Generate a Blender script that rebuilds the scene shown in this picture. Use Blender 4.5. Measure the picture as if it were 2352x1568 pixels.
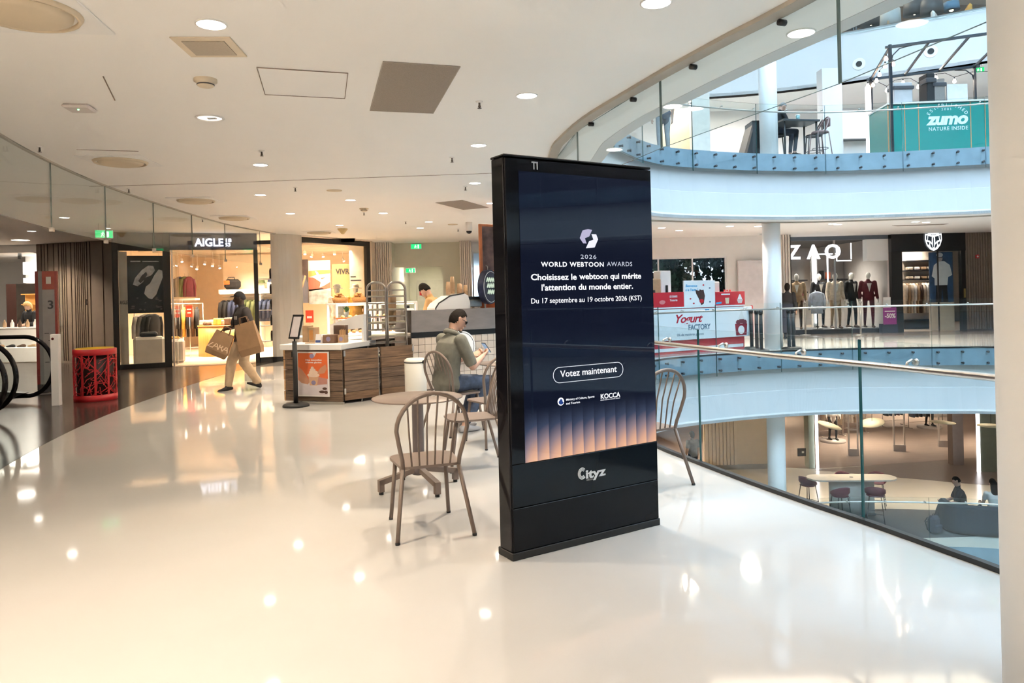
import bpy, bmesh, math, random
from math import sin, cos, pi, sqrt, atan2, radians as R
from mathutils import Vector as V, Matrix, Quaternion
from mathutils.geometry import tessellate_polygon
random.seed(7)
S = bpy.context.scene
COL = S.collection
for o in list(bpy.data.objects):
    bpy.data.objects.remove(o)

# ------------------------------------------------------------------ camera
F, EYE, ROLL, PX, PY = 1690.0, 1.55, 0.024, 1176.0, 677.0
cam = bpy.data.cameras.new('camera')
cam.sensor_width = 36.0
cam.lens = 36.0 * F / 2352.0
cam.shift_y = -(784.0 - PY) / 2352.0
cam.clip_end = 400
camo = bpy.data.objects.new('camera', cam)
COL.objects.link(camo)
camo.matrix_world = Matrix.Translation((0, 0, EYE)) @ Matrix.Rotation(R(90), 4, 'X') @ Matrix.Rotation(-ROLL, 4, 'Z')
S.camera = camo

# ------------------------------------------------------------------ world, skylight, exposure
S.view_settings.view_transform = 'Standard'
S.view_settings.look = 'None'
S.view_settings.gamma = 1.0
S.view_settings.use_curve_mapping = False
S.view_settings.exposure = 1.27
w = bpy.data.worlds.new('sky')
S.world = w
w.use_nodes = True
w.node_tree.nodes['Background'].inputs[0].default_value = (0.62, 0.80, 1.0, 1)
w.node_tree.nodes['Background'].inputs[1].default_value = 1.7
S.cycles.max_bounces = 8
S.cycles.diffuse_bounces = 6
S.cycles.glossy_bounces = 3
S.cycles.transmission_bounces = 2
S.cycles.transparent_max_bounces = 24
S.cycles.caustics_reflective = False
S.cycles.caustics_refractive = False
S.cycles.sample_clamp_indirect = 5.0
S.cycles.adaptive_threshold = 0.15
S.cycles.use_light_tree = False


def light(name, kind, loc, energy, color, rot=(0, 0, 0), **kw):
    l = bpy.data.lights.new(name, kind)
    l.energy = energy
    l.color = color
    for k, v in kw.items():
        setattr(l, k, v)
    o = bpy.data.objects.new(name, l)
    COL.objects.link(o)
    o.location = loc
    o.rotation_euler = rot
    return o


DAY = (0.48, 0.77, 1.0)
WARM = (1.0, 0.83, 0.64)
# glazed roof over the atrium well
light('skylight', 'AREA', (9.6, 4.0, 18.5), 2350, DAY, shape='RECTANGLE', size=13.0, size_y=22.0)


def at(px, py, z=0.0):
    """world point on the level z seen at a pixel of the 2352 x 1568 frame"""
    a, b = (px - PX) / F, (py - PY) / F
    u, v = a * cos(ROLL) - b * sin(ROLL), a * sin(ROLL) + b * cos(ROLL)
    Y = (EYE - z) / v
    return V((u * Y, Y, z))


def atd(px, py, Y):
    """world point at depth Y"""
    a, b = (px - PX) / F, (py - PY) / F
    u, v = a * cos(ROLL) - b * sin(ROLL), a * sin(ROLL) + b * cos(ROLL)
    return V((u * Y, Y, EYE - v * Y))


def onplane(px, py, o, n):
    """world point where the sight line of a pixel meets the vertical plane through o with normal n"""
    p = atd(px, py, 1.0)
    c = V((0, 0, EYE))
    d = p - c
    t = (V(o) - c).dot(V(n)) / d.dot(V(n))
    return c + d * t


# ------------------------------------------------------------------ materials
MATS = {}


def srgb(r, g, b):
    f = lambda c: ((c / 255 + 0.055) / 1.055) ** 2.4 if c > 10 else c / 255 / 12.92
    return (f(r), f(g), f(b))


def mat(name, col, rough=0.5, metal=0.0, var=0.06, scale=6.0, bump=0.0, spec=0.5, coat=0.0, emit=0.0, ecol=None, stretch=None, sheen=0.0):
    """plain procedural surface: base colour with a little noise, optional fine relief"""
    if name in MATS:
        return MATS[name]
    m = bpy.data.materials.new(name)
    m.use_nodes = True
    nt = m.node_tree
    b = nt.nodes['Principled BSDF']
    b.inputs['Roughness'].default_value = rough
    b.inputs['Metallic'].default_value = metal
    b.inputs['Specular IOR Level'].default_value = spec
    if coat:
        b.inputs['Coat Weight'].default_value = coat
        b.inputs['Coat Roughness'].default_value = 0.03
    if sheen:
        b.inputs['Sheen Weight'].default_value = sheen
    if var > 0 or bump > 0:
        tc = nt.nodes.new('ShaderNodeTexCoord')
        mp = nt.nodes.new('ShaderNodeMapping')
        mp.inputs['Scale'].default_value = stretch or (1, 1, 1)
        nz = nt.nodes.new('ShaderNodeTexNoise')
        nz.inputs['Scale'].default_value = scale
        nz.inputs['Detail'].default_value = 4
        nt.links.new(tc.outputs['Object'], mp.inputs['Vector'])
        nt.links.new(mp.outputs['Vector'], nz.inputs['Vector'])
        rp = nt.nodes.new('ShaderNodeValToRGB')
        rp.color_ramp.elements[0].position = 0.3
        rp.color_ramp.elements[1].position = 0.7
        rp.color_ramp.elements[0].color = tuple(c * (1 - var) for c in col) + (1,)
        rp.color_ramp.elements[1].color = tuple(min(1, c * (1 + var)) for c in col) + (1,)
        nt.links.new(nz.outputs['Fac'], rp.inputs['Fac'])
        nt.links.new(rp.outputs['Color'], b.inputs['Base Color'])
        if bump > 0:
            bp = nt.nodes.new('ShaderNodeBump')
            bp.inputs['Strength'].default_value = bump
            bp.inputs['Distance'].default_value = 0.01
            nt.links.new(nz.outputs['Fac'], bp.inputs['Height'])
            nt.links.new(bp.outputs['Normal'], b.inputs['Normal'])
    else:
        b.inputs['Base Color'].default_value = tuple(col) + (1,)
    if emit > 0:
        b.inputs['Emission Color'].default_value = tuple(ecol or col) + (1,)
        b.inputs['Emission Strength'].default_value = emit
    MATS[name] = m
    return m


def glass(name, tint=(0.965, 0.988, 0.985), f0=0.03, rough=0.0):
    if name in MATS:
        return MATS[name]
    m = bpy.data.materials.new(name)
    m.use_nodes = True
    nt = m.node_tree
    nt.nodes.remove(nt.nodes['Principled BSDF'])
    tr = nt.nodes.new('ShaderNodeBsdfTransparent')
    tr.inputs[0].default_value = tint + (1,)
    gl = nt.nodes.new('ShaderNodeBsdfGlossy')
    gl.inputs['Roughness'].default_value = rough
    gl.inputs['Color'].default_value = (0.9, 0.96, 1, 1)
    lw = nt.nodes.new('ShaderNodeLayerWeight')
    lw.inputs[0].default_value = 0.5
    pw = nt.nodes.new('ShaderNodeMath')
    pw.operation = 'POWER'
    pw.inputs[1].default_value = 5.0
    nt.links.new(lw.outputs['Facing'], pw.inputs[0])
    ad = nt.nodes.new('ShaderNodeMath')
    ad.operation = 'MULTIPLY_ADD'
    ad.inputs[1].default_value = 0.75 - f0
    ad.inputs[2].default_value = f0
    ad.use_clamp = True
    mx = nt.nodes.new('ShaderNodeMixShader')
    nt.links.new(pw.outputs[0], ad.inputs[0])
    nt.links.new(ad.outputs[0], mx.inputs[0])
    nt.links.new(tr.outputs[0], mx.inputs[1])
    nt.links.new(gl.outputs[0], mx.inputs[2])
    nt.links.new(mx.outputs[0], nt.nodes['Material Output'].inputs[0])
    MATS[name] = m
    return m


def emis(name, col, s):
    if name in MATS:
        return MATS[name]
    m = bpy.data.materials.new(name)
    m.use_nodes = True
    nt = m.node_tree
    nt.nodes.remove(nt.nodes['Principled BSDF'])
    e = nt.nodes.new('ShaderNodeEmission')
    e.inputs[0].default_value = tuple(col) + (1,)
    e.inputs[1].default_value = s
    m.cycles.emission_sampling = 'NONE'
    nt.links.new(e.outputs[0], nt.nodes['Material Output'].inputs[0])
    MATS[name] = m
    return m


def wood(name, c0, c1, rough=0.6, scale=3.0, axis=0, bump=0.15):
    if name in MATS:
        return MATS[name]
    m = bpy.data.materials.new(name)
    m.use_nodes = True
    nt = m.node_tree
    b = nt.nodes['Principled BSDF']
    b.inputs['Roughness'].default_value = rough
    tc = nt.nodes.new('ShaderNodeTexCoord')
    oi = nt.nodes.new('ShaderNodeObjectInfo')
    av = nt.nodes.new('ShaderNodeVectorMath')
    mp = nt.nodes.new('ShaderNodeMapping')
    s = [14, 14, 14]
    s[axis] = 1.0
    mp.inputs['Scale'].default_value = s
    nz = nt.nodes.new('ShaderNodeTexNoise')
    nz.inputs['Scale'].default_value = scale
    nz.inputs['Detail'].default_value = 8
    nz.inputs['Roughness'].default_value = 0.65
    ml = nt.nodes.new('ShaderNodeMath')
    ml.operation = 'MULTIPLY'
    ml.inputs[1].default_value = 37.0
    nt.links.new(oi.outputs['Random'], ml.inputs[0])
    nt.links.new(tc.outputs['Object'], av.inputs[0])
    nt.links.new(ml.outputs[0], av.inputs[1])
    nt.links.new(av.outputs[0], mp.inputs['Vector'])
    nt.links.new(mp.outputs[0], nz.inputs['Vector'])
    rp = nt.nodes.new('ShaderNodeValToRGB')
    rp.color_ramp.elements[0].position = 0.32
    rp.color_ramp.elements[1].position = 0.68
    rp.color_ramp.elements[0].color = tuple(c0) + (1,)
    rp.color_ramp.elements[1].color = tuple(c1) + (1,)
    nt.links.new(nz.outputs['Fac'], rp.inputs['Fac'])
    nt.links.new(rp.outputs[0], b.inputs['Base Color'])
    bp = nt.nodes.new('ShaderNodeBump')
    bp.inputs['Strength'].default_value = bump
    bp.inputs['Distance'].default_value = 0.01
    nt.links.new(nz.outputs['Fac'], bp.inputs['Height'])
    nt.links.new(bp.outputs[0], b.inputs['Normal'])
    MATS[name] = m
    return m


# ------------------------------------------------------------------ mesh builder
class MB:
    def __init__(s):
        s.v, s.f, s.m, s.sm = [], [], [], []
        s.M = Matrix.Identity(4)
        s.mi = 0

    def add(s, vs, fs, sm=False):
        k = len(s.v)
        s.v += [tuple(s.M @ V(p)) for p in vs]
        s.f += [tuple(i + k for i in f) for f in fs]
        s.m += [s.mi] * len(fs)
        s.sm += [sm] * len(fs)
        return s

    def box(s, x0, x1, y0, y1, z0, z1, b=0.0):
        if b <= 0:
            vs = [(x, y, z) for z in (z0, z1) for y in (y0, y1) for x in (x0, x1)]
            return s.add(vs, [(0, 2, 3, 1), (4, 5, 7, 6), (0, 1, 5, 4), (2, 6, 7, 3), (0, 4, 6, 2), (1, 3, 7, 5)])
        b = min(b, (x1 - x0) / 2.01, (y1 - y0) / 2.01, (z1 - z0) / 2.01)
        vs, idx = [], {}
        X, Y, Z = (x0, x1), (y0, y1), (z0, z1)
        for i in (0, 1):
            for j in (0, 1):
                for k in (0, 1):
                    c = [X[i], Y[j], Z[k]]
                    d = [b if i == 0 else -b, b if j == 0 else -b, b if k == 0 else -b]
                    for a in range(3):
                        p = list(c)
                        for q in range(3):
                            if q != a:
                                p[q] += d[q]
                        idx[(i, j, k, a)] = len(vs)
                        vs.append(p)
        fs = []
        for a in range(3):
            q, r = [t for t in range(3) if t != a]
            for e in (0, 1):
                ring = []
                for (u, w_) in ((0, 0), (1, 0), (1, 1), (0, 1)):
                    c = [0, 0, 0]
                    c[a], c[q], c[r] = e, u, w_
                    ring.append(idx[tuple(c) + (a,)])
                fs.append(ring)
            # edges parallel to axis a
            for u in (0, 1):
                for w_ in (0, 1):
                    c0, c1 = [0, 0, 0], [0, 0, 0]
                    c0[a], c1[a] = 0, 1
                    c0[q] = c1[q] = u
                    c0[r] = c1[r] = w_
                    fs.append([idx[tuple(c0) + (q,)], idx[tuple(c1) + (q,)], idx[tuple(c1) + (r,)], idx[tuple(c0) + (r,)]])
        for i in (0, 1):
            for j in (0, 1):
                for k in (0, 1):
                    fs.append([idx[(i, j, k, a)] for a in range(3)])
        return s.add(vs, fs)

    def cbox(s, c, sz, rz=0.0, b=0.0, M=None):
        old = s.M
        s.M = old @ Matrix.Translation(c) @ (M if M is not None else Matrix.Rotation(rz, 4, 'Z'))
        s.box(-sz[0] / 2, sz[0] / 2, -sz[1] / 2, sz[1] / 2, -sz[2] / 2, sz[2] / 2, b)
        s.M = old
        return s

    def tube(s, pts, r, n=8, closed=False, caps=True, flat=1.0, sm=True):
        pts = [V(p) for p in pts]
        N = len(pts)
        rs = r if isinstance(r, (list, tuple)) else [r] * N
        vs, fs = [], []
        prev = None
        for i, p in enumerate(pts):
            if closed:
                t = pts[(i + 1) % N] - pts[i - 1]
            else:
                t = pts[min(i + 1, N - 1)] - pts[max(i - 1, 0)]
            if t.length < 1e-9:
                t = V((0, 0, 1))
            t.normalize()
            if prev is None:
                a = V((0, 0, 1)) if abs(t.z) < 0.9 else V((1, 0, 0))
                a = (a - t * a.dot(t)).normalized()
            else:
                a = (prev - t * prev.dot(t))
                if a.length < 1e-6:
                    a = V((1, 0, 0))
                a.normalize()
            prev = a
            bb = t.cross(a)
            for k in range(n):
                an = 2 * pi * (k + 0.5) / n
                vs.append(p + (a * cos(an) * flat + bb * sin(an)) * rs[i])
        for i in range(N if closed else N - 1):
            j = (i + 1) % N
            for k in range(n):
                l = (k + 1) % n
                fs.append((i * n + k, i * n + l, j * n + l, j * n + k))
        if caps and not closed:
            fs.append(tuple(range(n - 1, -1, -1)))
            fs.append(tuple((N - 1) * n + k for k in range(n)))
        return s.add(vs, fs, sm)

    def cyl(s, p0, p1, r0, r1=None, n=16, sm=True):
        return s.tube([p0, p1], [r0, r0 if r1 is None else r1], n, sm=sm)

    def lathe(s, prof, n=24, c=(0, 0, 0), sm=True, sx=1.0, sy=1.0, close=True):
        vs, fs = [], []
        K = len(prof)
        for (r, z) in prof:
            for k in range(n):
                a = 2 * pi * k / n
                vs.append((c[0] + r * cos(a) * sx, c[1] + r * sin(a) * sy, c[2] + z))
        for i in range(K - 1):
            for k in range(n):
                l = (k + 1) % n
                fs.append((i * n + k, i * n + l, (i + 1) * n + l, (i + 1) * n + k))
        if close:
            fs.append(tuple(range(n - 1, -1, -1)))
            fs.append(tuple((K - 1) * n + k for k in range(n)))
        return s.add(vs, fs, sm)

    def ball(s, c, r, n=12, m=8, M=None):
        r = (r, r, r) if not isinstance(r, (tuple, list)) else r
        vs, fs = [], []
        for i in range(m + 1):
            th = pi * i / m
            for k in range(n):
                a = 2 * pi * k / n
                p = V((r[0] * sin(th) * cos(a), r[1] * sin(th) * sin(a), r[2] * cos(th)))
                if M is not None:
                    p = M @ p
                vs.append(V(c) + p)
        for i in range(m):
            for k in range(n):
                l = (k + 1) % n
                fs.append((i * n + k, (i + 1) * n + k, (i + 1) * n + l, i * n + l))
        return s.add(vs, fs, True)

    def prism(s, poly, z0, z1, holes=()):
        """polygon in xy (with holes) extruded from z0 to z1"""
        loops = [list(poly)] + [list(h) for h in holes]
        flat = [p for l in loops for p in l]
        n = len(flat)
        tris = tessellate_polygon([[V((p[0], p[1], 0)) for p in l] for l in loops])
        vs = [(p[0], p[1], z0) for p in flat] + [(p[0], p[1], z1) for p in flat]
        fs = []
        for t in tris:
            a, b, c = [V((flat[i][0], flat[i][1], 0)) for i in t]
            if (b - a).cross(c - a).z < 0:
                t = (t[0], t[2], t[1])
            fs.append(tuple(i + n for i in t))
            fs.append((t[0], t[2], t[1]))
        k = 0
        for l in loops:
            m = len(l)
            for i in range(m):
                j = (i + 1) % m
                fs.append((k + i, k + j, n + k + j, n + k + i))
            k += m
        return s.add(vs, fs)

    def sweep(s, path, prof, closed=False, caps=True, sm=False):
        """vertical-plane profile [(offset to the right of travel, z)] swept along a level path"""
        pts = [V((p[0], p[1], 0)) for p in path]
        N, K = len(pts), len(prof)
        vs, fs = [], []
        for i in range(N):
            if closed:
                t = pts[(i + 1) % N] - pts[i - 1]
            else:
                t = pts[min(i + 1, N - 1)] - pts[max(i - 1, 0)]
            t.normalize()
            nrm = V((t.y, -t.x, 0))
            for (o, z) in prof:
                p = pts[i] + nrm * o
                vs.append((p.x, p.y, z))
        for i in range(N if closed else N - 1):
            j = (i + 1) % N
            for k in range(K):
                l = (k + 1) % K
                fs.append((i * K + k, j * K + k, j * K + l, i * K + l))
        if caps and not closed:
            fs.append(tuple(range(K)))
            fs.append(tuple((N - 1) * K + k for k in range(K - 1, -1, -1)))
        return s.add(vs, fs, sm)

    def build(s, name, mats, parent=None, loc=(0, 0, 0), rz=0.0, **pr):
        me = bpy.data.meshes.new(name)
        me.from_pydata(s.v, [], s.f)
        for m in (mats if isinstance(mats, (list, tuple)) else [mats]):
            me.materials.append(m)
        me.polygons.foreach_set('material_index', s.m)
        me.polygons.foreach_set('use_smooth', s.sm)
        bm = bmesh.new()
        bm.from_mesh(me)
        bmesh.ops.recalc_face_normals(bm, faces=bm.faces)
        bm.to_mesh(me)
        bm.free()
        if any(s.sm) and not all(s.sm):
            pass
        me.update()
        return link(name, me, parent, loc, rz, **pr)


def link(name, me, parent=None, loc=(0, 0, 0), rz=0.0, **pr):
    o = bpy.data.objects.new(name, me)
    COL.objects.link(o)
    o.location = loc
    o.rotation_euler = (0, 0, rz)
    if parent:
        o.parent = parent
    for k, v in pr.items():
        o[k] = v
    return o


def thing(name, label, cat, loc=(0, 0, 0), rz=0.0, group=None):
    o = link(name, None, None, loc, rz, label=label, category=cat)
    if group:
        o['group'] = group
    return o


def tag(o, label, cat, group=None):
    o['label'] = label
    o['category'] = cat
    if group:
        o['group'] = group
    return o


def kids(o):
    return [c for c in COL.objects if c.parent == o]


def dup(root, loc, rz=None, label=None, group=None, only=None):
    r = root.copy()
    COL.objects.link(r)
    r.location = loc
    if rz is not None:
        r.rotation_euler = (0, 0, rz)
    if label:
        r['label'] = label
    if group:
        r['group'] = group
    for ch in TREE.get(root.name) or TREE.setdefault(root.name, kids(root)):
        c = ch.copy()
        COL.objects.link(c)
        c.parent = r
        for g in TREE.get(ch.name) or TREE.setdefault(ch.name, kids(ch)):
            d = g.copy()
            COL.objects.link(d)
            d.parent = c
    return r


TREE = {}
ORD = ['first', 'second', 'third', 'fourth', 'fifth', 'sixth', 'seventh', 'eighth', 'ninth', 'tenth', 'eleventh', 'twelfth', 'thirteenth', 'fourteenth']
STRUCT = dict(kind='structure')


def catmull(pts, n=8, closed=True):
    pts = [V((p[0], p[1], 0)) for p in pts]
    N = len(pts)
    out = []
    for i in range(N if closed else N - 1):
        g = lambda k: pts[k % N] if closed else pts[max(0, min(N - 1, k))]
        p0, p1, p2, p3 = g(i - 1), g(i), g(i + 1), g(i + 2)
        for k in range(n):
            t = k / n
            q = 0.5 * (2 * p1 + (p2 - p0) * t + (2 * p0 - 5 * p1 + 4 * p2 - p3) * t * t + (3 * p1 - p0 - 3 * p2 + p3) * t ** 3)
            out.append((q.x, q.y))
    if not closed:
        out.append((pts[-1].x, pts[-1].y))
    return out


def offset(path, d, closed=True):
    """level path moved d to the right of travel"""
    N = len(path)
    out = []
    for i in range(N):
        a = path[(i - 1) % N] if closed else path[max(i - 1, 0)]
        b = path[(i + 1) % N] if closed else path[min(i + 1, N - 1)]
        t = V((b[0] - a[0], b[1] - a[1], 0)).normalized()
        out.append((path[i][0] + t.y * d, path[i][1] - t.x * d))
    return out


def along(path, step, start=0.0, closed=True):
    """points every step metres along a path: (x, y, tx, ty)"""
    pts = [V((p[0], p[1], 0)) for p in path]
    if closed:
        pts.append(pts[0])
    out, need, acc = [], start, 0.0
    for a, b in zip(pts[:-1], pts[1:]):
        L = (b - a).length
        if L < 1e-6:
            continue
        t = (b - a) / L
        while need <= acc + L:
            p = a + t * (need - acc)
            out.append((p.x, p.y, t.x, t.y))
            need += step
        acc += L
    return out


TEXTS = []


def text(s, size, mt, parent, loc, rot, name='lettering', bold=0.0, ext=0.0008, align='CENTER', space=1.0, shear=0.0, sx=1.0, **pr):
    """flat lettering standing proud by ext; size = cap height in metres"""
    c = bpy.data.curves.new(name, 'FONT')
    c.body = s
    c.size = size / 0.70
    c.offset = bold * size
    c.extrude = ext
    c.align_x = align
    c.space_character = space
    c.shear = shear
    c.resolution_u = 3
    o = bpy.data.objects.new(name, c)
    COL.objects.link(o)
    o.location = loc
    o.rotation_euler = rot
    o.scale = (sx, 1, 1)
    o.parent = parent
    c.materials.append(mt)
    TEXTS.append(o)
    for k, v in pr.items():
        o[k] = v
    return o


UP = (R(90), 0, 0)   # lettering standing on a face that looks towards local -y


def bake_texts():
    dg = bpy.context.evaluated_depsgraph_get()
    done = []
    for o in TEXTS:
        me = bpy.data.meshes.new_from_object(o.evaluated_get(dg))
        done.append((o, me))
    for o, me in done:
        n = o.name
        pr = {k: o[k] for k in o.keys() if k not in ('cycles',)}
        par, lo, ro, sc = o.parent, o.location.copy(), o.rotation_euler.copy(), o.scale.copy()
        bpy.data.objects.remove(o)
        q = bpy.data.objects.new(n, me)
        COL.objects.link(q)
        q.parent, q.location, q.rotation_euler, q.scale = par, lo, ro, sc
        for k, v in pr.items():
            q[k] = v
# ------------------------------------------------------------------ shared materials
white = mat('white_paint', (0.91, 0.90, 0.885), 0.55, var=0.015, scale=2)
cream_floor = mat('cream_resin_floor', (0.45, 0.435, 0.415), 0.055, var=0.025, scale=1.3, spec=0.4)
dark_floor = mat('dark_brown_stone_floor', (0.042, 0.032, 0.028), 0.18, var=0.18, scale=2.5, spec=0.35)
band_blue = mat('blue_grey_steel_band', (0.30, 0.40, 0.48), 0.4, var=0.10, scale=3, metal=0.25)
steel = mat('brushed_steel', (0.62, 0.58, 0.54), 0.28, metal=1.0, var=0.05, scale=40)
black_metal = mat('black_metal', (0.012, 0.012, 0.013), 0.35, var=0.1)
black_gloss = mat('black_gloss', (0.005, 0.005, 0.007), 0.06, var=0.0, spec=0.3)
black_matte = mat('black_matte', (0.012, 0.012, 0.012), 0.6, var=0.1)
dark_grey = mat('dark_grey', (0.06, 0.06, 0.065), 0.5)
mid_grey = mat('mid_grey', (0.25, 0.25, 0.25), 0.5)
clear = glass('clear_glass')
shopglass = glass('shop_glass', (0.97, 0.99, 0.985), 0.015)
screenglass = glass('smoke_screen_glass', (0.955, 0.975, 0.968), 0.03)
gedge = mat('green_glass_edge', (0.03, 0.12, 0.115), 0.15, var=0.0)
FF, CE = 4.85, 3.25

ATR = catmull([(1.22, 8.75), (1.27, 8.1), (1.43, 7.25), (1.63, 6.6), (1.86, 5.9), (2.09, 5.27), (2.29, 4.78), (2.47, 4.28), (2.62, 3.83), (2.85, 2.9), (3.1, 1.2), (3.2, -1),
               (3.2, -3), (3.7, -6), (6, -8.8), (11, -9.5), (16, -8), (18.2, -3), (18.8, 4), (18, 10), (15.6, 15), (12.1, 17.5), (10.3, 18.0), (9.0, 18.2), (7.75, 18.25),
               (6.5, 18.05), (4.98, 17.55), (3.49, 16.75), (2.45, 15.3), (1.65, 13.3), (1.25, 11)], 5)
OUT = [(-26, -16), (32, -16), (32, 44), (-26, 44)]
ORECT = [OUT[0], OUT[1], OUT[2], OUT[3]]
DARK = catmull([(-3.3, 2.6), (-4.25, 5.0), (-4.93, 7.03), (-5.3, 8.3), (-5.62, 9.7), (-5.85, 11.2), (-6.02, 13), (-6.17, 14.9), (-6.2, 16.4), (-6.1, 17.6), (-5.95, 18.6)], 5, False)


def slab(name, z0, z1, mt, hole=ATR, outer=ORECT):
    return MB().prism(outer, z0, z1, [hole]).build(name, mt, **STRUCT)


# floors (three levels in view) and the ceilings under the slabs
slab('floor', -0.05, 0.0, cream_floor)
MB().prism([(-26, 2.6)] + DARK + [(-5.95, 19.8), (-26, 24)], -0.03, 0.002).build('floor', dark_floor, **STRUCT)
slab('floor', FF - 0.05, FF, cream_floor)
lower_cream = mat('lower_cream_floor', (0.70, 0.66, 0.58), 0.2, var=0.03, scale=1.3)
slab('floor', -FF - 0.05, -FF, lower_cream)
ceil_white = mat('ceiling_paint', (0.955, 0.935, 0.905), 0.6, var=0.008, scale=2)
slab('ceiling', CE, CE + 0.1, ceil_white)
slab('ceiling', CE - FF, CE - FF + 0.1, white)
# the level above that is set back: ceiling of the upper gallery
SET = catmull([(-1.0, 20), (2, 24.2), (5.5, 25.0), (8.9, 24.5), (12, 22.9), (14.6, 21.3), (18, 18), (22, 10), (23, 3), (22, -6), (16, -12), (8, -13.5), (2, -11), (-0.5, -5), (-1.5, 2), (-1.6, 10), (-1.5, 15)][::-1], 5)
slab('ceiling', CE + FF, CE + FF + 0.1, white, hole=SET)
slab('floor', 2 * FF - 0.05, 2 * FF, cream_floor, hole=SET)
slab('ceiling', 2 * FF + 3.6, 2 * FF + 3.7, white, hole=SET)
MB().box(-26, 32, -16, 44, -2 * FF - 0.1, -2 * FF).build('floor', lower_cream, **STRUCT)
# outer shell walls
shell = MB()
for (x0, x1, y0, y1) in ((-26.2, -26, -16, 44), (32, 32.2, -16, 44), (-26, 32, -16.2, -16), (-26, 32, 44, 44.2)):
    pass
MB().box(-26.2, -26, -16, 44, -15, 19).build('wall_left', white, **STRUCT)
MB().box(32, 32.2, -16, 44, -15, 19).build('wall_right', white, **STRUCT)
MB().box(-26, 32, -16.2, -16, -15, 19).build('wall_rear', white, **STRUCT)
# roof round the glazed well
MB().prism(ORECT, 18.9, 19.0, [offset(ATR, 2.0)]).build('ceiling', white, **STRUCT)


def fascia(z, path, nm):
    q = z - (FF - CE)
    prof = [(0.16, z - 0.06), (0.14, z - 0.06), (0.14, z - 0.43), (0.10, z - 0.96), (0.09, z - 0.97), (0.0, q + 0.06), (0.0, q - 0.004), (0.16, q - 0.004)]
    MB().sweep(path, prof, closed=True, sm=False).build('trim_%d' % nm, mat('fascia_white', (0.62, 0.62, 0.62), 0.55, var=0.015, scale=2), **STRUCT)
    b = MB().sweep(path, [(-0.012, z + 0.0), (0.0, z + 0.0), (0.0, z - 0.42), (-0.012, z - 0.42)], closed=True).build('trim_%d' % (nm + 1), band_blue, **STRUCT)


fascia(0.0, ATR, 1)
fascia(FF, ATR, 3)
fascia(-FF, ATR, 5)
prof = [(0.0, 2 * FF), (0.0, CE + FF), (0.3, CE + FF), (0.3, 2 * FF)]
MB().sweep(SET, prof, closed=True).build('trim_7', mat('fascia_white', (0.62, 0.62, 0.62), 0.55), **STRUCT)


pedge = mat('pale_glass_edge', (0.16, 0.22, 0.20), 0.2, var=0.0)


def panel_mesh(L, h, t=0.015):
    m = MB()
    vs = [(x, y, z) for z in (0, h) for y in (-t / 2, t / 2) for x in (0, L)]
    m.add(vs, [(0, 2, 3, 1), (4, 5, 7, 6), (0, 4, 6, 2), (1, 3, 7, 5)])
    m.m = [1, 1, 1, 1]
    m.mi = 0
    m.add(vs, [(0, 1, 5, 4), (2, 6, 7, 3)])
    return m


def glass_run(root, path, step, z0, h, mt, closed=True, start=0.0, near=None, gap=0.012, nm='glass_panel', keep=None):
    P = along(path, step, start, closed)
    n = 0
    for i in range(len(P) - (0 if closed else 1)):
        a, b = P[i], P[(i + 1) % len(P)]
        d = V((b[0] - a[0], b[1] - a[1], 0))
        L = d.length
        if L > step * 1.3 or L < 0.2:
            continue
        if keep and not keep((a[0] + b[0]) / 2, (a[1] + b[1]) / 2):
            continue
        panel_mesh(L - gap, h).build(nm, [mt, pedge if mt is screenglass else gedge], root, (a[0], a[1], z0), atan2(d.y, d.x))
        n += 1
    return n


def railing(z, label, start, clamps=None, keep=None, brkt=None, sill=False):
    t = thing('glass_railing', label, 'railing', (0, 0, 0))
    gpath = offset(ATR, -0.03)
    glass_run(t, gpath, 1.85, z - 0.50, 1.70, clear, True, start, keep=keep)
    rail = offset(ATR, 0.055)
    MB().tube([(p[0], p[1], z + 1.05) for p in rail], 0.021, 10, closed=True).build('handrail', steel, t)
    if sill:
        MB().sweep(ATR, [(-0.015, z - 0.01), (0.03, z - 0.01), (0.03, z + 0.03), (-0.015, z + 0.03)], closed=True).build('base_channel', black_metal, t)
    br = MB()
    br.tube([(0, -0.075, 0.035), (0, -0.045, 0.05), (0, -0.01, 0.035), (0, 0.0, 0.0)], 0.009, 8)
    br.cyl((0, -0.085, 0.035), (0, -0.072, 0.035), 0.022)
    me = None
    for (x, y, tx, ty) in along(rail, 0.925, start + 0.46):
        if brkt and not brkt(x, y):
            continue
        rz = atan2(ty, tx)
        if me is None:
            o = br.build('bracket', steel, t, (x, y, z + 1.05), rz + pi)
            me = o.data
        else:
            link('bracket', me, t, (x, y, z + 1.05), rz + pi)
    if clamps:
        c = MB()
        c.cyl((0, 0, 0), (0, -0.07, 0), 0.022, n=10)
        c.cyl((0, -0.07, 0), (0, -0.085, 0), 0.03, n=10)
        cm = None
        for (x, y, tx, ty) in along(ATR, 0.56, 0.2):
            if not clamps(x, y):
                continue
            rz = atan2(ty, tx) + pi
            for dz in (-0.09, -0.36):
                # stand-off on the void side
                px, py = x + (-ty) * 0.012, y + tx * 0.012
                if cm is None:
                    o = c.build('clamp', dark_grey, t, (px, py, z + dz), rz + pi)
                    # point the stud into the void
                    cm = o.data
                    o.rotation_euler = (0, 0, rz)
                else:
                    link('clamp', cm, t, (px, py, z + dz), rz)
    return t


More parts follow.
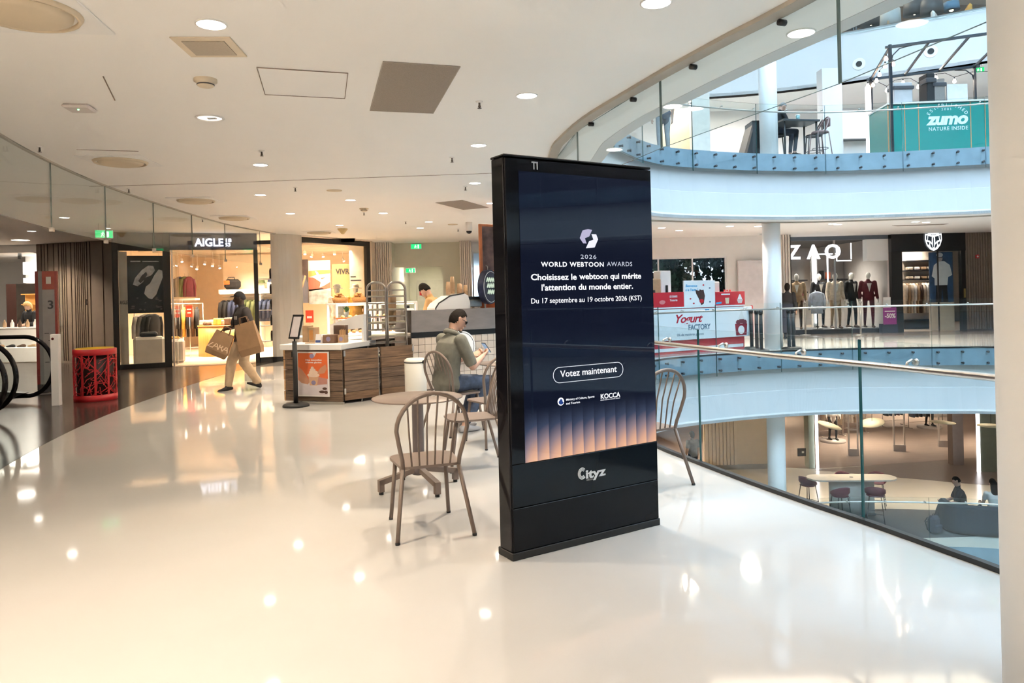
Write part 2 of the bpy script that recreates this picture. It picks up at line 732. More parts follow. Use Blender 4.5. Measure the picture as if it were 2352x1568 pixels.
far = lambda x, y: y > 12.5 and 1.5 < x < 13.2
railing(0.0, 'glass balustrade with steel handrail round the atrium on the display totem floor', 0.35, far, brkt=lambda x, y: (y > 14 and x < 13.2) or (2.5 < y < 9 and x < 4), sill=True)
railing(FF, 'upper floor glass balustrade with steel handrail above the yogurt stand', 0.9, far, brkt=lambda x, y: y > 13 and x < 13)
railing(-FF, 'lower floor glass balustrade in front of the sofa and bar table', 0.5, None, keep=lambda x, y: y > 12, brkt=lambda x, y: y > 15)
# the set-back top level
t = thing('glass_railing', 'frameless glass balustrade at the very top in front of the lamps', 'railing')
glass_run(t, offset(SET, -0.02), 1.85, 2 * FF - 0.1, 1.2, clear, True, 0.4, keep=lambda x, y: y > 18 and x > 6)

# hanging smoke screens under the ceiling
t = thing('smoke_screen', 'hanging glass smoke screen along the atrium edge of the ceiling', 'glass screen')
SSP = offset(ATR, 0.62)
glass_run(t, SSP, 1.85, CE - 0.56, 0.545, screenglass, True, 1.12, keep=lambda x, y: x < 5 and 1 < y < 14)
MB().sweep(SSP, [(0.0, CE + 0.005), (0.0, CE - 0.03), (0.11, CE - 0.03), (0.11, CE + 0.005)], closed=True).build('head_channel', mat('tan_channel', (0.42, 0.38, 0.32), 0.5), t)
cl = None
for (x, y, tx, ty) in along(SSP, 0.925, 1.12 + 0.46):
    if x < 5 and 1 < y < 14:
        if cl is None:
            m = MB().cyl((0, -0.025, 0), (0, 0.025, 0), 0.02, n=10)
            cl = m.build('clamp', black_metal, t, (x, y, CE - 0.055), atan2(ty, tx)).data
        else:
            link('clamp', cl, t, (x, y, CE - 0.055), atan2(ty, tx))
t = thing('smoke_screen', 'hanging glass smoke screen curving past the red waste bin and shops', 'glass screen')
glass_run(t, DARK, 1.85, CE - 0.80, 0.79, screenglass, False, 0.85)
MB().sweep(DARK, [(-0.02, CE + 0.005), (-0.02, CE - 0.02), (0.02, CE - 0.02), (0.02, CE + 0.005)]).build('head_channel', mat('tan_channel', (0.42, 0.38, 0.32), 0.5), t)
cl = None
for (x, y, tx, ty) in along(DARK, 1.85, 0.85, False):
    m = MB().box(-0.03, 0.03, -0.02, 0.02, -0.03, 0.02)
    cl = cl or m.build('clamp', steel, t, (x, y, CE - 0.80), atan2(ty, tx)).data
    link('clamp', cl, t, (x, y, CE - 0.80), atan2(ty, tx))

# round columns
t = tag(MB().lathe([(0.30, -0.02), (0.30, CE)], 40).build('column', white, None, (2.07, 2.62, 0)), 'white round column cut by the right edge of the picture', 'column')
t = thing('column', 'slim white round pillar beside the yogurt stand through all floors', 'column', (6.72, 18.98, 0))
for z0, z1 in ((-FF, CE - FF), (0, CE), (FF, CE + FF)):
    MB().lathe([(0.225, z0), (0.225, z1)], 32).build('shaft', white, t)
# ------------------------------------------------------------------ display totem
KO, KR = at(1178, 1290), at(1517, 1205)
KD = (KR - KO)
KW = KD.length
KA = atan2(KD.y, KD.x)
KN = V((KD.y, -KD.x, 0)).normalized()
KH = 2.375


def kuv(px, py):
    p = onplane(px, py, KO, KN) - KO
    return p.dot(KD.normalized()), p.z


tot = thing('display_totem', 'tall black digital advertising totem with a lit vertical screen', 'display totem', (KO.x, KO.y, 0), KA)
T = 0.165
MB().box(0.0, KW, 0.0, T, 0.0, 0.045, 0.004).build('plinth', black_matte, tot)
MB().box(0.008, KW - 0.008, 0.01, T - 0.01, 0.045, KH - 0.02, 0.006).build('casing', black_gloss, tot)
MB().box(0.004, KW - 0.004, 0.004, T - 0.004, KH - 0.016, KH, 0.006).build('top_cap', black_gloss, tot)
MB().box(0.012, KW - 0.012, 0.0, 0.01, 0.050, 0.300, 0.002).build('lower_panel', mat('black_panel', (0.006, 0.007, 0.009), 0.25, var=0.05, spec=0.18), tot)
MB().box(0.012, KW - 0.012, 0.0, 0.01, 0.306, 0.556, 0.002).build('logo_panel', mat('black_panel2', (0.005, 0.008, 0.012), 0.10, var=0.0, spec=0.25), tot)
MB().box(0.0, 0.02, 0.012, 0.14, 0.05, KH - 0.02, 0.004).build('side_trim', black_gloss, tot)
MB().box(KW - 0.02, KW, 0.012, 0.14, 0.05, KH - 0.02, 0.004).build('side_trim', black_gloss, tot)
sx0, sz1 = kuv(1191, 392)
sx1, _ = kuv(1493, 411)
sz0 = 0.560
MB().box(0.012, KW - 0.012, 0.002, 0.010, 0.560, KH - 0.024, 0.001).build('bezel', black_gloss, tot)
# lit panel: night-blue picture with warm fluted bands rising from its lower edge
m = bpy.data.materials.new('screen_picture')
m.use_nodes = True
nt = m.node_tree
nt.nodes.remove(nt.nodes['Principled BSDF'])
tc = nt.nodes.new('ShaderNodeTexCoord')
sp = nt.nodes.new('ShaderNodeSeparateXYZ')
nt.links.new(tc.outputs['Generated'], sp.inputs[0])


def nmath(nt, op, a, b=None, c=None, clamp=False):
    n = nt.nodes.new('ShaderNodeMath')
    n.operation = op
    n.use_clamp = clamp
    for i, x in enumerate((a, b, c)):
        if x is None:
            continue
        if isinstance(x, (int, float)):
            n.inputs[i].default_value = x
        else:
            nt.links.new(x, n.inputs[i])
    return n.outputs[0]


flute = nmath(nt, 'FRACT', nmath(nt, 'MULTIPLY', sp.outputs['X'], 12.0))
fl = nmath(nt, 'ADD', nmath(nt, 'MULTIPLY', nmath(nt, 'POWER', flute, 0.6), 0.55), 0.45)
rise = nmath(nt, 'SUBTRACT', 1.0, nmath(nt, 'MULTIPLY', sp.outputs['Z'], 5.2), None, True)
rise = nmath(nt, 'POWER', rise, 1.6)
amt = nmath(nt, 'MULTIPLY', rise, fl)
rp = nt.nodes.new('ShaderNodeValToRGB')
cr = rp.color_ramp
cr.elements[0].position, cr.elements[0].color = 0.0, (0.0035, 0.0055, 0.016, 1)
cr.elements[1].position, cr.elements[1].color = 1.0, (1.0, 0.55, 0.32, 1)
for p, c in ((0.18, (0.045, 0.06, 0.11, 1)), (0.40, (0.28, 0.21, 0.24, 1)), (0.68, (0.72, 0.40, 0.28, 1))):
    e = cr.elements.new(p)
    e.color = c
nt.links.new(amt, rp.inputs[0])
em = nt.nodes.new('ShaderNodeEmission')
em.inputs[1].default_value = 0.40
nt.links.new(rp.outputs[0], em.inputs[0])
gl = nt.nodes.new('ShaderNodeBsdfPrincipled')
gl.inputs['Base Color'].default_value = (0.004, 0.005, 0.009, 1)
gl.inputs['Roughness'].default_value = 0.02
gl.inputs['Specular IOR Level'].default_value = 0.35
m.cycles.emission_sampling = 'NONE'
ad = nt.nodes.new('ShaderNodeAddShader')
nt.links.new(em.outputs[0], ad.inputs[0])
nt.links.new(gl.outputs[0], ad.inputs[1])
nt.links.new(ad.outputs[0], nt.nodes['Material Output'].inputs[0])
scr = MB().box(sx0, sx1, -0.0006, 0.006, sz0, sz1).build('screen', m, tot, label='lit dark blue screen with a vote advertisement')
lit = emis('screen_white', (0.93, 0.95, 1.0), 0.55)
lit2 = emis('screen_white_soft', (0.80, 0.86, 1.0), 0.32)


def ktext(s, px0, px1, pyb, cap, mt=lit, bold=0.0, space=1.0, par=None, y=-0.0008, sh=0.0, nm='lettering'):
    """lettering between two pixels, baseline pixel at its left end, cap height in metres"""
    u0, v0 = kuv(px0, pyb)
    u1, _ = kuv(px1, pyb)
    o = text(s, cap, mt, par or scr, (u0, y, v0), UP, nm, bold, 0.0003, 'LEFT', space, sh)
    WID.append((o, u1 - u0))
    return o


WID = []
ktext('2026', 1333, 1369, 594, 0.026, lit2, 0.0, 1.15)
ktext('WORLD WEBTOON', 1243, 1387, 612, 0.028, lit, 0.03, 1.15)
ktext('AWARDS', 1394, 1452, 611, 0.028, lit2, 0.0, 1.1)
ktext('Choisissez le', 1219, 1324, 643, 0.036, lit, 0.028)
ktext('webtoon qui mérite', 1331, 1473, 641, 0.036, lit, 0.028)
ktext("l'attention du monde entier.", 1243, 1453, 667, 0.036, lit, 0.028)
ktext('Du 17 septembre au 19 octobre 2026 (KST)', 1219, 1473, 697, 0.031, lit, 0.006)
ktext('Votez maintenant', 1287, 1417, 866, 0.040, lit, 0.012)
ktext('Ministry of Culture, Sports', 1300, 1365, 920, 0.0125, lit, 0.012)
ktext('and Tourism', 1300, 1332, 929, 0.0125, lit, 0.012)
ktext('KOCCA', 1379, 1424, 916, 0.030, lit, 0.028)
ktext('KOREA CREATIVE CONTENT AGENCY', 1379, 1424, 920, 0.005, lit, 0.012)
silver = mat('silver_print', (0.62, 0.65, 0.68), 0.35, var=0.03)
logo = [o for o in COL.objects if o.name.startswith('logo_panel')][0]


def kplate(poly, mt, nm, y0=-0.0012, par=scr):
    """flat printed shape on the totem face from (u, v) points in metres"""
    mb = MB()
    mb.M = Matrix(((1, 0, 0, 0), (0, 0, 1, 0), (0, 1, 0, 0), (0, 0, 0, 1)))
    mb.prism(poly, y0, y0 + 0.0008)
    return mb.build(nm, mt, par)


# folded hexagon emblem
e0, e1 = kuv(1332, 571)[0], kuv(1374, 571)[0]
ez0, ez1 = kuv(1353, 570)[1], kuv(1353, 526)[1]
ex = lambda u, v: (e0 + (e1 - e0) * u, ez0 + (ez1 - ez0) * v)
kplate([ex(*p) for p in ((0.18, 0.25), (0.0, 0.52), (0.16, 0.92), (0.45, 1.0), (0.68, 0.96), (0.52, 0.62), (0.28, 0.52), (0.36, 0.25))], emis('emblem_lilac', (0.72, 0.68, 0.95), 0.30), 'emblem')
kplate([ex(*p) for p in ((0.32, 0.0), (0.50, 0.36), (0.74, 0.46), (0.64, 0.74), (0.90, 0.74), (1.0, 0.48), (0.80, 0.05))], emis('emblem_pale', (0.86, 0.86, 1.0), 0.45), 'emblem')
# button outline
b0, bz0 = kuv(1271, 881)
b1, _ = kuv(1431, 860)
bz1 = kuv(1290, 843)[1]
bh = (bz1 - bz0) * 0.98
cz = bz0 + bh / 2 + 0.002
pth = []
for k in range(13):
    a = pi / 2 + pi * k / 12
    pth.append((b0 + bh / 2 + cos(a) * bh / 2, -0.001, cz + sin(a) * bh / 2))
for k in range(13):
    a = -pi / 2 + pi * k / 12
    pth.append((b1 - bh / 2 + cos(a) * bh / 2, -0.001, cz + sin(a) * bh / 2))
MB().tube(pth, 0.0016, 6, closed=True).build('button_outline', lit, scr)
# round ministry mark
c0, cz0 = kuv(1288, 922)
ring = [(c0 + cos(a) * 0.024, cz0 + sin(a) * 0.024) for a in [2 * pi * k / 28 for k in range(28)]]
kplate(ring, lit, 'round_mark')
kplate([(c0 + 0.002 + cos(a) * 0.019 * (1 if k < 14 else 0.55), cz0 + sin(a) * 0.017 - 0.001) for k, a in enumerate([pi + 2 * pi * k / 28 for k in range(24)])], emis('mark_blue', (0.02, 0.05, 0.2), 0.5), 'round_mark', -0.0018)
# maker's logo on the lower panel
u0, v0 = kuv(1345, 1100)
u1, _ = kuv(1391, 1093)
o = text('ityz', 0.052, silver, logo, (u0, -0.0008, v0 + 0.004), UP, 'lettering', 0.05, 0.0003, 'LEFT')
WID.append((o, u1 - u0))
o = text('MEDIA', 0.010, mid_grey, logo, (kuv(1347, 1105)[0], -0.0008, kuv(1347, 1104)[1]), UP, 'lettering', 0.02, 0.0003, 'LEFT')
WID.append((o, 0.05))
cc, cv = kuv(1337, 1087)
for r in (0.034, 0.026, 0.018):
    MB().tube([(cc + cos(a) * r * 0.9, -0.001, cv + sin(a) * r) for a in [R(45) + R(270) * k / 20 for k in range(21)]], 0.0028, 6).build('logo_arc', silver, logo)
# two bright letters behind the dark glass at the top
ktext('TI', 1221, 1235, 388, 0.045, mat('dim_print', (0.30, 0.34, 0.38), 0.4), 0.03, 1.0, tot)

# ------------------------------------------------------------------ bistro chairs and tables
taupe = mat('taupe_powder_coat', (0.165, 0.125, 0.102), 0.42, var=0.05, scale=30)
taupe_top = mat('taupe_table_top', (0.185, 0.142, 0.118), 0.38, var=0.04, scale=10)


def rseat(w0, w1, d0, d1, z0, z1, n=7, rr=0.10):
    """seat outline: rounded, w0 wide at the back, w1 at the front"""
    pts = []
    cs = [(-w1 / 2 + rr, d1 - rr, 90, 180), (-w0 / 2 + rr * .5, d0 + rr * .5, 180, 270), (w0 / 2 - rr * .5, d0 + rr * .5, 270, 360), (w1 / 2 - rr, d1 - rr, 0, 90)]
    for (cx, cy, a0, a1) in cs:
        r = rr if cy > 0 else rr * .5
        for k in range(n):
            a = R(a0 + (a1 - a0) * k / (n - 1))
            pts.append((cx + cos(a) * r, cy + sin(a) * r))
    return pts


def make_chair(label, loc, rz, plate=False):
    t = thing('bistro_chair', label, 'chair', loc, rz, 'taupe hoop-back bistro chairs')
    seat = MB().prism(rseat(0.40, 0.44, -0.20, 0.23, 0, 0), 0.438, 0.455)
    seat.build('seat', taupe_top, t)
    # hoop
    pts = []
    bot = [(-0.185, -0.190, 0.44), (-0.195, -0.215, 0.55)]
    for k in range(17):
        a = pi - pi * k / 16
        x = cos(a) * 0.232
        zz = 0.70 + sin(a) * 0.235
        pts.append((x, -0.235 - (zz - 0.60) * 0.22, zz))
    hoop = [bot[0], (-0.19, -0.205, 0.50), (-0.215, -0.235, 0.61)] + pts + [(0.215, -0.235, 0.61), (0.19, -0.205, 0.50), (0.185, -0.19, 0.44)]
    MB().tube(hoop, 0.0145, 8).build('hoop', taupe, t)
    for i in range(6):
        f = (i - 2.5) / 2.5
        x0, x1 = f * 0.125, f * 0.165
        a = math.acos(max(-1, min(1, x1 / 0.232)))
        zt = 0.70 + sin(a) * 0.235
        MB().tube([(x0, -0.192, 0.445), ((x0 + x1) / 2, -0.225, (0.445 + zt) / 2), (x1, -0.235 - (zt - 0.60) * 0.22, zt)], 0.0064, 6).build('spindle', taupe, t)
    for sx in (-1, 1):
        MB().tube([(sx * 0.185, -0.19, 0.442), (sx * 0.25, -0.315, 0.012)], [0.015, 0.014], 8).build('leg', taupe, t)
        MB().tube([(sx * 0.175, 0.17, 0.44), (sx * 0.205, 0.235, 0.012)], [0.015, 0.014], 8).build('leg', taupe, t)
    ft = MB()
    for (x, y) in ((-0.25, -0.3165), (0.25, -0.3165), (-0.206, 0.236), (0.206, 0.236)):
        MB().cyl((x, y, 0.0), (x, y, 0.014), 0.015, n=10).build('foot_cap', black_matte, t)
    if plate:
        MB().box(-0.012, 0.012, -0.318, -0.315, 0.916, 0.926).build('maker_plate', mat('pale_plate', (0.6, 0.57, 0.52), 0.4), t)
    return t


chA = make_chair('taupe hoop-back metal chair nearest the camera, back turned to it', (-0.615, 4.99, 0), atan2(0.16, 0.49), True)
chB = make_chair('taupe hoop-back chair with its seat against the left edge of the totem', (-0.40, 6.72, 0), R(106))
chC = make_chair('taupe hoop-back chair carrying the man in the olive shirt', (-0.67, 8.45, 0), R(-44))
chD = make_chair('empty taupe hoop-back chair in front of the seated man\'s knees', (-0.235, 7.77, 0), R(30))
chE = make_chair('taupe hoop-back chair right of the totem beside the glass railing', (1.036, 6.02, 0), R(30))


def make_table(label, loc, rz):
    t = thing('bistro_table', label, 'table', loc, rz, 'round taupe bistro tables')
    MB().lathe([(0.0, 0.728), (0.360, 0.728), (0.368, 0.732), (0.368, 0.738), (0.362, 0.742), (0.0, 0.742)], 56, close=False).build('table_top', taupe_top, t)
    MB().lathe([(0.055, 0.115), (0.055, 0.16), (0.047, 0.20), (0.047, 0.70), (0.10, 0.726), (0.10, 0.728)], 24).build('pedestal', mat('grey_taupe', (0.14, 0.115, 0.115), 0.4), t)
    for k in range(4):
        a = k * pi / 2
        m = MB()
        m.M = Matrix.Rotation(a, 4, 'Z')
        # sloping bar ending in a short foot
        m.add([(0.04, -0.022, 0.135), (0.04, 0.022, 0.135), (0.33, 0.022, 0.075), (0.33, -0.022, 0.075), (0.04, -0.022, 0.175), (0.04, 0.022, 0.175), (0.35, 0.022, 0.115), (0.35, -0.022, 0.115)],
              [(0, 1, 2, 3), (4, 7, 6, 5), (0, 4, 5, 1), (1, 5, 6, 2), (2, 6, 7, 3), (3, 7, 4, 0)])
        m.box(0.308, 0.35, -0.022, 0.022, 0.022, 0.115)
        lg = m.build('leg', taupe, t)
        MB().cyl((0.329 * cos(a), 0.329 * sin(a), 0.0), (0.329 * cos(a), 0.329 * sin(a), 0.024), 0.018, n=12).build('foot_cap', black_matte, lg)
    return t


tb1 = make_table('round taupe cafe table just behind the nearest chair', (-0.79, 5.98, 0), R(32))
tb2 = make_table('round taupe cafe table the seated man leans towards', (-0.06, 8.82, 0), R(20))
# ------------------------------------------------------------------ people
FIGS = []


def caps(mb, p0, p1, r0, r1, n=14):
    """tapered limb segment with rounded ends"""
    p0, p1 = V(p0), V(p1)
    d = (p1 - p0)
    L = d.length
    d = d / L
    pts, rs = [], []
    for k in range(5):
        a = pi / 2 * k / 4
        pts.append(p0 - d * r0 * cos(a)); rs.append(max(1e-3, r0 * sin(a)))
    for k in range(1, 4):
        f = k / 4
        pts.append(p0 + d * L * f); rs.append(r0 + (r1 - r0) * f)
    for k in range(5):
        a = pi / 2 * k / 4
        pts.append(p1 + d * r1 * sin(a)); rs.append(max(1e-3, r1 * cos(a)))
    mb.tube(pts, rs, n)


def loft(mb, rings, n=20):
    """rings: (centre, side vector scaled, depth vector scaled)"""
    vs, fs = [], []
    K = len(rings)
    for (c, a, b) in rings:
        for k in range(n):
            t = 2 * pi * k / n
            e = 0.9
            x = math.copysign(abs(cos(t)) ** e, cos(t))
            y = math.copysign(abs(sin(t)) ** e, sin(t))
            vs.append(V(c) + V(a) * x + V(b) * y)
    for i in range(K - 1):
        for k in range(n):
            l = (k + 1) % n
            fs.append((i * n + k, i * n + l, (i + 1) * n + l, (i + 1) * n + k))
    fs.append(tuple(range(n - 1, -1, -1)))
    fs.append(tuple((K - 1) * n + k for k in range(n)))
    mb.add(vs, fs, True)


def head_shape(mb, c, M, s=1.0, face=True):
    """skull with brow, nose, chin; M turns head axes (y forward, z up) into the figure"""
    n, m = 22, 16
    vs, fs = [], []
    for i in range(m + 1):
        th = pi * i / m
        for k in range(n):
            a = 2 * pi * k / n
            d = V((sin(th) * cos(a), sin(th) * sin(a), cos(th)))
            w, dp, h = 0.074, 0.095, 0.118
            p = V((d.x * w, d.y * dp, d.z * h))
            if d.z < 0:
                p.x *= 1 - 0.38 * (-d.z) ** 1.3
                if d.y < 0:
                    p.y *= 1 - 0.45 * (-d.z)
                else:
                    p.y *= 1 + 0.05 * (-d.z)
            if d.y > 0.5:
                p.y -= 0.012 * (d.y - 0.5)
            vs.append(V(c) + M @ (p * s))
    for i in range(m):
        for k in range(n):
            l = (k + 1) % n
            fs.append((i * n + k, (i + 1) * n + k, (i + 1) * n + l, i * n + l))
    mb.add(vs, fs, True)
    if face:
        q = lambda x, y, z: V(c) + M @ (V((x, y, z)) * s)
        caps(mb, q(0, 0.086, 0.012), q(0, 0.104, -0.028), 0.011 * s, 0.016 * s, 8)      # nose
        caps(mb, q(-0.022, 0.084, -0.062), q(0.022, 0.084, -0.062), 0.011 * s, 0.011 * s, 8)  # lips
        caps(mb, q(-0.035, 0.078, 0.026), q(0.035, 0.078, 0.026), 0.012 * s, 0.012 * s, 8)  # brow
        caps(mb, q(-0.012, 0.080, -0.100), q(0.012, 0.080, -0.100), 0.018 * s, 0.018 * s, 8)  # chin
        for sx in (-1, 1):
            caps(mb, q(sx * 0.076, -0.012, 0.016), q(sx * 0.072, -0.006, -0.026), 0.016 * s, 0.011 * s, 8)  # ears


def hand_shape(mb, wrist, dirv, palm_n, s=1.0, curl=0.4, side=1):
    """palm and five fingers; dirv along the hand, palm_n out of the palm"""
    d = V(dirv).normalized()
    nrm = V(palm_n)
    nrm = (nrm - d * nrm.dot(d)).normalized()
    sd = d.cross(nrm) * side
    w = V(wrist)
    k0 = w + d * 0.088 * s
    loft(mb, [(w - d * 0.01, sd * 0.026 * s, nrm * 0.020 * s), (w + d * 0.04 * s, sd * 0.038 * s, nrm * 0.017 * s), (k0, sd * 0.041 * s, nrm * 0.014 * s)], 14)
    for i, ln in enumerate((0.072, 0.080, 0.074, 0.058)):
        o = (i - 1.5) * 0.0205 * s
        p = k0 + sd * (-o)
        a = curl
        dd = d.copy()
        pts = [p - d * 0.01]
        for seg, f in ((0, 0.45), (1, 0.32), (2, 0.23)):
            ang = a * (0.7 + 0.5 * seg)
            dd = (d * cos(ang * (seg + 0.6)) + nrm * sin(ang * (seg + 0.6))).normalized()
            pts.append(pts[-1] + dd * ln * s * f * 1.1)
        mb.tube(pts, [0.0095 * s, 0.0092 * s, 0.0085 * s, 0.007 * s], 8)
    th0 = w + d * 0.025 * s + sd * 0.028 * s
    th1 = th0 + (d * 0.5 + sd * 0.55 + nrm * 0.35).normalized() * 0.042 * s
    th2 = th1 + (d * 0.85 + nrm * 0.45 * (0.5 + curl)).normalized() * 0.032 * s
    mb.tube([th0, th1, th2], [0.013 * s, 0.011 * s, 0.009 * s], 8)


def shoe_shape(mb, ankle, fwd, s=1.0, pitch=0.0):
    f = V(fwd).normalized()
    up = V((0, 0, 1))
    side = f.cross(up).normalized()
    if pitch:
        q = Quaternion(side, -pitch)
        f = q @ f
        up = q @ up
    a = V(ankle)
    base = a - up * 0.085 * s
    loft(mb, [(base - f * 0.075 * s + up * 0.030, side * 0.022 * s, up * 0.026 * s), (base - f * 0.05 * s + up * 0.040, side * 0.036 * s, up * 0.040 * s), (base + f * 0.02 * s + up * 0.042, side * 0.040 * s, up * 0.042 * s), (base + f * 0.10 * s + up * 0.030, side * 0.046 * s, up * 0.030 * s),
              (base + f * 0.165 * s + up * 0.024, side * 0.040 * s, up * 0.024 * s), (base + f * 0.195 * s + up * 0.022, side * 0.02 * s, up * 0.015 * s)], 14)


def hair_mesh(c, M, s=1.0, fringe=0.035, nape=-0.06, puff=1.09, cap=False, top=0.0):
    n, m = 28, 20
    vs, fs = [], []
    for i in range(m + 1):
        th = pi * i / m
        for k in range(n):
            a = 2 * pi * k / n
            d = V((sin(th) * cos(a), sin(th) * sin(a), cos(th)))
            p = V((d.x * 0.074, d.y * 0.095, d.z * 0.118))
            # hairline height falls from the forehead to the nape
            t = (d.y + 1) / 2
            line = nape + (fringe - nape) * min(1, max(0, (t - 0.25) / 0.5))
            if abs(d.x) > 0.6 and d.y > -0.1:
                line = max(line, 0.004)
            if p.z > line:
                p *= puff
                p.z += top * max(0, d.z)
                p += V((random.uniform(-1, 1), random.uniform(-1, 1), random.uniform(-1, 1))) * (0.0 if cap else 0.0022)
            else:
                p *= 0.86
            vs.append(V(c) + M @ (p * s))
    for i in range(m):
        for k in range(n):
            l = (k + 1) % n
            fs.append((i * n + k, (i + 1) * n + k, (i + 1) * n + l, i * n + l))
    mb = MB()
    mb.add(vs, fs, True)
    return mb


def person(label, loc, rz, J, mats, sleeve=0.65, voxel=0.012, s=1.0, bulk=1.0, pants='long', hands=True, face=True, group=None, headrot=(0, 0, 0), hem=0.0, name='person', cat='person', dress=False, feet=True, curl=0.5, longsleeve=False, foot_pitch=(0, 0), shoulder=1.0):
    """J: joint positions. mats: skin, top, bottom, shoe. One continuous body surface with clothing zones"""
    t = thing(name, label, cat, loc, rz, group)
    mb = MB()
    seg = []
    g = lambda k: V(J[k])
    pel, chest, neck, head = g('pelvis'), g('chest'), g('neck'), g('head')
    sl, sr = g('sl'), g('sr')
    hl, hr = g('hl'), g('hr')
    side = (sr - sl).normalized()
    hside = (hr - hl).normalized()
    ax = (neck - pel).normalized()
    fw = ax.cross(side) * -1
    fw = side.cross(ax) * -1 if False else ax.cross(side)
    hf = ax.cross(hside)
    sw = (sr - sl).length / 2
    B = bulk
    wa = (pel + chest) / 2
    rings = [(pel - ax * 0.12, hside * 0.10 * B, hf * 0.085 * B), (pel - ax * 0.04, hside * 0.165 * B, hf * 0.12 * B), (pel + ax * 0.05, hside * 0.165 * B, hf * 0.118 * B), (wa, hside * 0.15 * B, hf * 0.108 * B), (chest, side * (sw * 0.92), fw * 0.118 * B),
             (chest + (neck - chest) * 0.55, side * (sw * 0.98), fw * 0.105 * B), (chest + (neck - chest) * 0.82, side * (sw * 0.72), fw * 0.075), (neck, side * 0.062, fw * 0.055)]
    loft(mb, rings)
    seg += [(pel - ax * 0.03, chest, 0.15, 'T'), (chest, chest + (neck - chest) * 0.75, 0.13, 'T'), (sl, sr, 0.06, 'T')]
    # neck and head
    HM = Matrix((side, fw * 1.0, side.cross(fw))).transposed().to_3x3()
    HM = Matrix.Rotation(headrot[2], 3, 'Z') @ Matrix.Rotation(headrot[0], 3, 'X') @ Matrix.Rotation(headrot[1], 3, 'Y') if J.get('free_head') else HM @ (Matrix.Rotation(headrot[2], 3, 'Z') @ Matrix.Rotation(headrot[0], 3, 'X') @ Matrix.Rotation(headrot[1], 3, 'Y'))
    caps(mb, neck - ax * 0.04, head + HM @ V((0, -0.02, -0.06)), 0.056, 0.052)
    head_shape(mb, head, HM, s, face)
    seg += [(neck, head, 0.06, 'S'), (head, head + HM @ V((0, 0.01, 0)), 0.09, 'S')]
    for k in ('l', 'r'):
        sh, el, wr = g('s' + k), g('e' + k), g('w' + k)
        hp, kn, an = g('h' + k), g('k' + k), g('a' + k)
        cut = sh + (el - sh) * sleeve
        caps(mb, sh, cut, 0.066 * B, 0.060 * B)
        caps(mb, sh + (el - sh) * 0.4, el, 0.047, 0.041)
        caps(mb, el, el + (wr - el) * 0.4, 0.043, 0.041)
        caps(mb, el + (wr - el) * 0.35, wr, 0.041, 0.028)
        if longsleeve:
            caps(mb, sh, el, 0.064 * B, 0.054 * B)
            caps(mb, el, wr + (el - wr) * 0.1, 0.054 * B, 0.044 * B)
            seg += [(sh, el, 0.06, 'T'), (el, wr + (el - wr) * 0.12, 0.05, 'T'), (wr, wr + (wr - el) * 0.4, 0.04, 'S')]
        else:
            seg += [(sh, cut - (el - sh) * 0.03, 0.062, 'T'), (cut + (el - sh) * 0.06, el, 0.045, 'S'), (el, wr, 0.04, 'S'), (wr, wr + (wr - el).normalized() * 0.15, 0.045, 'S')]
        if hands:
            hd = V(J.get('hd' + k, wr - el))
            pn = V(J.get('pn' + k, side * (1 if k == 'l' else -1)))
            hand_shape(mb, wr, hd, pn, 1.0, curl, 1 if k == 'l' else -1)
            seg += [(wr, wr + hd.normalized() * 0.16, 0.05, 'S')]
        lr = {'slim': (0.080, 0.054, 0.038), 'baggy': (0.102, 0.088, 0.066)}.get(pants, (0.088, 0.064, 0.046))
        if feet:
            caps(mb, hp, kn, lr[0] * B, lr[1])
            caps(mb, kn, an + (kn - an) * 0.06, lr[1], lr[2])
            caps(mb, kn + (an - kn) * 0.25 - V((0, 0, 0)), kn + (an - kn) * 0.5, lr[1] * 1.02, lr[2] * 1.12)
            caps(mb, an + (kn - an) * 0.2, an, 0.036, 0.034)
            ff = V(J.get('f' + k, fw))
            shoe_shape(mb, an, ff, 1.0, foot_pitch[0 if k == 'l' else 1])
            seg += [(hp, kn, lr[0], 'B'), (kn, an + (kn - an) * 0.14, lr[2] + 0.01, 'B'), (an + (kn - an) * 0.04, an, 0.03, 'S' if pants != 'slim' else 'H'), (an - V((0, 0, 0.05)), an - V((0, 0, 0.05)) + ff.normalized() * 0.14, 0.045, 'H')]
    if dress:
        loft(mb, [(pel + ax * 0.05, hside * 0.15, hf * 0.11), (pel - V((0, 0, 0.25)), hside * 0.19, hf * 0.15), (pel - V((0, 0, dress)), hside * 0.23, hf * 0.19)])
        seg += [(pel, pel - V((0, 0, dress)), 0.2, 'B')]
    zone_top_low = pel - ax * (0.06 + hem)
    seg += [(pel - ax * 0.10, pel - ax * (0.08 + hem), 0.14, 'T' if hem > 0.02 else 'B'), (hl, hr, 0.09, 'B' if hem < 0.05 else 'T')]
    o = mb.build('body', mats, t)
    r = o.modifiers.new('remesh', 'REMESH')
    r.mode = 'VOXEL'
    r.voxel_size = voxel
    r.use_smooth_shade = True
    sm = o.modifiers.new('smooth', 'SMOOTH')
    sm.iterations = 3
    sm.factor = 0.5
    FIGS.append((o, seg))
    return t, head, HM


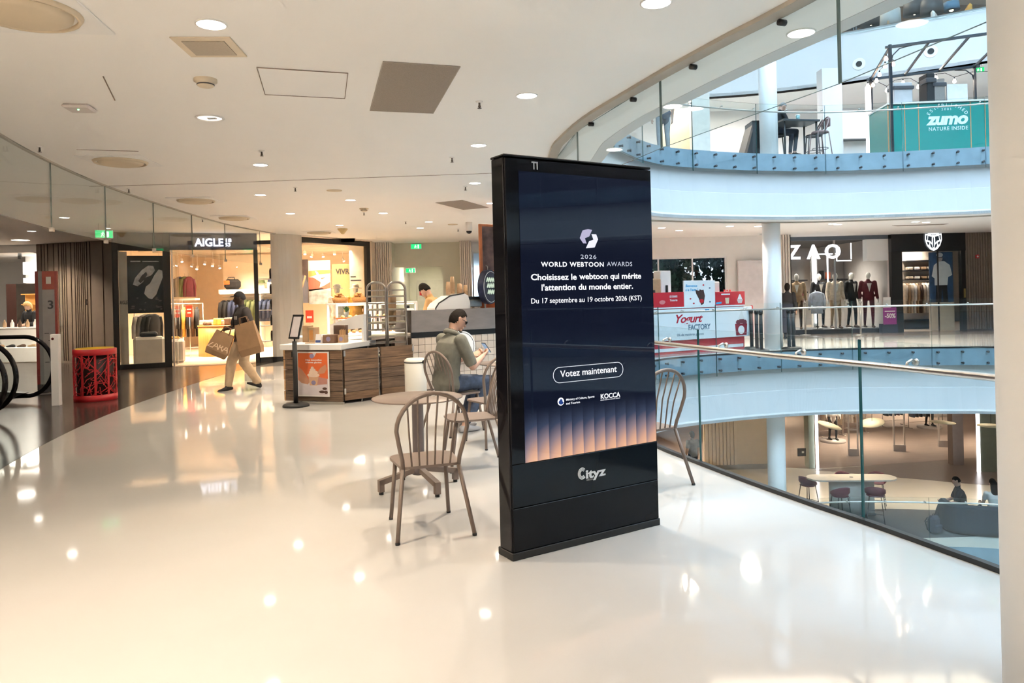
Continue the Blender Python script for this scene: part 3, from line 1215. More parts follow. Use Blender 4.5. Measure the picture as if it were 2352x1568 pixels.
def bake_figures():
    bpy.context.view_layer.update()
    dg = bpy.context.evaluated_depsgraph_get()
    order = {'S': 0, 'T': 1, 'B': 2, 'H': 3}
    out = []
    for o, seg in FIGS:
        me = bpy.data.meshes.new_from_object(o.evaluated_get(dg))
        out.append((o, seg, me))
    for o, seg, me in out:
        mats = [m for m in o.data.materials]
        o.modifiers.clear()
        o.data = me
        me.materials.clear()
        for m in mats:
            me.materials.append(m)
        import numpy as np
        C = np.empty(len(me.polygons) * 3)
        me.polygons.foreach_get('center', C)
        C = C.reshape(-1, 3)
        best = np.full(len(C), 1e9)
        idx = np.zeros(len(C), dtype=np.int32)
        for (a, b, r, z) in seg:
            a, b = np.array(a), np.array(b)
            d = b - a
            L = max(1e-9, d.dot(d))
            tt = np.clip((C - a) @ d / L, 0, 1)
            dist = np.linalg.norm(C - a - tt[:, None] * d, axis=1) - r
            k = dist < best
            best[k] = dist[k]
            idx[k] = order[z]
        me.polygons.foreach_set('material_index', idx)
        me.polygons.foreach_set('use_smooth', np.ones(len(C), dtype=bool))
        me.update()


def stand_pose(h=1.75, lean=0.0, stride=0.0, arm=0.0):
    k = h / 1.75
    J = dict(pelvis=(0, 0, 0.97), chest=(0, 0.01 + lean * .3, 1.24), neck=(0, lean * .6, 1.47), head=(0, 0.025 + lean * .8, 1.625), sl=(-0.185, lean * .5, 1.41), sr=(0.185, lean * .5, 1.41),
             el=(-0.235, -0.03 - arm * .3, 1.12), er=(0.235, -0.03 + arm * .3, 1.12), wl=(-0.25, 0.06 - arm, 0.88), wr=(0.25, 0.06 + arm, 0.88),
             hl=(-0.09, 0, 0.92), hr=(0.09, 0, 0.92), kl=(-0.10, 0.03 + stride * .55, 0.51), kr=(0.10, 0.03 - stride * .35, 0.51), al=(-0.10, stride, 0.085), ar=(0.10, -stride, 0.085))
    return {a: tuple(x * k for x in b) for a, b in J.items()}


skin_l = mat('skin_light', (0.55, 0.33, 0.24), 0.5, var=0.05, scale=20)
skin_d = mat('skin_dark', (0.055, 0.030, 0.020), 0.5, var=0.06, scale=20)
olive = mat('olive_shirt', (0.14, 0.14, 0.115), 0.8, var=0.12, scale=14, bump=0.4)
denim = mat('blue_denim', (0.042, 0.062, 0.105), 0.85, var=0.3, scale=18, bump=0.3)
char_tee = mat('charcoal_tee', (0.035, 0.030, 0.030), 0.85, var=0.15, scale=12, bump=0.3)
beige_cloth = mat('beige_trousers', (0.50, 0.38, 0.25), 0.85, var=0.12, scale=10, bump=0.5)
tan_cloth = mat('tan_work_shirt', (0.52, 0.31, 0.13), 0.85, var=0.1, scale=12, bump=0.4)
black_cloth = mat('black_cloth', (0.010, 0.010, 0.012), 0.85, var=0.2, scale=14, bump=0.3)
white_cloth = mat('white_cloth', (0.72, 0.71, 0.69), 0.8, var=0.05, scale=10, bump=0.4)
grey_cloth = mat('grey_cloth', (0.25, 0.27, 0.29), 0.85, var=0.1, scale=12, bump=0.4)
navy_cloth = mat('navy_cloth', (0.02, 0.025, 0.045), 0.85, var=0.15, scale=12, bump=0.3)
shoe_b = mat('black_shoe', (0.008, 0.008, 0.009), 0.5)
shoe_w = mat('white_red_trainer', (0.6, 0.58, 0.56), 0.5)
hair_b = mat('black_brown_hair', (0.010, 0.007, 0.005), 0.75, var=0.5, scale=60, bump=0.6, spec=0.15)
hair_y = mat('blond_hair', (0.55, 0.32, 0.12), 0.5, var=0.35, scale=50, bump=0.6)
hair_g = mat('grey_hair', (0.22, 0.22, 0.23), 0.5, var=0.4, scale=60, bump=0.5)
lens = mat('dark_lens', (0.01, 0.01, 0.012), 0.1, var=0)


def eyes(t, head, HM, s=1.0):
    for sx in (-1, 1):
        MB().ball(V(head) + HM @ V((sx * 0.031, 0.081, 0.008)), 0.0075 * s, 8, 6).build('eye', lens, t)


# --- the seated man with the phone
PM = dict(pelvis=(0, -0.09, 0.56), chest=(0, -0.06, 0.83), neck=(0, 0.00, 1.065), head=(0, 0.085, 1.215), sl=(-0.19, 0.0, 1.0), sr=(0.19, -0.02, 1.0),
          el=(-0.22, 0.10, 0.73), er=(0.235, 0.10, 0.715), wl=(-0.085, 0.34, 0.80), wr=(0.075, 0.36, 0.80), hdl=(0.05, 0.09, 0.045), hdr=(-0.03, 0.10, 0.045), pnl=(0.6, -0.2, 0.7), pnr=(-0.6, -0.2, 0.7),
          hl=(-0.095, -0.06, 0.53), hr=(0.095, -0.06, 0.53), kl=(-0.13, 0.41, 0.52), kr=(0.13, 0.40, 0.53), al=(-0.11, 0.20, 0.085), ar=(0.12, 0.06, 0.085), fl=(-0.1, 1, 0), fr=(0.1, 1, 0))
pt, ph, pM = person('seated man in an olive short-sleeved shirt and jeans looking at his phone', (-0.70, 8.44, 0), R(-50), PM, [skin_l, olive, denim, mat('grey_trainer', (0.35, 0.34, 0.34), 0.6)], sleeve=0.82, voxel=0.0085, bulk=1.1, headrot=(R(-16), 0, R(-12)), hem=0.06, curl=0.75)
pt.scale = (1.05, 1.05, 1.05)
hair_mesh(ph, pM, 1.0, 0.060, -0.055, 1.075).build('hair', hair_b, pt)
eyes(pt, ph, pM)
q = lambda x, y, z: V(ph) + pM @ V((x, y, z))
gm = MB()
for sx in (-1, 1):
    gm.ball(q(sx * 0.034, 0.094, 0.004), (0.028, 0.006, 0.02), 12, 6, pM)
    gm.tube([q(sx * 0.06, 0.088, 0.01), q(sx * 0.08, 0.02, 0.012)], 0.003, 6)
gm.tube([q(-0.012, 0.1, 0.01), q(0.012, 0.1, 0.01)], 0.003, 6)
gm.build('sunglasses', lens, pt)
cm = MB()
col_pts = [V(PM['neck']) + V((cos(a) * 0.078, sin(a) * 0.072 - 0.004, 0.012 - 0.03 * sin(a))) for a in [R(110) + R(320) * k / 18 for k in range(19)]]
cm.tube(col_pts, 0.016, 8, flat=1.6)
cm.build('collar', olive, pt)
MBp = MB()
MBp.M = Matrix.Translation((0, 0, 0))
ph_c = thing('phone', 'dark smartphone held up in the seated man\'s hands', 'phone', pt.location + Matrix.Rotation(R(-50), 3, 'Z') @ V((-0.005, 0.475, 0.885)) * 1.05, R(-50))
pmx = Matrix.Rotation(R(38), 4, 'X')
m1 = MB(); m1.M = pmx; m1.box(-0.037, 0.037, -0.004, 0.004, -0.075, 0.075, 0.003); m1.build('case', black_gloss, ph_c)
m1 = MB(); m1.M = pmx; m1.box(-0.034, 0.034, -0.0052, -0.0042, -0.07, 0.07); m1.build('display', emis('phone_screen', (0.35, 0.45, 0.6), 0.4), ph_c)

# --- sliver of the person opposite, mostly hidden by the totem
PO = dict(PM)
pt, ph, pM = person('person in a dark blue top half hidden behind the totem at the table', (0.42, 9.12, 0.0), R(100), PO, [skin_l, mat('blue_top', (0.05, 0.09, 0.16), 0.8, bump=0.3), denim, shoe_b], voxel=0.014, hem=0.05, headrot=(R(-10), 0, 0))
hair_mesh(ph, pM).build('hair', hair_b, pt)

# --- the walking man with paper bags
PW = dict(pelvis=(0, 0, 0.93), chest=(0, 0.0, 1.20), neck=(0, 0.01, 1.44), head=(0, 0.045, 1.60), sl=(-0.20, 0.01, 1.38), sr=(0.20, -0.01, 1.38),
          el=(-0.27, -0.06, 1.10), er=(0.25, 0.08, 1.10), wl=(-0.22, 0.10, 0.98), wr=(0.14, 0.27, 1.07), hdl=(0.1, 0.2, -0.05), hdr=(-0.2, 0.1, 0.02),
          hl=(-0.095, 0, 0.89), hr=(0.095, 0, 0.89), kl=(-0.10, 0.03, 0.49), kr=(0.11, 0.17, 0.50), al=(-0.10, -0.22, 0.115), ar=(0.10, 0.24, 0.085))
WR = atan2(-0.9, -0.45) - pi / 2
pt, ph, pM = person('man in a charcoal tee, beige trousers and black cap walking with paper bags', (-4.74, 12.92, 0), R(130), PW, [skin_d, char_tee, beige_cloth, shoe_b], sleeve=0.75, voxel=0.011, bulk=1.14, pants='baggy', hem=0.0, foot_pitch=(R(-22), R(6)), headrot=(R(-3), 0, R(-22)))
hair_mesh(ph, pM, 1.0, 0.040, -0.02, 1.11, True).build('cap', black_cloth, pt)
cb = MB()
cb.ball(V(ph) + pM @ V((0, 0.105, 0.045)), (0.062, 0.055, 0.008), 14, 6, pM)
cb.build('cap_peak', black_cloth, pt)
eyes(pt, ph, pM)
bp = MB(); bp.box(-0.10, 0.03, 0.134, 0.140, 1.235, 1.295); bp.build('chest_print', mat('pale_print', (0.55, 0.52, 0.48), 0.7), pt)

# --- barista behind the counter
PB = stand_pose(1.76, 0.16)
PB.update(el=(-0.26, 0.14, 1.14), er=(0.26, 0.14, 1.14), wl=(-0.14, 0.38, 1.12), wr=(0.14, 0.38, 1.12), head=(0, 0.20, 1.60))
pt, ph, pM = person('barista with short dark hair in a tan shirt bending over the coffee machine', (-1.36, 13.22, 0.06), R(78), PB, [skin_l, tan_cloth, black_cloth, shoe_b], sleeve=0.85, voxel=0.011, headrot=(R(-28), 0, R(-10)))
hair_mesh(ph, pM, 1.0, 0.045, -0.03, 1.14, False, 0.03).build('hair', hair_b, pt)
eyes(pt, ph, pM)
MB().box(-0.13, 0.13, 0.115, 0.135, 0.55, 1.28, 0.008).build('apron', mat('dark_tan_apron', (0.30, 0.16, 0.07), 0.8), pt)
# ------------------------------------------------------------------ cafe kiosk
old_wood = wood('weathered_plank', (0.045, 0.030, 0.022), (0.21, 0.135, 0.085), 0.7, 2.2, 0, 0.5)
old_wood_b = wood('weathered_plank_brown', (0.07, 0.040, 0.022), (0.25, 0.15, 0.085), 0.7, 2.0, 0, 0.5)
end_wood = mat('sawn_plank_end', (0.42, 0.24, 0.11), 0.7, var=0.25, scale=20)
white_top = mat('white_worktop', (0.82, 0.80, 0.77), 0.3, var=0.01)
kraft = mat('kraft_card', (0.42, 0.27, 0.15), 0.75, var=0.08, scale=12)
kraft_d = mat('brown_card', (0.18, 0.10, 0.06), 0.75, var=0.08, scale=12)
orange = mat('orange_plastic', (0.75, 0.14, 0.03), 0.4, var=0.03)
tin = mat('rack_metal', (0.36, 0.33, 0.30), 0.35, metal=0.8, var=0.1, scale=20)
ibox = lambda nm, m_, par, x0, x1, y0, y1, z0, z1, b=0.0: MB().box(x0, x1, y0, y1, z0, z1, b).build(nm, m_, par)


def px_box(px0, px1, py0, py1, Y):
    """extents (x0, x1, z0, z1) of a pixel box standing at depth Y"""
    a, b = atd(px0, (py0 + py1) / 2, Y), atd(px1, (py0 + py1) / 2, Y)
    c, d = atd((px0 + px1) / 2, py1, Y), atd((px0 + px1) / 2, py0, Y)
    return a.x, b.x, c.z, d.z


W0, W1 = V((-3.46, 11.14, 0)), V((-2.53, 10.84, 0))
wd = W1 - W0
WL, WA = wd.length, atan2(wd.y, wd.x)
t = thing('wooden_counter', 'weathered plank counter with a white worktop and an ice cream poster', 'counter', W0, WA)
ibox('carcass', mat('dark_carcass', (0.05, 0.04, 0.035), 0.7), t, 0.02, WL - 0.02, 0.03, 0.98, 0.03, 0.80)
zs = [0.03, 0.185, 0.345, 0.50, 0.655, 0.80]
for i in range(5):
    off = random.uniform(-0.004, 0.006)
    ibox('plank', old_wood if i != 4 else old_wood_b, t, 0.0, WL, -0.0 + off, 0.028, zs[i] + 0.004, zs[i + 1] - 0.004, 0.003)
    o = MB().box(-0.028, 0.0, 0.0 + off, 1.0, zs[i] + 0.004, zs[i + 1] - 0.004, 0.003)
    o.build('plank', [end_wood], t)
ibox('worktop', white_top, t, -0.06, WL + 0.02, -0.05, 1.02, 0.80, 0.885, 0.008)
ibox('base_rail', mat('grey_base', (0.3, 0.28, 0.25), 0.5), t, 0.3, WL + 0.02, -0.03, 0.02, 0.0, 0.03, 0.002)


def face_uv(px, py, o, d):
    """local (u, z) on the vertical plane through o along d"""
    dn = V(d).normalized()
    p = onplane(px, py, o, V((dn.y, -dn.x, 0))) - V(o)
    return p.dot(dn), p.z


# ice cream poster hung on the planks
pu0, pz0 = face_uv(686, 909, W0, wd)
pu1, pz1 = face_uv(757, 807, W0, wd)
t = thing('poster', 'framed orange poster of a swirled ice cream cup on the planks', 'poster', W0, WA)
ibox('frame', mat('white_frame', (0.75, 0.72, 0.70), 0.4), t, pu0, pu1, -0.028, -0.016, pz0, pz1, 0.003)
pw, phh = pu1 - pu0, pz1 - pz0
PFX = Matrix(((pw, 0, 0, pu0), (0, 0, 1, 0), (0, phh, 0, pz0), (0, 0, 0, 1)))


def print_shape(par, M, poly, mt, y, name='print'):
    mb = MB()
    mb.M = M
    mb.prism(poly, y, y + 0.0012)
    return mb.build(name, mt, par)


ell = lambda cx, cy, rx, ry, n=20, a0=0, a1=360: [(cx + rx * cos(R(a0 + (a1 - a0) * k / n)), cy + ry * sin(R(a0 + (a1 - a0) * k / n))) for k in range(n if a1 - a0 == 360 else n + 1)]
print_shape(t, PFX, [(0.04, 0.03), (0.96, 0.03), (0.96, 0.97), (0.04, 0.97)], mat('poster_pale', (0.62, 0.56, 0.58), 0.4), -0.0292)
print_shape(t, PFX, [(0.04, 0.36), (0.50, 0.30), (0.96, 0.40), (0.96, 0.97), (0.62, 0.97), (0.55, 0.88), (0.50, 0.97), (0.04, 0.97)], mat('poster_orange', (0.66, 0.13, 0.035), 0.4), -0.0305)
print_shape(t, PFX, [(0.60, 0.26), (0.94, 0.28), (0.94, 0.40), (0.66, 0.44)], mat('poster_rose', (0.45, 0.22, 0.18), 0.4), -0.0315)
print_shape(t, PFX, [(0.06, 0.36), (0.14, 0.30), (0.34, 0.27), (0.40, 0.33), (0.30, 0.46), (0.18, 0.58), (0.06, 0.66)], mat('poster_skin', (0.50, 0.24, 0.14), 0.5), -0.0318)
print_shape(t, PFX, [(0.60, 0.50), (0.86, 0.52), (0.94, 0.62), (0.90, 0.72), (0.74, 0.64)], mat('poster_skin', (0.50, 0.24, 0.14), 0.5), -0.0318)
print_shape(t, PFX, [(0.36, 0.46), (0.68, 0.46), (0.63, 0.25), (0.40, 0.25)], mat('poster_cup', (0.60, 0.36, 0.22), 0.5), -0.033)
for (cx, cy, rx, ry) in ((0.52, 0.48, 0.19, 0.05), (0.52, 0.54, 0.14, 0.045), (0.50, 0.59, 0.09, 0.04), (0.49, 0.635, 0.045, 0.035)):
    print_shape(t, PFX, ell(cx, cy, rx, ry), mat('poster_cream', (0.72, 0.56, 0.45), 0.5), -0.034 - 0.001 * cy)
print_shape(t, PFX, ell(0.52, 0.31, 0.07, 0.05), mat('poster_mauve', (0.25, 0.22, 0.36), 0.5), -0.0345)
print_shape(t, PFX, ell(0.48, 0.90, 0.07, 0.05), mat('poster_mauve', (0.25, 0.22, 0.36), 0.5), -0.0345)
for (cx, cy, rx, ry) in ((0.78, 0.11, 0.10, 0.03), (0.86, 0.18, 0.07, 0.03), (0.90, 0.10, 0.05, 0.04)):
    print_shape(t, PFX, ell(cx, cy, rx, ry), mat('poster_choc', (0.10, 0.05, 0.035), 0.5), -0.033)
for s_, vv in (('Nos nouvelles', 0.80), ('crèmes glacées', 0.745)):
    o = text(s_, 0.022, mat('poster_white', (0.8, 0.78, 0.76), 0.5), t, (pu0 + pw * 0.28, -0.0325, pz0 + phh * vv), UP, 'lettering', 0.04, 0.0004, 'LEFT')
    WID.append((o, pw * 0.5))

# plank swing gates
G0, G1 = V((-2.515, 10.86, 0)), V((-1.66, 11.64, 0))
gd = (G1 - G0)
GA = atan2(gd.y, gd.x)
for k, (a, b, lab) in enumerate(((0.02, 0.60, 'weathered plank gate next to the ice cream poster'), (0.66, 1.24, 'weathered plank gate beside the tiled bar and white bin'))):
    o_ = G0 + gd.normalized() * a
    t = thing('swing_gate', lab, 'gate', o_, GA)
    L_ = b - a
    z = 0.045
    for i, h in enumerate((0.12, 0.165, 0.155, 0.15, 0.165)):
        ibox('plank', old_wood if i in (1, 2) else old_wood_b, t, 0.0, L_, random.uniform(-0.003, 0.003), 0.028, z + 0.0025, z + h - 0.0025, 0.002)
        z += h
    ibox('edge_trim', tin, t, L_, L_ + 0.012, 0.0, 0.03, 0.045, z, 0.002)
    ibox('back_board', mat('dark_carcass', (0.05, 0.04, 0.035), 0.7), t, 0.0, L_, 0.029, 0.045, 0.05, z - 0.005)
    hx = 0.0 if k == 0 else L_
    for hz in (0.14, z - 0.10):
        ibox('hinge', steel, t, hx - 0.015, hx + 0.015, -0.012, 0.0, hz, hz + 0.085, 0.003)
    MB().cyl((L_ * 0.5, 0.015, 0.0), (L_ * 0.5, 0.015, 0.05), 0.012, n=8).build('floor_pin', tin, t)

# white serving counter with shelves behind the gates
t = thing('serving_counter', 'white serving counter with open shelves of baskets behind the gates', 'counter', (0, 0, 0))
SC0, SC1 = V((-2.72, 12.02, 0)), V((-2.02, 13.02, 0))
sd = SC1 - SC0
t.location, t.rotation_euler = SC0, (0, 0, atan2(sd.y, sd.x))
SL = sd.length
ibox('worktop', white_top, t, -0.02, SL, -0.06, 0.55, 0.845, 0.89, 0.006)
ibox('back_panel', white, t, 0.0, SL, 0.5, 0.52, 0.02, 0.845)
for x in (0.0, 0.42, 0.95, SL - 0.03):
    ibox('upright', white, t, x, x + 0.025, 0.0, 0.5, 0.0, 0.845)
for z in (0.08, 0.42, 0.63):
    ibox('shelf', white, t, 0.0, SL, 0.0, 0.5, z, z + 0.02)
for i, (x, z) in enumerate(((0.50, 0.65), (0.50, 0.44), (1.05, 0.65), (1.05, 0.44))):
    b = thing('shelf_basket', ['dark basket high on the white serving counter', 'dark basket low on the white serving counter', 'dark basket on the top shelf near the tiled bar', 'dark basket on the middle shelf near the tiled bar'][i], 'basket', t.matrix_basis @ V((x, 0.03, z)), t.rotation_euler.z, 'dark shelf baskets')
    m_ = MB()
    m_.box(0, 0.40, 0, 0.36, 0, 0.012); m_.box(0, 0.40, 0, 0.012, 0.012, 0.15); m_.box(0, 0.40, 0.348, 0.36, 0.012, 0.15); m_.box(0, 0.012, 0.012, 0.348, 0.012, 0.15); m_.box(0.388, 0.40, 0.012, 0.348, 0.012, 0.15)
    m_.build('basket_body', mat('dark_wicker', (0.05, 0.04, 0.035), 0.8, bump=0.4, scale=60), b)
    ibox('rim', mat('dark_wicker_rim', (0.08, 0.06, 0.05), 0.7), b, -0.006, 0.406, -0.006, 0.004, 0.14, 0.155)

# back pastry bar with glass cases
BC0, BC1 = V((-3.62, 12.80, 0)), V((-1.62, 14.0, 0))
bd = BC1 - BC0
BA, BL = atan2(bd.y, bd.x), (BC1 - BC0).length
t = thing('pastry_bar', 'long white back bar under the glass pastry cases', 'counter', BC0, BA)
ibox('body', white, t, 0, BL, 0, 0.7, 0.0, 0.86)
ibox('worktop', white_top, t, -0.03, BL + 0.03, -0.04, 0.74, 0.86, 0.90, 0.006)
ibox('kick_board', dark_grey, t, 0, BL, -0.006, 0.0, 0.0, 0.10)
warm_strip = emis('case_light', (1.0, 0.80, 0.55), 2.5)
for k, x in enumerate((0.58, 1.40)):
    c = thing('pastry_case', ['lit glass pastry case with an orange ledge, left one', 'lit glass pastry case with an orange ledge, nearer the tray rack'][k], 'display case', BC0 + bd.normalized() * x, BA, 'glass pastry cases')
    Lc = 0.76
    ibox('base', white, c, 0, Lc, 0.06, 0.62, 0.90, 0.925)
    for a in (0.0, Lc - 0.04):
        for y_ in (0.06, 0.58):
            ibox('post', white, c, a, a + 0.04, y_, y_ + 0.04, 0.925, 1.46)
    ibox('top', white, c, 0, Lc, 0.06, 0.62, 1.44, 1.475, 0.004)
    ibox('ledge', orange, c, -0.01, Lc + 0.01, 0.035, 0.06, 1.19, 1.215, 0.003)
    ibox('shelf', shopglass, c, 0.04, Lc - 0.04, 0.08, 0.60, 1.185, 1.193)
    ibox('front_pane', shopglass, c, 0.04, Lc - 0.04, 0.062, 0.068, 0.93, 1.44)
    ibox('light_strip', warm_strip, c, 0.06, Lc - 0.06, 0.10, 0.13, 1.425, 1.438)
    ibox('light_strip', warm_strip, c, 0.06, Lc - 0.06, 0.10, 0.13, 1.172, 1.184)
    light('case_glow', 'AREA', BC0 + Matrix.Rotation(BA, 3, 'Z') @ V((x + Lc / 2, 0.3, 1.42)), 5, WARM, shape='RECTANGLE', size=0.6, size_y=0.3)
    ri = Matrix.Rotation(BA, 3, 'Z')
    for j in range(9):
        lx, ly, lz = x + 0.11 + 0.13 * (j % 5), 0.2 + 0.22 * (j // 5), 0.926 if j < 5 else 1.194
        nm, lb = ('pastry', 'golden pastry, %s from the left on the %s shelf of the %s glass case' % (ORD[j if j < 5 else j - 5], 'lower' if j < 5 else 'upper', 'left' if k == 0 else 'right'))
        o = MB()
        o.lathe([(0.0, 0.0), (0.045, 0.004), (0.052, 0.022), (0.040, 0.042), (0.018, 0.052), (0.0, 0.055)], 12, close=False, sx=1.1, sy=0.8)
        o = o.build(nm, mat('baked_crust', (0.50, 0.24, 0.07), 0.6, var=0.3, scale=25, bump=0.4), None, BC0 + ri @ V((lx, ly, lz)), random.uniform(0, 3))
        tag(o, lb, 'pastry', 'pastries in the glass cases')
# bread basket on the pastry bar
for k, x in enumerate((0.25, 0.62)):
    b = thing('bread_basket', ['wicker basket heaped with rolls on the pastry case, left', 'wicker basket heaped with rolls on the pastry case, right'][k], 'basket', BC0 + Matrix.Rotation(BA, 3, 'Z') @ V((x + 0.5, 0.34, 1.476)), BA)
    MB().lathe([(0.10, 0.0), (0.13, 0.10), (0.122, 0.10), (0.094, 0.008)], 18, sx=1.2, close=True).build('basket_body', mat('wicker', (0.42, 0.2, 0.06), 0.8, var=0.3, scale=60, bump=0.5), b)
    for j in range(7):
        a = j * 0.9
        MB().ball((0.07 * cos(a) * (j > 0), 0.05 * sin(a) * (j > 0), 0.105 + 0.03 * (j % 3)), (0.045, 0.03, 0.026), 10, 6).build('roll', mat('baked_crust', (0.50, 0.24, 0.07), 0.6), b)

# tray rack
def tray_rack(label, loc, rz):
    t = thing('tray_rack', label, 'rack', loc, rz, 'steel tray racks')
    for y_ in (0.0, 0.36):
        pts = [(0.0, y_, 0.05), (0.0, y_, 1.68)]
        for k in range(1, 8):
            a = pi - (pi / 2) * k / 7
            pts.append((0.12 + 0.12 * cos(a), y_, 1.68 + 0.12 * sin(a)))
        for k in range(8):
            a = pi / 2 - (pi / 2) * k / 7
            pts.append((0.17 + 0.12 * cos(a), y_, 1.68 + 0.12 * sin(a)))
        pts.append((0.29, y_, 0.05))
        MB().tube(pts, 0.016, 8).build('side_hoop', tin, t)
    for i in range(14):
        z = 0.30 + i * 0.105
        for y_ in (0.004, 0.356):
            ibox('runner', tin, t, 0.0, 0.29, y_ - 0.014, y_ + 0.014, z, z + 0.016)
    for z in (0.14, 1.80):
        for x in (0.11, 0.18):
            MB().cyl((x, 0.0, z), (x, 0.36, z), 0.010, n=8).build('cross_bar', tin, t)
    for x in (0.0, 0.29):
        for y_ in (0.0, 0.36):
            MB().cyl((x - 0.012, y_, 0.035), (x + 0.012, y_, 0.035), 0.035, n=14).build('castor', black_matte, t)
    for i in (3, 6, 8, 10, 12):
        z = 0.30 + i * 0.105 + 0.018
        ibox('tray', mat('alu_tray', (0.5, 0.48, 0.36), 0.35, metal=0.8), t, 0.0, 0.29, 0.005, 0.355, z, z + 0.012)
    return t


p = atd(851, 760, 11.9)
tray_rack('steel tray rack standing left, its hoop next to the pastry cases', (-2.29, 11.60, 0), R(10))
tray_rack('steel tray rack standing right, its hoop next to the tiled bar', (-1.985, 11.70, 0), R(10))

# tiled bar
TB = V((-1.66, 12.02, 0))
td = V((0.82, 0.57, 0)).normalized()
TA = atan2(td.y, td.x)
TLn = 3.3
t = thing('tiled_bar', 'cafe bar faced with square beige tiles under a grey concrete upstand', 'counter', TB, TA)
grout = mat('grout', (0.22, 0.17, 0.14), 0.9, var=0.1, scale=30)
ibox('body', grout, t, 0, TLn, 0.012, 0.62, 0.0, 0.885)
tile_m = [mat('beige_tile_%d' % i, c, 0.25, var=0.03, scale=8) for i, c in enumerate(((0.66, 0.56, 0.46), (0.69, 0.59, 0.49), (0.63, 0.53, 0.44)))]
S_ = 0.1235
tms = [MB().box(0.003, S_ - 0.003, 0.0, 0.013, 0.003, S_ - 0.003, 0.0025).build('tile', m_, t, (0, 0, 0)) for m_ in tile_m]
first = set()
for i in range(26):
    for j in range(7):
        k = random.randrange(3)
        lo = (i * S_, random.uniform(-0.0008, 0.0008), 0.02 + j * S_)
        if k not in first:
            first.add(k)
            tms[k].location = lo
        else:
            link('tile', tms[k].data, t, lo)
ibox('black_band', black_metal, t, -0.004, TLn, -0.012, 0.02, 0.885, 0.97, 0.002)
ibox('upstand', mat('grey_concrete_board', (0.21, 0.19, 0.185), 0.7, var=0.12, scale=3, bump=0.1, stretch=(1, 1, 3)), t, -0.004, TLn, -0.02, 0.05, 0.97, 1.335, 0.003)
ibox('upstand_end', mat('grey_concrete_board', (0.21, 0.19, 0.185), 0.7), t, -0.004, 0.03, 0.05, 0.60, 0.97, 1.335, 0.003)
ibox('bar_top', white_top, t, 0.03, TLn, 0.05, 0.70, 1.06, 1.10, 0.004)

# round lit sign on the tiles
su, sz = face_uv(1056, 795, TB, td)
t = thing('round_sign', 'glowing white round sign with a thin black ring on the tiles', 'sign', TB, TA)
ringp = lambda r, y: [(su + r * cos(2 * pi * k / 40), y, sz + r * sin(2 * pi * k / 40)) for k in range(40)]
m_ = MB(); m_.cyl((su, -0.075, sz), (su, -0.012, sz), 0.262, n=48, sm=False); m_.build('drum', white, t)
m_ = MB(); m_.cyl((su, -0.080, sz), (su, -0.075, sz), 0.258, n=48, sm=False); m_.build('lit_face', emis('sign_white', (1.0, 0.98, 0.93), 0.42), t)
m_ = MB(); m_.tube(ringp(0.235, -0.081), 0.005, 6, closed=True); m_.build('ring', black_matte, t)
text('ra', 0.075, black_matte, t, (su + 0.07, -0.0815, sz - 0.01), UP, 'lettering', 0.0, 0.0004, 'CENTER', 1.1, 0.35)
m_ = MB(); m_.tube([(su + 0.02, -0.082, sz - 0.07), (su + 0.06, -0.082, sz - 0.06), (su + 0.05, -0.082, sz - 0.09)], 0.003, 5); m_.build('script_stroke', black_matte, t)

# coffee machine
CM = TB + td * 0.86 + V((-td.y, td.x, 0)) * 0.36
t = thing('coffee_machine', 'white rounded espresso machine behind the grey upstand', 'coffee machine', (CM.x, CM.y, 1.10), TA)
body = [(-0.34, 0.18), (-0.34, 0.26), (-0.28, 0.34), (-0.06, 0.46), (0.22, 0.50), (0.30, 0.46), (0.34, 0.34), (0.36, 0.0), (-0.22, 0.0), (-0.22, 0.16)]
m_ = MB(); m_.M = Matrix(((1, 0, 0, 0), (0, 0, 1, 0), (0, 1, 0, 0), (0, 0, 0, 1))); m_.prism(body, -0.26, 0.05); m_.build('shell', mat('white_enamel', (0.78, 0.76, 0.75), 0.12, var=0, coat=0.5), t)
m_ = MB(); m_.tube([(x, -0.262, z) for (x, z) in body[:5]], 0.012, 8); m_.build('edge_trim', black_matte, t)
ibox('drip_tray', steel, t, 0.36, 0.62, -0.2, 0.2, 0.0, 0.10, 0.004)
ibox('head', steel, t, 0.34, 0.60, -0.24, 0.2, 0.26, 0.38, 0.01)
ibox('cup_rail', black_metal, t, 0.30, 0.62, -0.25, -0.235, 0.38, 0.44, 0.004)
m_ = MB(); m_.tube([(0.60, -0.22, 0.46), (0.67, -0.22, 0.34), (0.69, -0.22, 0.0)], 0.018, 8); m_.build('side_tube', mat('white_enamel', (0.78, 0.76, 0.75), 0.12), t)
for x in (0.43, 0.53):
    MB().cyl((x, -0.05, 0.20), (x, -0.05, 0.26), 0.03, n=14).build('group_head', steel, t)
cup_m = MB().lathe([(0.0, 0.0), (0.042, 0.0), (0.040, 0.008), (0.030, 0.105), (0.0, 0.105)], 16, close=False)
cup_me = None
lx = V((cos(TA), sin(TA), 0))
ly = V((-sin(TA), cos(TA), 0))
for k, (u, v_, n) in enumerate(((0.02, -0.10, 6), (0.13, -0.06, 9), (0.23, -0.12, 4), (0.30, -0.04, 5), (0.36, -0.12, 4))):
    b = CM + lx * (u - 0.02) + ly * v_
    t = thing('cup_stack', 'stack of upturned kraft paper cups on the coffee machine, ' + ['first from the barista', 'tallest one', 'short one in the middle', 'fourth from the barista', 'short one nearest the blue sign'][k], 'cups', (b.x, b.y, 1.10 + (0.495 if u > 0.05 else 0.48) - (0.03 if u > 0.25 else 0)), 0, 'kraft cup stacks')
    for j in range(n):
        if cup_me is None:
            cup_me = cup_m.build('cup', kraft, t, (0, 0, j * 0.024)).data
        else:
            link('cup', cup_me, t, (0, 0, j * 0.024), random.uniform(0, 3))
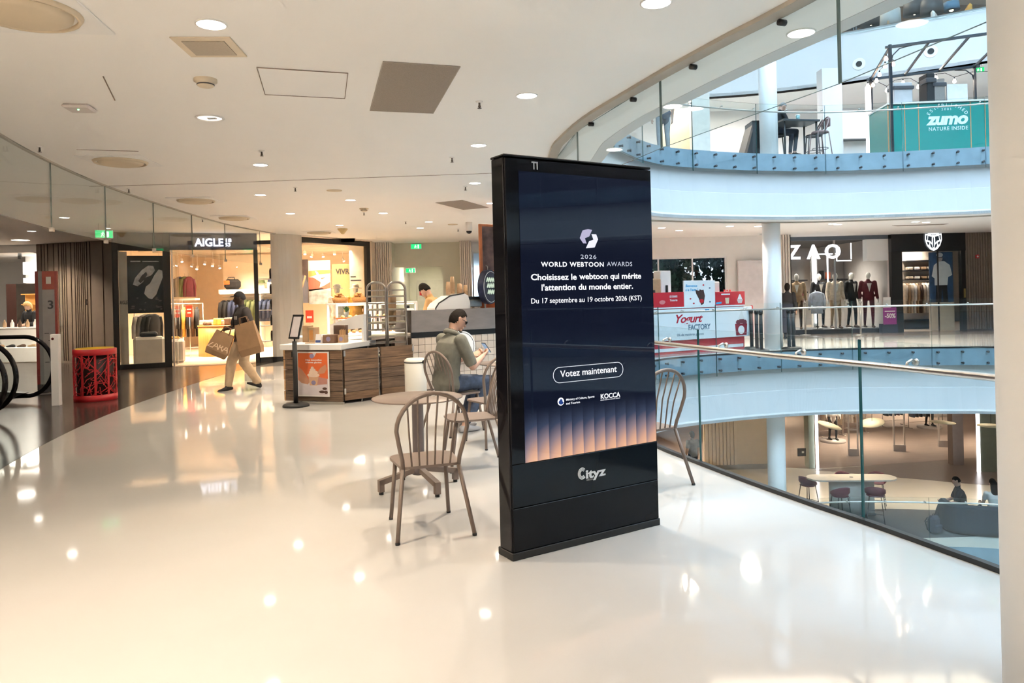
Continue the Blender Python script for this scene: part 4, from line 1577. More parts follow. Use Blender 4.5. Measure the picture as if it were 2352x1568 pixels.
# grinder, tubs and boxes along the bar
b = CM + lx * -0.76 + ly * -0.05
t = thing('milk_steamer', 'small white appliance with a black knob in front of the barista', 'appliance', (b.x, b.y, 1.10), TA)
MB().box(-0.11, 0.11, -0.08, 0.08, 0.0, 0.27, 0.03).build('body', mat('white_enamel', (0.78, 0.76, 0.75), 0.12), t)
MB().cyl((0, 0, 0.27), (0, 0, 0.32), 0.035, n=16).build('knob', black_matte, t)
b = CM + lx * -1.0 + ly * 0.05
t = tag(MB().lathe([(0.06, 0), (0.07, 0.10), (0.075, 0.48), (0.06, 0.5)], 16).build('paper_roll_stand', kraft, None, (b.x, b.y, 1.10)), 'tall kraft cup tower by the tray rack end of the bar', 'cups')
b = CM + lx * 0.86 + ly * -0.12
t = thing('crate', 'orange plastic crate on the bar under the blue round sign', 'crate', (b.x, b.y, 1.10), TA)
m_ = MB(); m_.box(-0.14, 0.14, -0.1, 0.1, 0, 0.02); m_.box(-0.14, 0.14, -0.1, -0.085, 0.02, 0.36); m_.box(-0.14, 0.14, 0.085, 0.1, 0.02, 0.36); m_.box(-0.14, -0.125, -0.085, 0.085, 0.02, 0.36); m_.box(0.125, 0.14, -0.085, 0.085, 0.02, 0.36)
m_.build('crate_body', orange, t)
ibox('rim', mat('dark_orange', (0.55, 0.09, 0.02), 0.4), t, -0.148, 0.148, -0.108, -0.092, 0.33, 0.37, 0.003)
b = CM + lx * 0.88 + ly * 0.16
cu = tag(MB().lathe([(0.0, 0.0), (0.05, 0.0), (0.062, 0.19), (0.064, 0.20), (0.058, 0.20), (0.0, 0.19)], 18, close=False).build('paper_cup', kraft, None, (b.x, b.y, 1.10 + 0.0)), 'single large kraft cup behind the orange crate', 'cup')
cu.scale = (1.1, 1.1, 2.3)
b = CM + lx * 1.32 + ly * -0.1
t = thing('menu_box', 'white box with a black stroke on the bar by the totem', 'box', (b.x, b.y, 1.10), TA)
ibox('box_body', white_top, t, -0.26, 0.26, -0.12, 0.12, 0, 0.46, 0.01)
m_ = MB(); m_.tube([(-0.14, -0.122, 0.42), (-0.17, -0.122, 0.36), (-0.10, -0.122, 0.30), (-0.02, -0.122, 0.26)], 0.012, 6); m_.build('black_stroke', black_matte, t)
b = CM + lx * 1.35 + ly * 0.42
t = tag(MB().box(-0.2, 0.2, -0.15, 0.15, 0, 0.62, 0.008).build('carton', kraft_d, None, (b.x, b.y, 1.10), TA), 'brown carton on the bar behind the white box', 'carton')
t = tag(MB().box(-0.2, 0.2, -0.15, 0.15, 0, 0.22, 0.008).build('carton', orange, None, (b.x, b.y, 1.72), TA), 'orange carton on top of the brown carton', 'carton')
# orange frame with the photo board and the round blue sign
b = TB + td * 1.52 + ly * 0.22
t = thing('hanging_board', 'brown photo board in an orange wooden frame above the bar', 'sign board', (b.x, b.y, 1.10), TA)
ow = mat('orange_wood', (0.50, 0.16, 0.06), 0.5, var=0.1)
ibox('post', ow, t, -0.025, 0.025, -0.025, 0.025, 0.0, 1.72, 0.004)
ibox('rail', ow, t, 0.025, 1.3, -0.02, 0.02, 1.68, 1.72, 0.003)
ibox('rail', ow, t, 0.025, 1.3, -0.02, 0.02, 0.86, 0.90, 0.003)
ibox('board', mat('brown_photo', (0.16, 0.09, 0.075), 0.4, var=0.6, scale=5), t, 0.03, 1.3, -0.01, 0.01, 0.90, 1.68)
b = b + td * 0.02 - ly * 0.10
t = thing('round_sign', 'navy round projecting sign with pale lettering beside the orange post', 'sign', (b.x, b.y, 1.10 + 0.60), R(64))
m_ = MB(); m_.cyl((0, -0.11, 0), (0, 0.0, 0), 0.30, n=44, sm=False); m_.build('drum', mat('navy_enamel', (0.012, 0.018, 0.045), 0.3), t)
m_ = MB(); m_.tube([(0.27 * cos(2 * pi * k / 40), -0.112, 0.27 * sin(2 * pi * k / 40)) for k in range(40)], 0.005, 6, closed=True); m_.build('ring', mat('pale_ring', (0.7, 0.72, 0.75), 0.4), t)
plm = emis('pale_green_letters', (0.75, 0.9, 0.7), 0.35)
for k, dz in enumerate((0.12, 0.02, -0.09)):
    m_ = MB(); m_.tube([(-0.17 + 0.034 * i_ + 0.02 * k, -0.115, dz + (0.035 if i_ % 2 else -0.03)) for i_ in range(10 - k)], 0.013, 6); m_.build('script_line', plm, t)
m_ = MB(); m_.tube([(0.0, -0.05, 0.30), (0.0, -0.05, 0.36), (0.03, -0.0, 0.38)], 0.008, 6); m_.build('hanger', tin, t)

# pedal bin
p = at(945, 912)
t = thing('pedal_bin', 'tall white pedal bin with a black lid hinge in front of the tiles', 'bin', (-1.49, 11.15, 0))
MB().lathe([(0.15, 0.0), (0.165, 0.012), (0.165, 0.56), (0.160, 0.565)], 32).build('body', mat('bin_cream', (0.75, 0.73, 0.66), 0.3, var=0.01), t)
MB().lathe([(0.168, 0.575), (0.166, 0.605), (0.13, 0.628), (0.0, 0.636)], 32, close=False).build('lid', mat('bin_cream', (0.75, 0.73, 0.66), 0.3), t)
MB().lathe([(0.163, 0.56), (0.169, 0.562), (0.169, 0.578), (0.163, 0.58)], 32).build('lid_ring', black_matte, t)
MB().box(0.08, 0.17, -0.12, -0.05, 0.55, 0.60, 0.015).build('hinge', black_matte, t)
MB().box(-0.03, 0.03, -0.20, -0.15, 0.01, 0.025, 0.004).build('pedal', black_matte, t)

# sign stand
p = at(680, 933)
t = thing('sign_stand', 'black pole stand with a tilted white sheet before the plank counter', 'sign stand', (p.x, p.y, 0), R(-12))
MB().lathe([(0.19, 0.0), (0.19, 0.022), (0.17, 0.04), (0.04, 0.05)], 32).build('base', black_matte, t)
MB().cyl((0, 0, 0.045), (0, 0, 0.95), 0.034, n=16).build('pole', black_matte, t)
MB().cyl((0, 0, 0.95), (0, 0, 1.02), 0.012, n=10).build('neck', black_metal, t)
hm = Matrix.Translation((0.03, 0, 1.16)) @ Matrix.Rotation(R(-30), 4, 'Z') @ Matrix.Rotation(R(-14), 4, 'X')
m_ = MB(); m_.M = hm
for (x0, x1, z0, z1) in ((-0.13, 0.13, 0.15, 0.18), (-0.13, 0.13, -0.18, -0.15), (-0.13, -0.105, -0.15, 0.15), (0.105, 0.13, -0.15, 0.15)):
    m_ = MB(); m_.M = hm; m_.box(x0, x1, -0.012, 0.012, z0, z1, 0.003); m_.build('frame', black_matte, t)
m_ = MB(); m_.M = hm; m_.box(-0.105, 0.105, -0.006, 0.008, -0.15, 0.15); m_.build('sheet', mat('sheet_paper', (0.62, 0.57, 0.58), 0.6), t)
MB().box(-0.05, -0.03, -0.02, 0.02, 0.72, 0.80, 0.004).build('belt_slot', black_metal, t)

# things on the plank counter
def on_counter(u, v_):
    return W0 + Matrix.Rotation(WA, 3, 'Z') @ V((u, v_, 0.885))


def card_box(label, u, v_, w_, d_, h_, mt, rz=0.0, mark=True, nm='card_box'):
    t = thing(nm, label, 'box', on_counter(u, v_), WA + rz)
    ibox('carton', mt, t, -w_ / 2, w_ / 2, -d_ / 2, d_ / 2, 0, h_, 0.003)
    if mark:
        m_ = MB(); m_.cyl((0, -d_ / 2 - 0.0015, h_ / 2), (0, -d_ / 2, h_ / 2), min(w_, h_) * 0.30, n=20, sm=False); m_.build('round_mark', mat('poster_mauve', (0.25, 0.22, 0.36), 0.5), t)
    return t


card_box('dark brown card box with a round blue mark on the plank counter', 0.62, 0.30, 0.20, 0.16, 0.125, kraft_d)
card_box('small kraft box of straws with a round mark on the plank counter', 0.80, 0.34, 0.11, 0.11, 0.115, kraft)
card_box('tall dark wooden block behind the marked card boxes', 0.66, 0.52, 0.20, 0.10, 0.26, mat('dark_block', (0.11, 0.065, 0.045), 0.6), 0, False)
for k in range(7):
    pass
t = thing('straw_bundle', 'bundle of wooden stirrers standing in the small kraft box', 'stirrers', on_counter(0.80, 0.34) + V((0, 0, 0.116)), WA)
for k in range(8):
    ibox('stick', mat('stick_wood', (0.55, 0.34, 0.16), 0.7), t, -0.045 + 0.012 * k, -0.037 + 0.012 * k, -0.02 + 0.006 * (k % 4), -0.016 + 0.006 * (k % 4), 0, 0.075 + 0.008 * (k % 3))
t = thing('card_holder', 'clear leaflet holder with an orange card on the plank counter', 'card holder', on_counter(0.32, 0.22), WA + R(15))
ibox('base', kraft, t, -0.08, 0.08, -0.05, 0.05, 0, 0.012, 0.003)
ibox('pane', shopglass, t, -0.05, 0.05, -0.006, 0.006, 0.012, 0.26)
ibox('card', mat('orange_card', (0.55, 0.22, 0.05), 0.6), t, -0.03, 0.03, 0.008, 0.011, 0.05, 0.2)
t = thing('price_card', 'little white tent card with a blue stripe on the plank counter', 'card', on_counter(0.47, 0.20), WA)
m_ = MB(); m_.add([(-0.05, -0.03, 0), (0.05, -0.03, 0), (0.05, 0, 0.14), (-0.05, 0, 0.14), (-0.05, 0.03, 0), (0.05, 0.03, 0)], [(0, 1, 2, 3), (3, 2, 5, 4), (0, 3, 4), (1, 5, 2), (0, 4, 5, 1)]); m_.build('card', white_top, t)
m_ = MB(); m_.add([(-0.045, -0.030, 0.012), (0.045, -0.030, 0.012), (0.045, -0.021, 0.05), (-0.045, -0.021, 0.05)], [(0, 1, 2, 3)]); m_.M = Matrix.Identity(4); m_.build('stripe', mat('blue_print', (0.03, 0.06, 0.2), 0.6), t)
t = thing('kraft_tray', 'stack of tall kraft cartons at the left end of the plank counter', 'cartons', on_counter(0.10, 0.55), WA)
for k in range(2):
    ibox('carton', kraft, t, -0.10 + 0.11 * k, -0.002 + 0.11 * k, -0.08, 0.08, 0, 0.26 - 0.03 * k, 0.003)
t = thing('menu_riser', 'white sloping riser with a potted sprig at the back of the plank counter', 'riser', on_counter(0.72, 0.82), WA)
m_ = MB(); m_.M = Matrix(((1, 0, 0, 0), (0, 0, 1, 0), (0, 1, 0, 0), (0, 0, 0, 1))); m_.prism([(-0.36, 0), (-0.36, 0.26), (0.10, 0.40), (0.24, 0.42), (0.24, 0.0), (0.20, 0.0), (0.20, 0.20), (-0.30, 0.16), (-0.30, 0)], -0.12, 0.12); m_.build('riser_body', white, t)
t = thing('potted_plant', 'tiny green sprig in a glass pot on the white riser', 'plant', on_counter(0.60, 0.80) + V((0, 0, 0.375)), 0)
MB().lathe([(0.03, 0.0), (0.042, 0.08), (0.036, 0.08), (0.0, 0.07)], 16).build('pot', mat('pot_white', (0.6, 0.6, 0.55), 0.3), t)
lf = mat('leaf_green', (0.06, 0.16, 0.03), 0.5, var=0.3)
lf_me = MB().ball((0, 0, 0.05), (0.016, 0.006, 0.045), 8, 6).build('leaf', lf, t, (0, 0, 0.08)).data
for k in range(9):
    o = link('leaf', lf_me, t, (0, 0, 0.07)); o.rotation_euler = (random.uniform(0.2, 0.9), 0, k * 0.7)
# napkin on the seated man's table
t = tag(MB().lathe([(0.0, 0.0), (0.06, 0.002), (0.05, 0.02), (0.02, 0.035), (0.0, 0.036)], 7, close=False, sm=False).build('paper_napkin', white_top, None, (-0.17, 8.86, 0.7425), 0.5), 'crumpled white napkin on the table under the phone', 'napkin')
# paper bags of the walking man
def paper_bag(label, loc, rz, tilt, w_, h_, d_, letters=None):
    t = thing('paper_bag', label, 'bag', loc, rz)
    kb = mat('brown_bag_paper', (0.25, 0.15, 0.075), 0.7, var=0.1, scale=6, bump=0.3)
    Mx = Matrix.Rotation(tilt, 4, 'Y')
    m_ = MB(); m_.M = Mx
    vs = [(-w_ * .42, -d_ * .2, 0), (w_ * .42, -d_ * .2, 0), (w_ * .42, d_ * .2, 0), (-w_ * .42, d_ * .2, 0), (-w_ / 2, -d_ / 2, -h_ * .8), (w_ / 2, -d_ / 2, -h_ * .8), (w_ / 2, d_ / 2, -h_ * .8), (-w_ / 2, d_ / 2, -h_ * .8), (-w_ * .46, -d_ * .4, -h_), (w_ * .46, -d_ * .4, -h_), (w_ * .46, d_ * .4, -h_), (-w_ * .46, d_ * .4, -h_)]
    fs = [(8, 9, 10, 11), (0, 3, 2, 1)]
    for a in (0, 4):
        for k in range(4):
            fs.append((a + k, a + (k + 1) % 4, a + 4 + (k + 1) % 4, a + 4 + k))
    m_.add(vs, fs); m_.build('bag_body', kb, t)
    for s_ in (-1, 1):
        m_ = MB(); m_.M = Mx; m_.tube([(-w_ * .2, s_ * d_ * .2, -0.02), (-w_ * .15, s_ * d_ * .15, 0.10), (w_ * .15, s_ * d_ * .15, 0.10), (w_ * .2, s_ * d_ * .2, -0.02)], 0.008, 6); m_.build('handle', kraft_d, t)
    if letters:
        o = text(letters, h_ * 0.28, mat('bag_print', (0.62, 0.45, 0.30), 0.7), t, (0, 0, 0), UP, 'lettering', 0.0, 0.0006, 'CENTER', 0.75)
        o.rotation_euler = (Mx @ Matrix.Rotation(R(90 - 10), 4, 'X')).to_euler()
        o.location = Mx @ V((0, -d_ * .485, -h_ * 0.72))
    return t


paper_bag('large brown paper bag with pale letters held in front of the walking man', (-4.90, 12.55, 1.02), R(10), R(25), 0.36, 0.42, 0.16, 'ZARA')
paper_bag('second brown paper bag hanging on the walking man\'s arm nearer the post', (-4.60, 12.62, 1.18), R(-5), R(-14), 0.40, 0.56, 0.14)
# ------------------------------------------------------------------ garments and fittings shared by the shops
def garment_mesh(h=0.78, w_=0.46, t_=0.075, sleeves=True, coat=False):
    m_ = MB()
    n = 14
    loft(m_, [((0, 0, 0), (0.05, 0, 0), (0, 0.03, 0)), ((0, 0, -0.05), (w_ * .40, 0, 0), (0, t_ * .7, 0)), ((0, 0, -0.14), (w_ * .45, 0, 0), (0, t_, 0)), ((0, 0, -h * .55), (w_ * .40, 0, 0), (0, t_, 0)), ((0, 0, -h), (w_ * .44, 0, 0), (0, t_ * .9, 0))], n)
    if sleeves:
        for sx in (-1, 1):
            m_.tube([(sx * w_ * .38, 0, -0.08), (sx * w_ * .52, 0.0, -0.30), (sx * w_ * .53, 0.01, -0.62)], [0.06, 0.052, 0.042], 8)
    return m_


HK = None


def garment(me_by, label, loc, rz, mt, group, h=0.78, w_=0.46, t_=0.06, hook=True, cat='garment', nm='hanging_jacket'):
    key = (h, w_, t_, mt.name)
    t = thing(nm, label, cat, loc, rz, group)
    if key not in me_by:
        me_by[key] = garment_mesh(h, w_, t_).build('cloth', mt, t).data
    else:
        link('cloth', me_by[key], t)
    if hook:
        if 'hook' not in me_by:
            me_by['hook'] = MB().tube([(0, 0, -0.02), (0, 0, 0.05), (0.02, 0, 0.07), (0.0, 0, 0.09), (-0.015, 0, 0.08)], 0.004, 5).build('hanger_hook', steel, t).data
        else:
            link('hanger_hook', me_by['hook'], t)
    return t


GM = {}
cl = lambda n, c: mat('cloth_' + n, c, 0.85, var=0.18, scale=10, bump=0.35)
c_black, c_navy, c_green, c_cream, c_tan, c_brown, c_white, c_yel, c_maroon, c_grey = (cl('black', (0.012, 0.012, 0.014)), cl('navy', (0.022, 0.032, 0.075)), cl('olive', (0.07, 0.085, 0.03)), cl('cream', (0.62, 0.52, 0.40)), cl('tan', (0.40, 0.27, 0.16)),
                                                                                    cl('brown', (0.09, 0.05, 0.03)), cl('white', (0.75, 0.72, 0.68)), cl('yellow', (0.70, 0.36, 0.06)), cl('maroon', (0.10, 0.012, 0.02)), cl('grey', (0.20, 0.19, 0.18)))


def rail_rack(label, loc, rz, L=1.2, h=1.5, d=0.45, m_=None):
    t = thing('clothes_rack', label, 'clothes rack', loc, rz)
    mm = m_ or steel
    for x in (0, L):
        MB().tube([(x, 0, 0.0), (x, 0, h)], 0.016, 8).build('upright', mm, t)
        MB().tube([(x, -d / 2, 0.02), (x, d / 2, 0.02)], 0.016, 8).build('foot', mm, t)
    MB().tube([(0, 0, h), (L, 0, h)], 0.014, 8).build('rail', mm, t)
    MB().tube([(0, 0, 0.25), (L, 0, 0.25)], 0.010, 8).build('rail', mm, t)
    return t


def mannequin(label, loc, rz, top, bottom, shoe, skinm, group=None, s=1.0, arms=0.0, longs=True, hat=None, headless=False):
    J = stand_pose(1.84, 0.0, 0.06, arms)
    t, hd, HM = person(label, loc, rz, J, [skinm, top, bottom, shoe], voxel=0.018, longsleeve=longs, pants='slim', face=False, group=group, name='mannequin', cat='mannequin', hem=0.12, bulk=1.05)
    if hat:
        hm = MB()
        hm.lathe([(0.17, 0.0), (0.165, 0.012), (0.10, 0.03), (0.095, 0.09), (0.07, 0.125), (0.0, 0.135)], 20, c=(hd.x, hd.y, hd.z + 0.05), close=False)
        hm.build('hat', hat, t)
    t.scale = (1.08, 1.08, 1.04)
    MB().lathe([(0.22, 0.0), (0.22, 0.008), (0.0, 0.012)], 24, close=False).build('stand_plate', steel, t)
    return t


mann_white = mat('mannequin_white', (0.78, 0.74, 0.68), 0.4, var=0.01)
beige_wall = mat('warm_shop_wall', (0.72, 0.62, 0.50), 0.6, var=0.03)
shop_floor = mat('pale_shop_floor', (0.55, 0.44, 0.34), 0.3, var=0.08, scale=2)
shop_ceil = mat('shop_ceiling', (0.62, 0.53, 0.44), 0.7, var=0.03)
oak = wood('honey_oak', (0.50, 0.24, 0.06), (0.66, 0.34, 0.10), 0.4, 1.2, 2, 0.05)
taupe_slat = mat('taupe_slat', (0.155, 0.118, 0.088), 0.6, var=0.08, scale=4)
frame_black = mat('frame_black', (0.010, 0.009, 0.008), 0.4, var=0.05)


def plane_thing(nm, lab, cat, a, b):
    a, b = V((a[0], a[1], 0)), V((b[0], b[1], 0))
    d = b - a
    return thing(nm, lab, cat, a, atan2(d.y, d.x)), d.length


# --- taupe slatted wall with the flush door
A_, B_ = (-13.0, 20.15), (-10.42, 19.35)
a, b = V((A_[0], A_[1], 0)), V((B_[0], B_[1], 0))
SLW = (b - a).length
SA = atan2((b - a).y, (b - a).x)
w_ = MB().box(0, SLW, 0.05, 0.15, 0, CE).build('wall_slat', mat('taupe_backing', (0.10, 0.075, 0.055), 0.7), None, a, SA, **STRUCT)
x = 0.0
sm_ = {}
wd_ = [0.18, 0.10, 0.10, 0.20, 0.16, 0.10, 0.06, 0.06, 0.16, 0.12, 0.06, 0.05, 0.06, 0.05, 0.05, 0.07, 0.10, 0.42, 0.36]
for k, q in enumerate(wd_):
    if q not in sm_:
        sm_[q] = MB().box(0.0, q - 0.018, 0.0, 0.05, 0.06, CE - 0.002, 0.004).build('slat', taupe_slat, w_, (x, 0, 0)).data
    else:
        link('slat', sm_[q], w_, (x, 0, 0))
    x += q + 0.012
MB().box(0, SLW, -0.006, 0.0, 0.0, 0.06).build('baseboard_left', taupe_slat, w_)
t = tag(MB().box(0, 0.17, -0.012, 0, 0, 0.15, 0.003).build('fire_sign', mat('sign_red', (0.45, 0.012, 0.015), 0.4), None, a + Matrix.Rotation(SA, 3, 'Z') @ V((0.55, -0.001, 2.02)), SA), 'small red fire sign on the taupe slatted wall', 'sign')
ibox('white_arrow', white_top, t, 0.05, 0.12, -0.014, -0.012, 0.06, 0.09)
t = tag(MB().box(0, 0.02, -0.045, -0.025, 0, 0.16, 0.004).build('pull_bar', black_metal, None, a + Matrix.Rotation(SA, 3, 'Z') @ V((1.74, 0, 1.55)), SA), 'short dark door handle on the taupe slatted wall', 'handle')
MB().box(0, 0.02, -0.026, 0.0, 0.02, 0.035).build('stem', black_metal, t)
MB().box(0, 0.02, -0.026, 0.0, 0.125, 0.14).build('stem', black_metal, t)

# --- bright white shop at the far left
t0 = MB().box(-16.5, -12.62, 25.0, 25.1, 0, CE)
t0.build('wall_shop_back', mat('bright_shop_wall', (0.85, 0.82, 0.78), 0.6), **STRUCT)
MB().box(-12.72, -12.62, 20.4, 25.0, 0, CE).build('wall_shop_side', mat('bright_shop_wall', (0.85, 0.82, 0.78), 0.6), **STRUCT)
MB().box(-16.5, -12.72, 20.4, 25.0, 0.002, 0.02).build('floor', mat('pale_shop_floor', (0.55, 0.44, 0.34), 0.3), **STRUCT)
# rounded arch surround
arch = [(-16.5, CE), (-16.5, 3.04)] + [(-13.25 + 0.5 * cos(R(90 - 90 * k / 8)), 2.54 + 0.5 * sin(R(90 - 90 * k / 8))) for k in range(9)] + [(-12.75, 0.0), (-12.62, 0.0), (-12.62, CE)]
m_ = MB(); m_.M = Matrix(((1, 0, 0, 0), (0, 0, 1, 0), (0, 1, 0, 0), (0, 0, 0, 1))); m_.prism(arch, 20.25, 20.45); m_.build('trim_8', white, **STRUCT)
for i, z in enumerate((2.35, 2.62)):
    t = tag(MB().box(-16.4, -12.9, 24.7, 24.98, z, z + (0.42 if i else 0.16), 0.01).build('light_box', emis('shop_white_glow', (1.0, 0.95, 0.86), 1.2), None), ['lower glowing strip across the white shop', 'upper glowing strip across the white shop'][i], 'light box')
light('left_shop_light', 'AREA', (-14.6, 22.5, 3.1), 110, (1, 0.9, 0.76), shape='RECTANGLE', size=3.2, size_y=3.6)
t = thing('mirror', 'tall brown-edged mirror panel inside the white shop', 'mirror', atd(24, 780, 23.5).xy.to_3d(), 0)
ibox('panel', mat('brown_panel', (0.06, 0.03, 0.025), 0.3), t, -0.1, 0.22, 0, 0.03, 0, 2.28)
ibox('glass', mat('mirror_glass', (0.8, 0.72, 0.66), 0.05, metal=1.0), t, 0.22, 0.95, 0, 0.02, 0, 2.28)
t = thing('display_shelf', 'glowing yellow shelf unit inside the white shop', 'shelf', atd(50, 780, 23.2).xy.to_3d(), 0)
ibox('back', mat('yellow_back', (0.75, 0.42, 0.12), 0.6), t, 0, 0.8, 0.2, 0.23, 0.02, 1.95)
for z in (0.4, 0.8, 1.2, 1.6, 1.92):
    ibox('shelf', oak, t, 0, 0.8, 0, 0.2, z, z + 0.03)
for k in range(6):
    p_ = t.location + V((0.12 + 0.24 * (k % 3), 0.10, 1.23 if k < 3 else 0.83))
    o = tag(MB().lathe([(0.04, 0), (0.045, 0.10), (0.02, 0.16), (0.022, 0.2)], 12).build('bottle', c_brown, None, p_), 'small dark bottle on the %s yellow shelf of the white shop, %s' % ('upper' if k < 3 else 'lower', ['left', 'middle', 'right'][k % 3]), 'bottle', 'bottles on the yellow shelf')
p_ = at(35, 880)
t = thing('shop_counter', 'white counter of the left shop in front of the blond woman', 'counter', (-13.9, 20.9, 0), 0)
ibox('body', white, t, -1.6, 0.55, 0, 0.6, 0, 0.92, 0.01)
ibox('top', white_top, t, -1.62, 0.57, -0.02, 0.62, 0.92, 0.96, 0.005)
t = thing('display_plinth', 'low white plinth with shoes at the entrance of the left shop', 'plinth', (-13.9, 20.5, 0), 0)
ibox('body', white, t, -1.6, 1.0, -0.1, 0.3, 0, 0.42, 0.01)
for k in range(6):
    o = thing('shoe', '%s shoe on the low plinth of the white shop, %s from the left' % (['black', 'brown', 'tan'][k % 3], ORD[k]), 'shoe', (-14.9 + 0.30 * k, 20.58, 0.42), R(80), 'shoes on the low white plinth')
    m_ = MB(); shoe_shape(m_, (0, 0, 0.085), (0, 1, 0)); m_.build('upper', [c_black, c_brown, c_tan][k % 3], o)
for k in range(5):
    o = tag(MB().lathe([(0.03, 0), (0.05, 0.02), (0.05, 0.12), (0.02, 0.18), (0.02, 0.22)], 12).build('bottle', [c_tan, c_white, c_brown][k % 3], None, (-14.6 + 0.22 * k, 21.15, 0.96)), 'small bottle on the counter before the blond woman, %s from the left' % ORD[k], 'bottle', 'bottles on the white counter')
J = stand_pose(1.68, 0.12)
J.update(el=(-0.24, 0.12, 1.05), er=(0.24, 0.12, 1.05), wl=(-0.1, 0.34, 1.02), wr=(0.1, 0.34, 1.02))
pt, ph, pM = person('blond woman in a black top behind the white shop counter', (-14.28, 21.85, 0), R(165), J, [skin_l, black_cloth, black_cloth, shoe_b], voxel=0.016, longsleeve=True, headrot=(R(-20), 0, R(-20)))
hair_mesh(ph, pM, 1.0, 0.05, -0.12, 1.28).build('hair', hair_y, pt)
# two black spots above the arch
for k in range(2):
    t = thing('spotlight', ['black cylinder spotlight in the white shop, left one', 'black cylinder spotlight in the white shop, near the arch corner'][k], 'spotlight', (-14.15 + 0.88 * k, 21.2, CE - 0.02), 0)
    MB().cyl((0, 0, -0.30), (0, 0, -0.08), 0.05, n=14).build('can', black_matte, t)
    MB().cyl((0, 0, -0.08), (0, 0, 0.02), 0.012, n=8).build('stem', black_matte, t)

# --- clothes shop with the lit sign
SH0, SH1 = V((-8.28, 17.91, 0)), V((-6.43, 18.58, 0))
MB().prism([(-10.5, 19.35), (-9.39, 17.36), (-8.28, 17.93), (-6.43, 18.60), (-5.7, 19.4), (-4.15, 21.75), (-3.9, 27), (-11.5, 27), (-11.5, 19.7)], 0.003, 0.02).build('floor', shop_floor, **STRUCT)
MB().box(-11.5, -3.9, 26.9, 27.0, 0.02, CE).build('wall_clothes_back', beige_wall, **STRUCT)
MB().box(-11.6, -11.5, 19.8, 27.0, 0.02, CE).build('wall_clothes_side', beige_wall, **STRUCT)
MB().box(-4.3, -4.15, 21.9, 26.9, 0.02, CE).build('wall_clothes_side', beige_wall, **STRUCT)
for (x, y, e) in ((-9.6, 20.4, 90), (-7.6, 20.8, 115), (-5.6, 22.6, 100), (-8.5, 23.2, 85), (-6.2, 24.2, 105)):
    light('shop_light', 'AREA', (x, y, CE - 0.25), e, (1, 0.80, 0.56), shape='RECTANGLE', size=1.6, size_y=1.6, spread=R(115))
# ceiling beams and track spots inside
for k in range(8):
    MB().box(-11.4, -4.4, 19.8 + k * 0.9 + (0.9 if k < 1 else 0), 19.9 + k * 0.9 + (0.9 if k < 1 else 0), CE - 0.10, CE).build('trim_9', shop_ceil, **STRUCT)
for k in range(16):
    px = [405, 418, 440, 452, 470, 488, 505, 520, 545, 560, 700, 715, 742, 768, 790, 806][k]
    py = [610, 601, 612, 618, 607, 611, 616, 609, 614, 620, 566, 590, 575, 568, 600, 572][k]
    Y = 24.2 + (k * 37 % 5) * 0.45
    p_ = atd(px, py, Y)
    z = min(p_.z, CE - 0.2)
    t = thing('track_spot', 'small glowing track spotlight, %s from the left in the %s' % (ORD[k if k < 10 else k - 10], 'clothes shop entrance' if k < 10 else 'large side window'), 'spotlight', (p_.x, p_.y, z), random.uniform(0, 3), 'track spots in the clothes shop')
    MB().cyl((0, 0, 0.0), (0.05, 0, 0.10), 0.045, n=12).build('can', white_top, t)
    MB().cyl((-0.003, 0, -0.006), (0.0, 0, 0.0), 0.038, n=12).build('lens', emis('spot_lens', (1.0, 0.88, 0.70), 8.0), t)
    MB().cyl((0.05, 0, 0.10), (0.05, 0, CE - z), 0.008, n=6).build('stem', white_top, t)

# show window with the hanging poster
t, L_ = plane_thing('shop_window', 'black framed show window with a dark hanging poster', 'shop window', (-9.39, 17.36), (-8.30, 17.90))
for nm, (x0, x1, z0, z1) in (('frame_post', (0, 0.10, 0, CE)), ('frame_post', (L_ - 0.16, L_, 0, CE)), ('frame_rail', (0.10, L_ - 0.16, 0, 0.12)), ('frame_rail', (0.10, L_ - 0.16, 2.82, CE))):
    ibox(nm, frame_black, t, x0, x1, -0.05, 0.08, z0, z1, 0.004)
ibox('pane', shopglass, t, 0.10, L_ - 0.16, 0.0, 0.012, 0.12, 2.82)
ibox('side_panel', mat('cream_panel', (0.62, 0.54, 0.44), 0.6), t, 0.10, 0.28, 0.30, 0.33, 0.02, 2.82)
o = text('AIGLE', 0.085, frame_black, t, (0.195, 0.298, 1.55), UP, 'lettering', 0.03, 0.0006)
WID.append((o, 0.17))
t2, L2 = plane_thing('shop_return', 'black side return of the show window beside the slatted wall', 'shop front', (-10.40, 19.33), (-9.41, 17.38))
ibox('panel', frame_black, t2, 0, L2, -0.02, 0.04, 0, CE)
# poster
t, L_ = plane_thing('hanging_poster', 'dark hanging poster of pale clogs in the show window', 'poster', (-9.39, 17.36), (-8.30, 17.90))
y_ = 0.36
hx0, hx1, hz0, hz1 = 0.275, 1.08, 1.32, 2.72
ibox('sheet', mat('poster_black', (0.010, 0.008, 0.009), 0.5, var=0.9, scale=9), t, hx0, hx1, y_, y_ + 0.006, hz0, hz1)
PMx = Matrix(((hx1 - hx0, 0, 0, hx0), (0, 0, 1, y_), (0, hz1 - hz0, 0, hz0), (0, 0, 0, 1)))
pale = mat('poster_pale_grey', (0.66, 0.65, 0.68), 0.5, var=0.25, scale=12)
print_shape(t, PMx, [(0.15, 0.50), (0.22, 0.62), (0.40, 0.75), (0.58, 0.83), (0.72, 0.82), (0.76, 0.74), (0.66, 0.66), (0.50, 0.62), (0.42, 0.54), (0.28, 0.47)], pale, -0.002)
print_shape(t, PMx, [(0.30, 0.56), (0.40, 0.66), (0.52, 0.72), (0.55, 0.67), (0.46, 0.58), (0.36, 0.52)], mat('poster_black2', (0.02, 0.014, 0.014), 0.5), -0.0035)
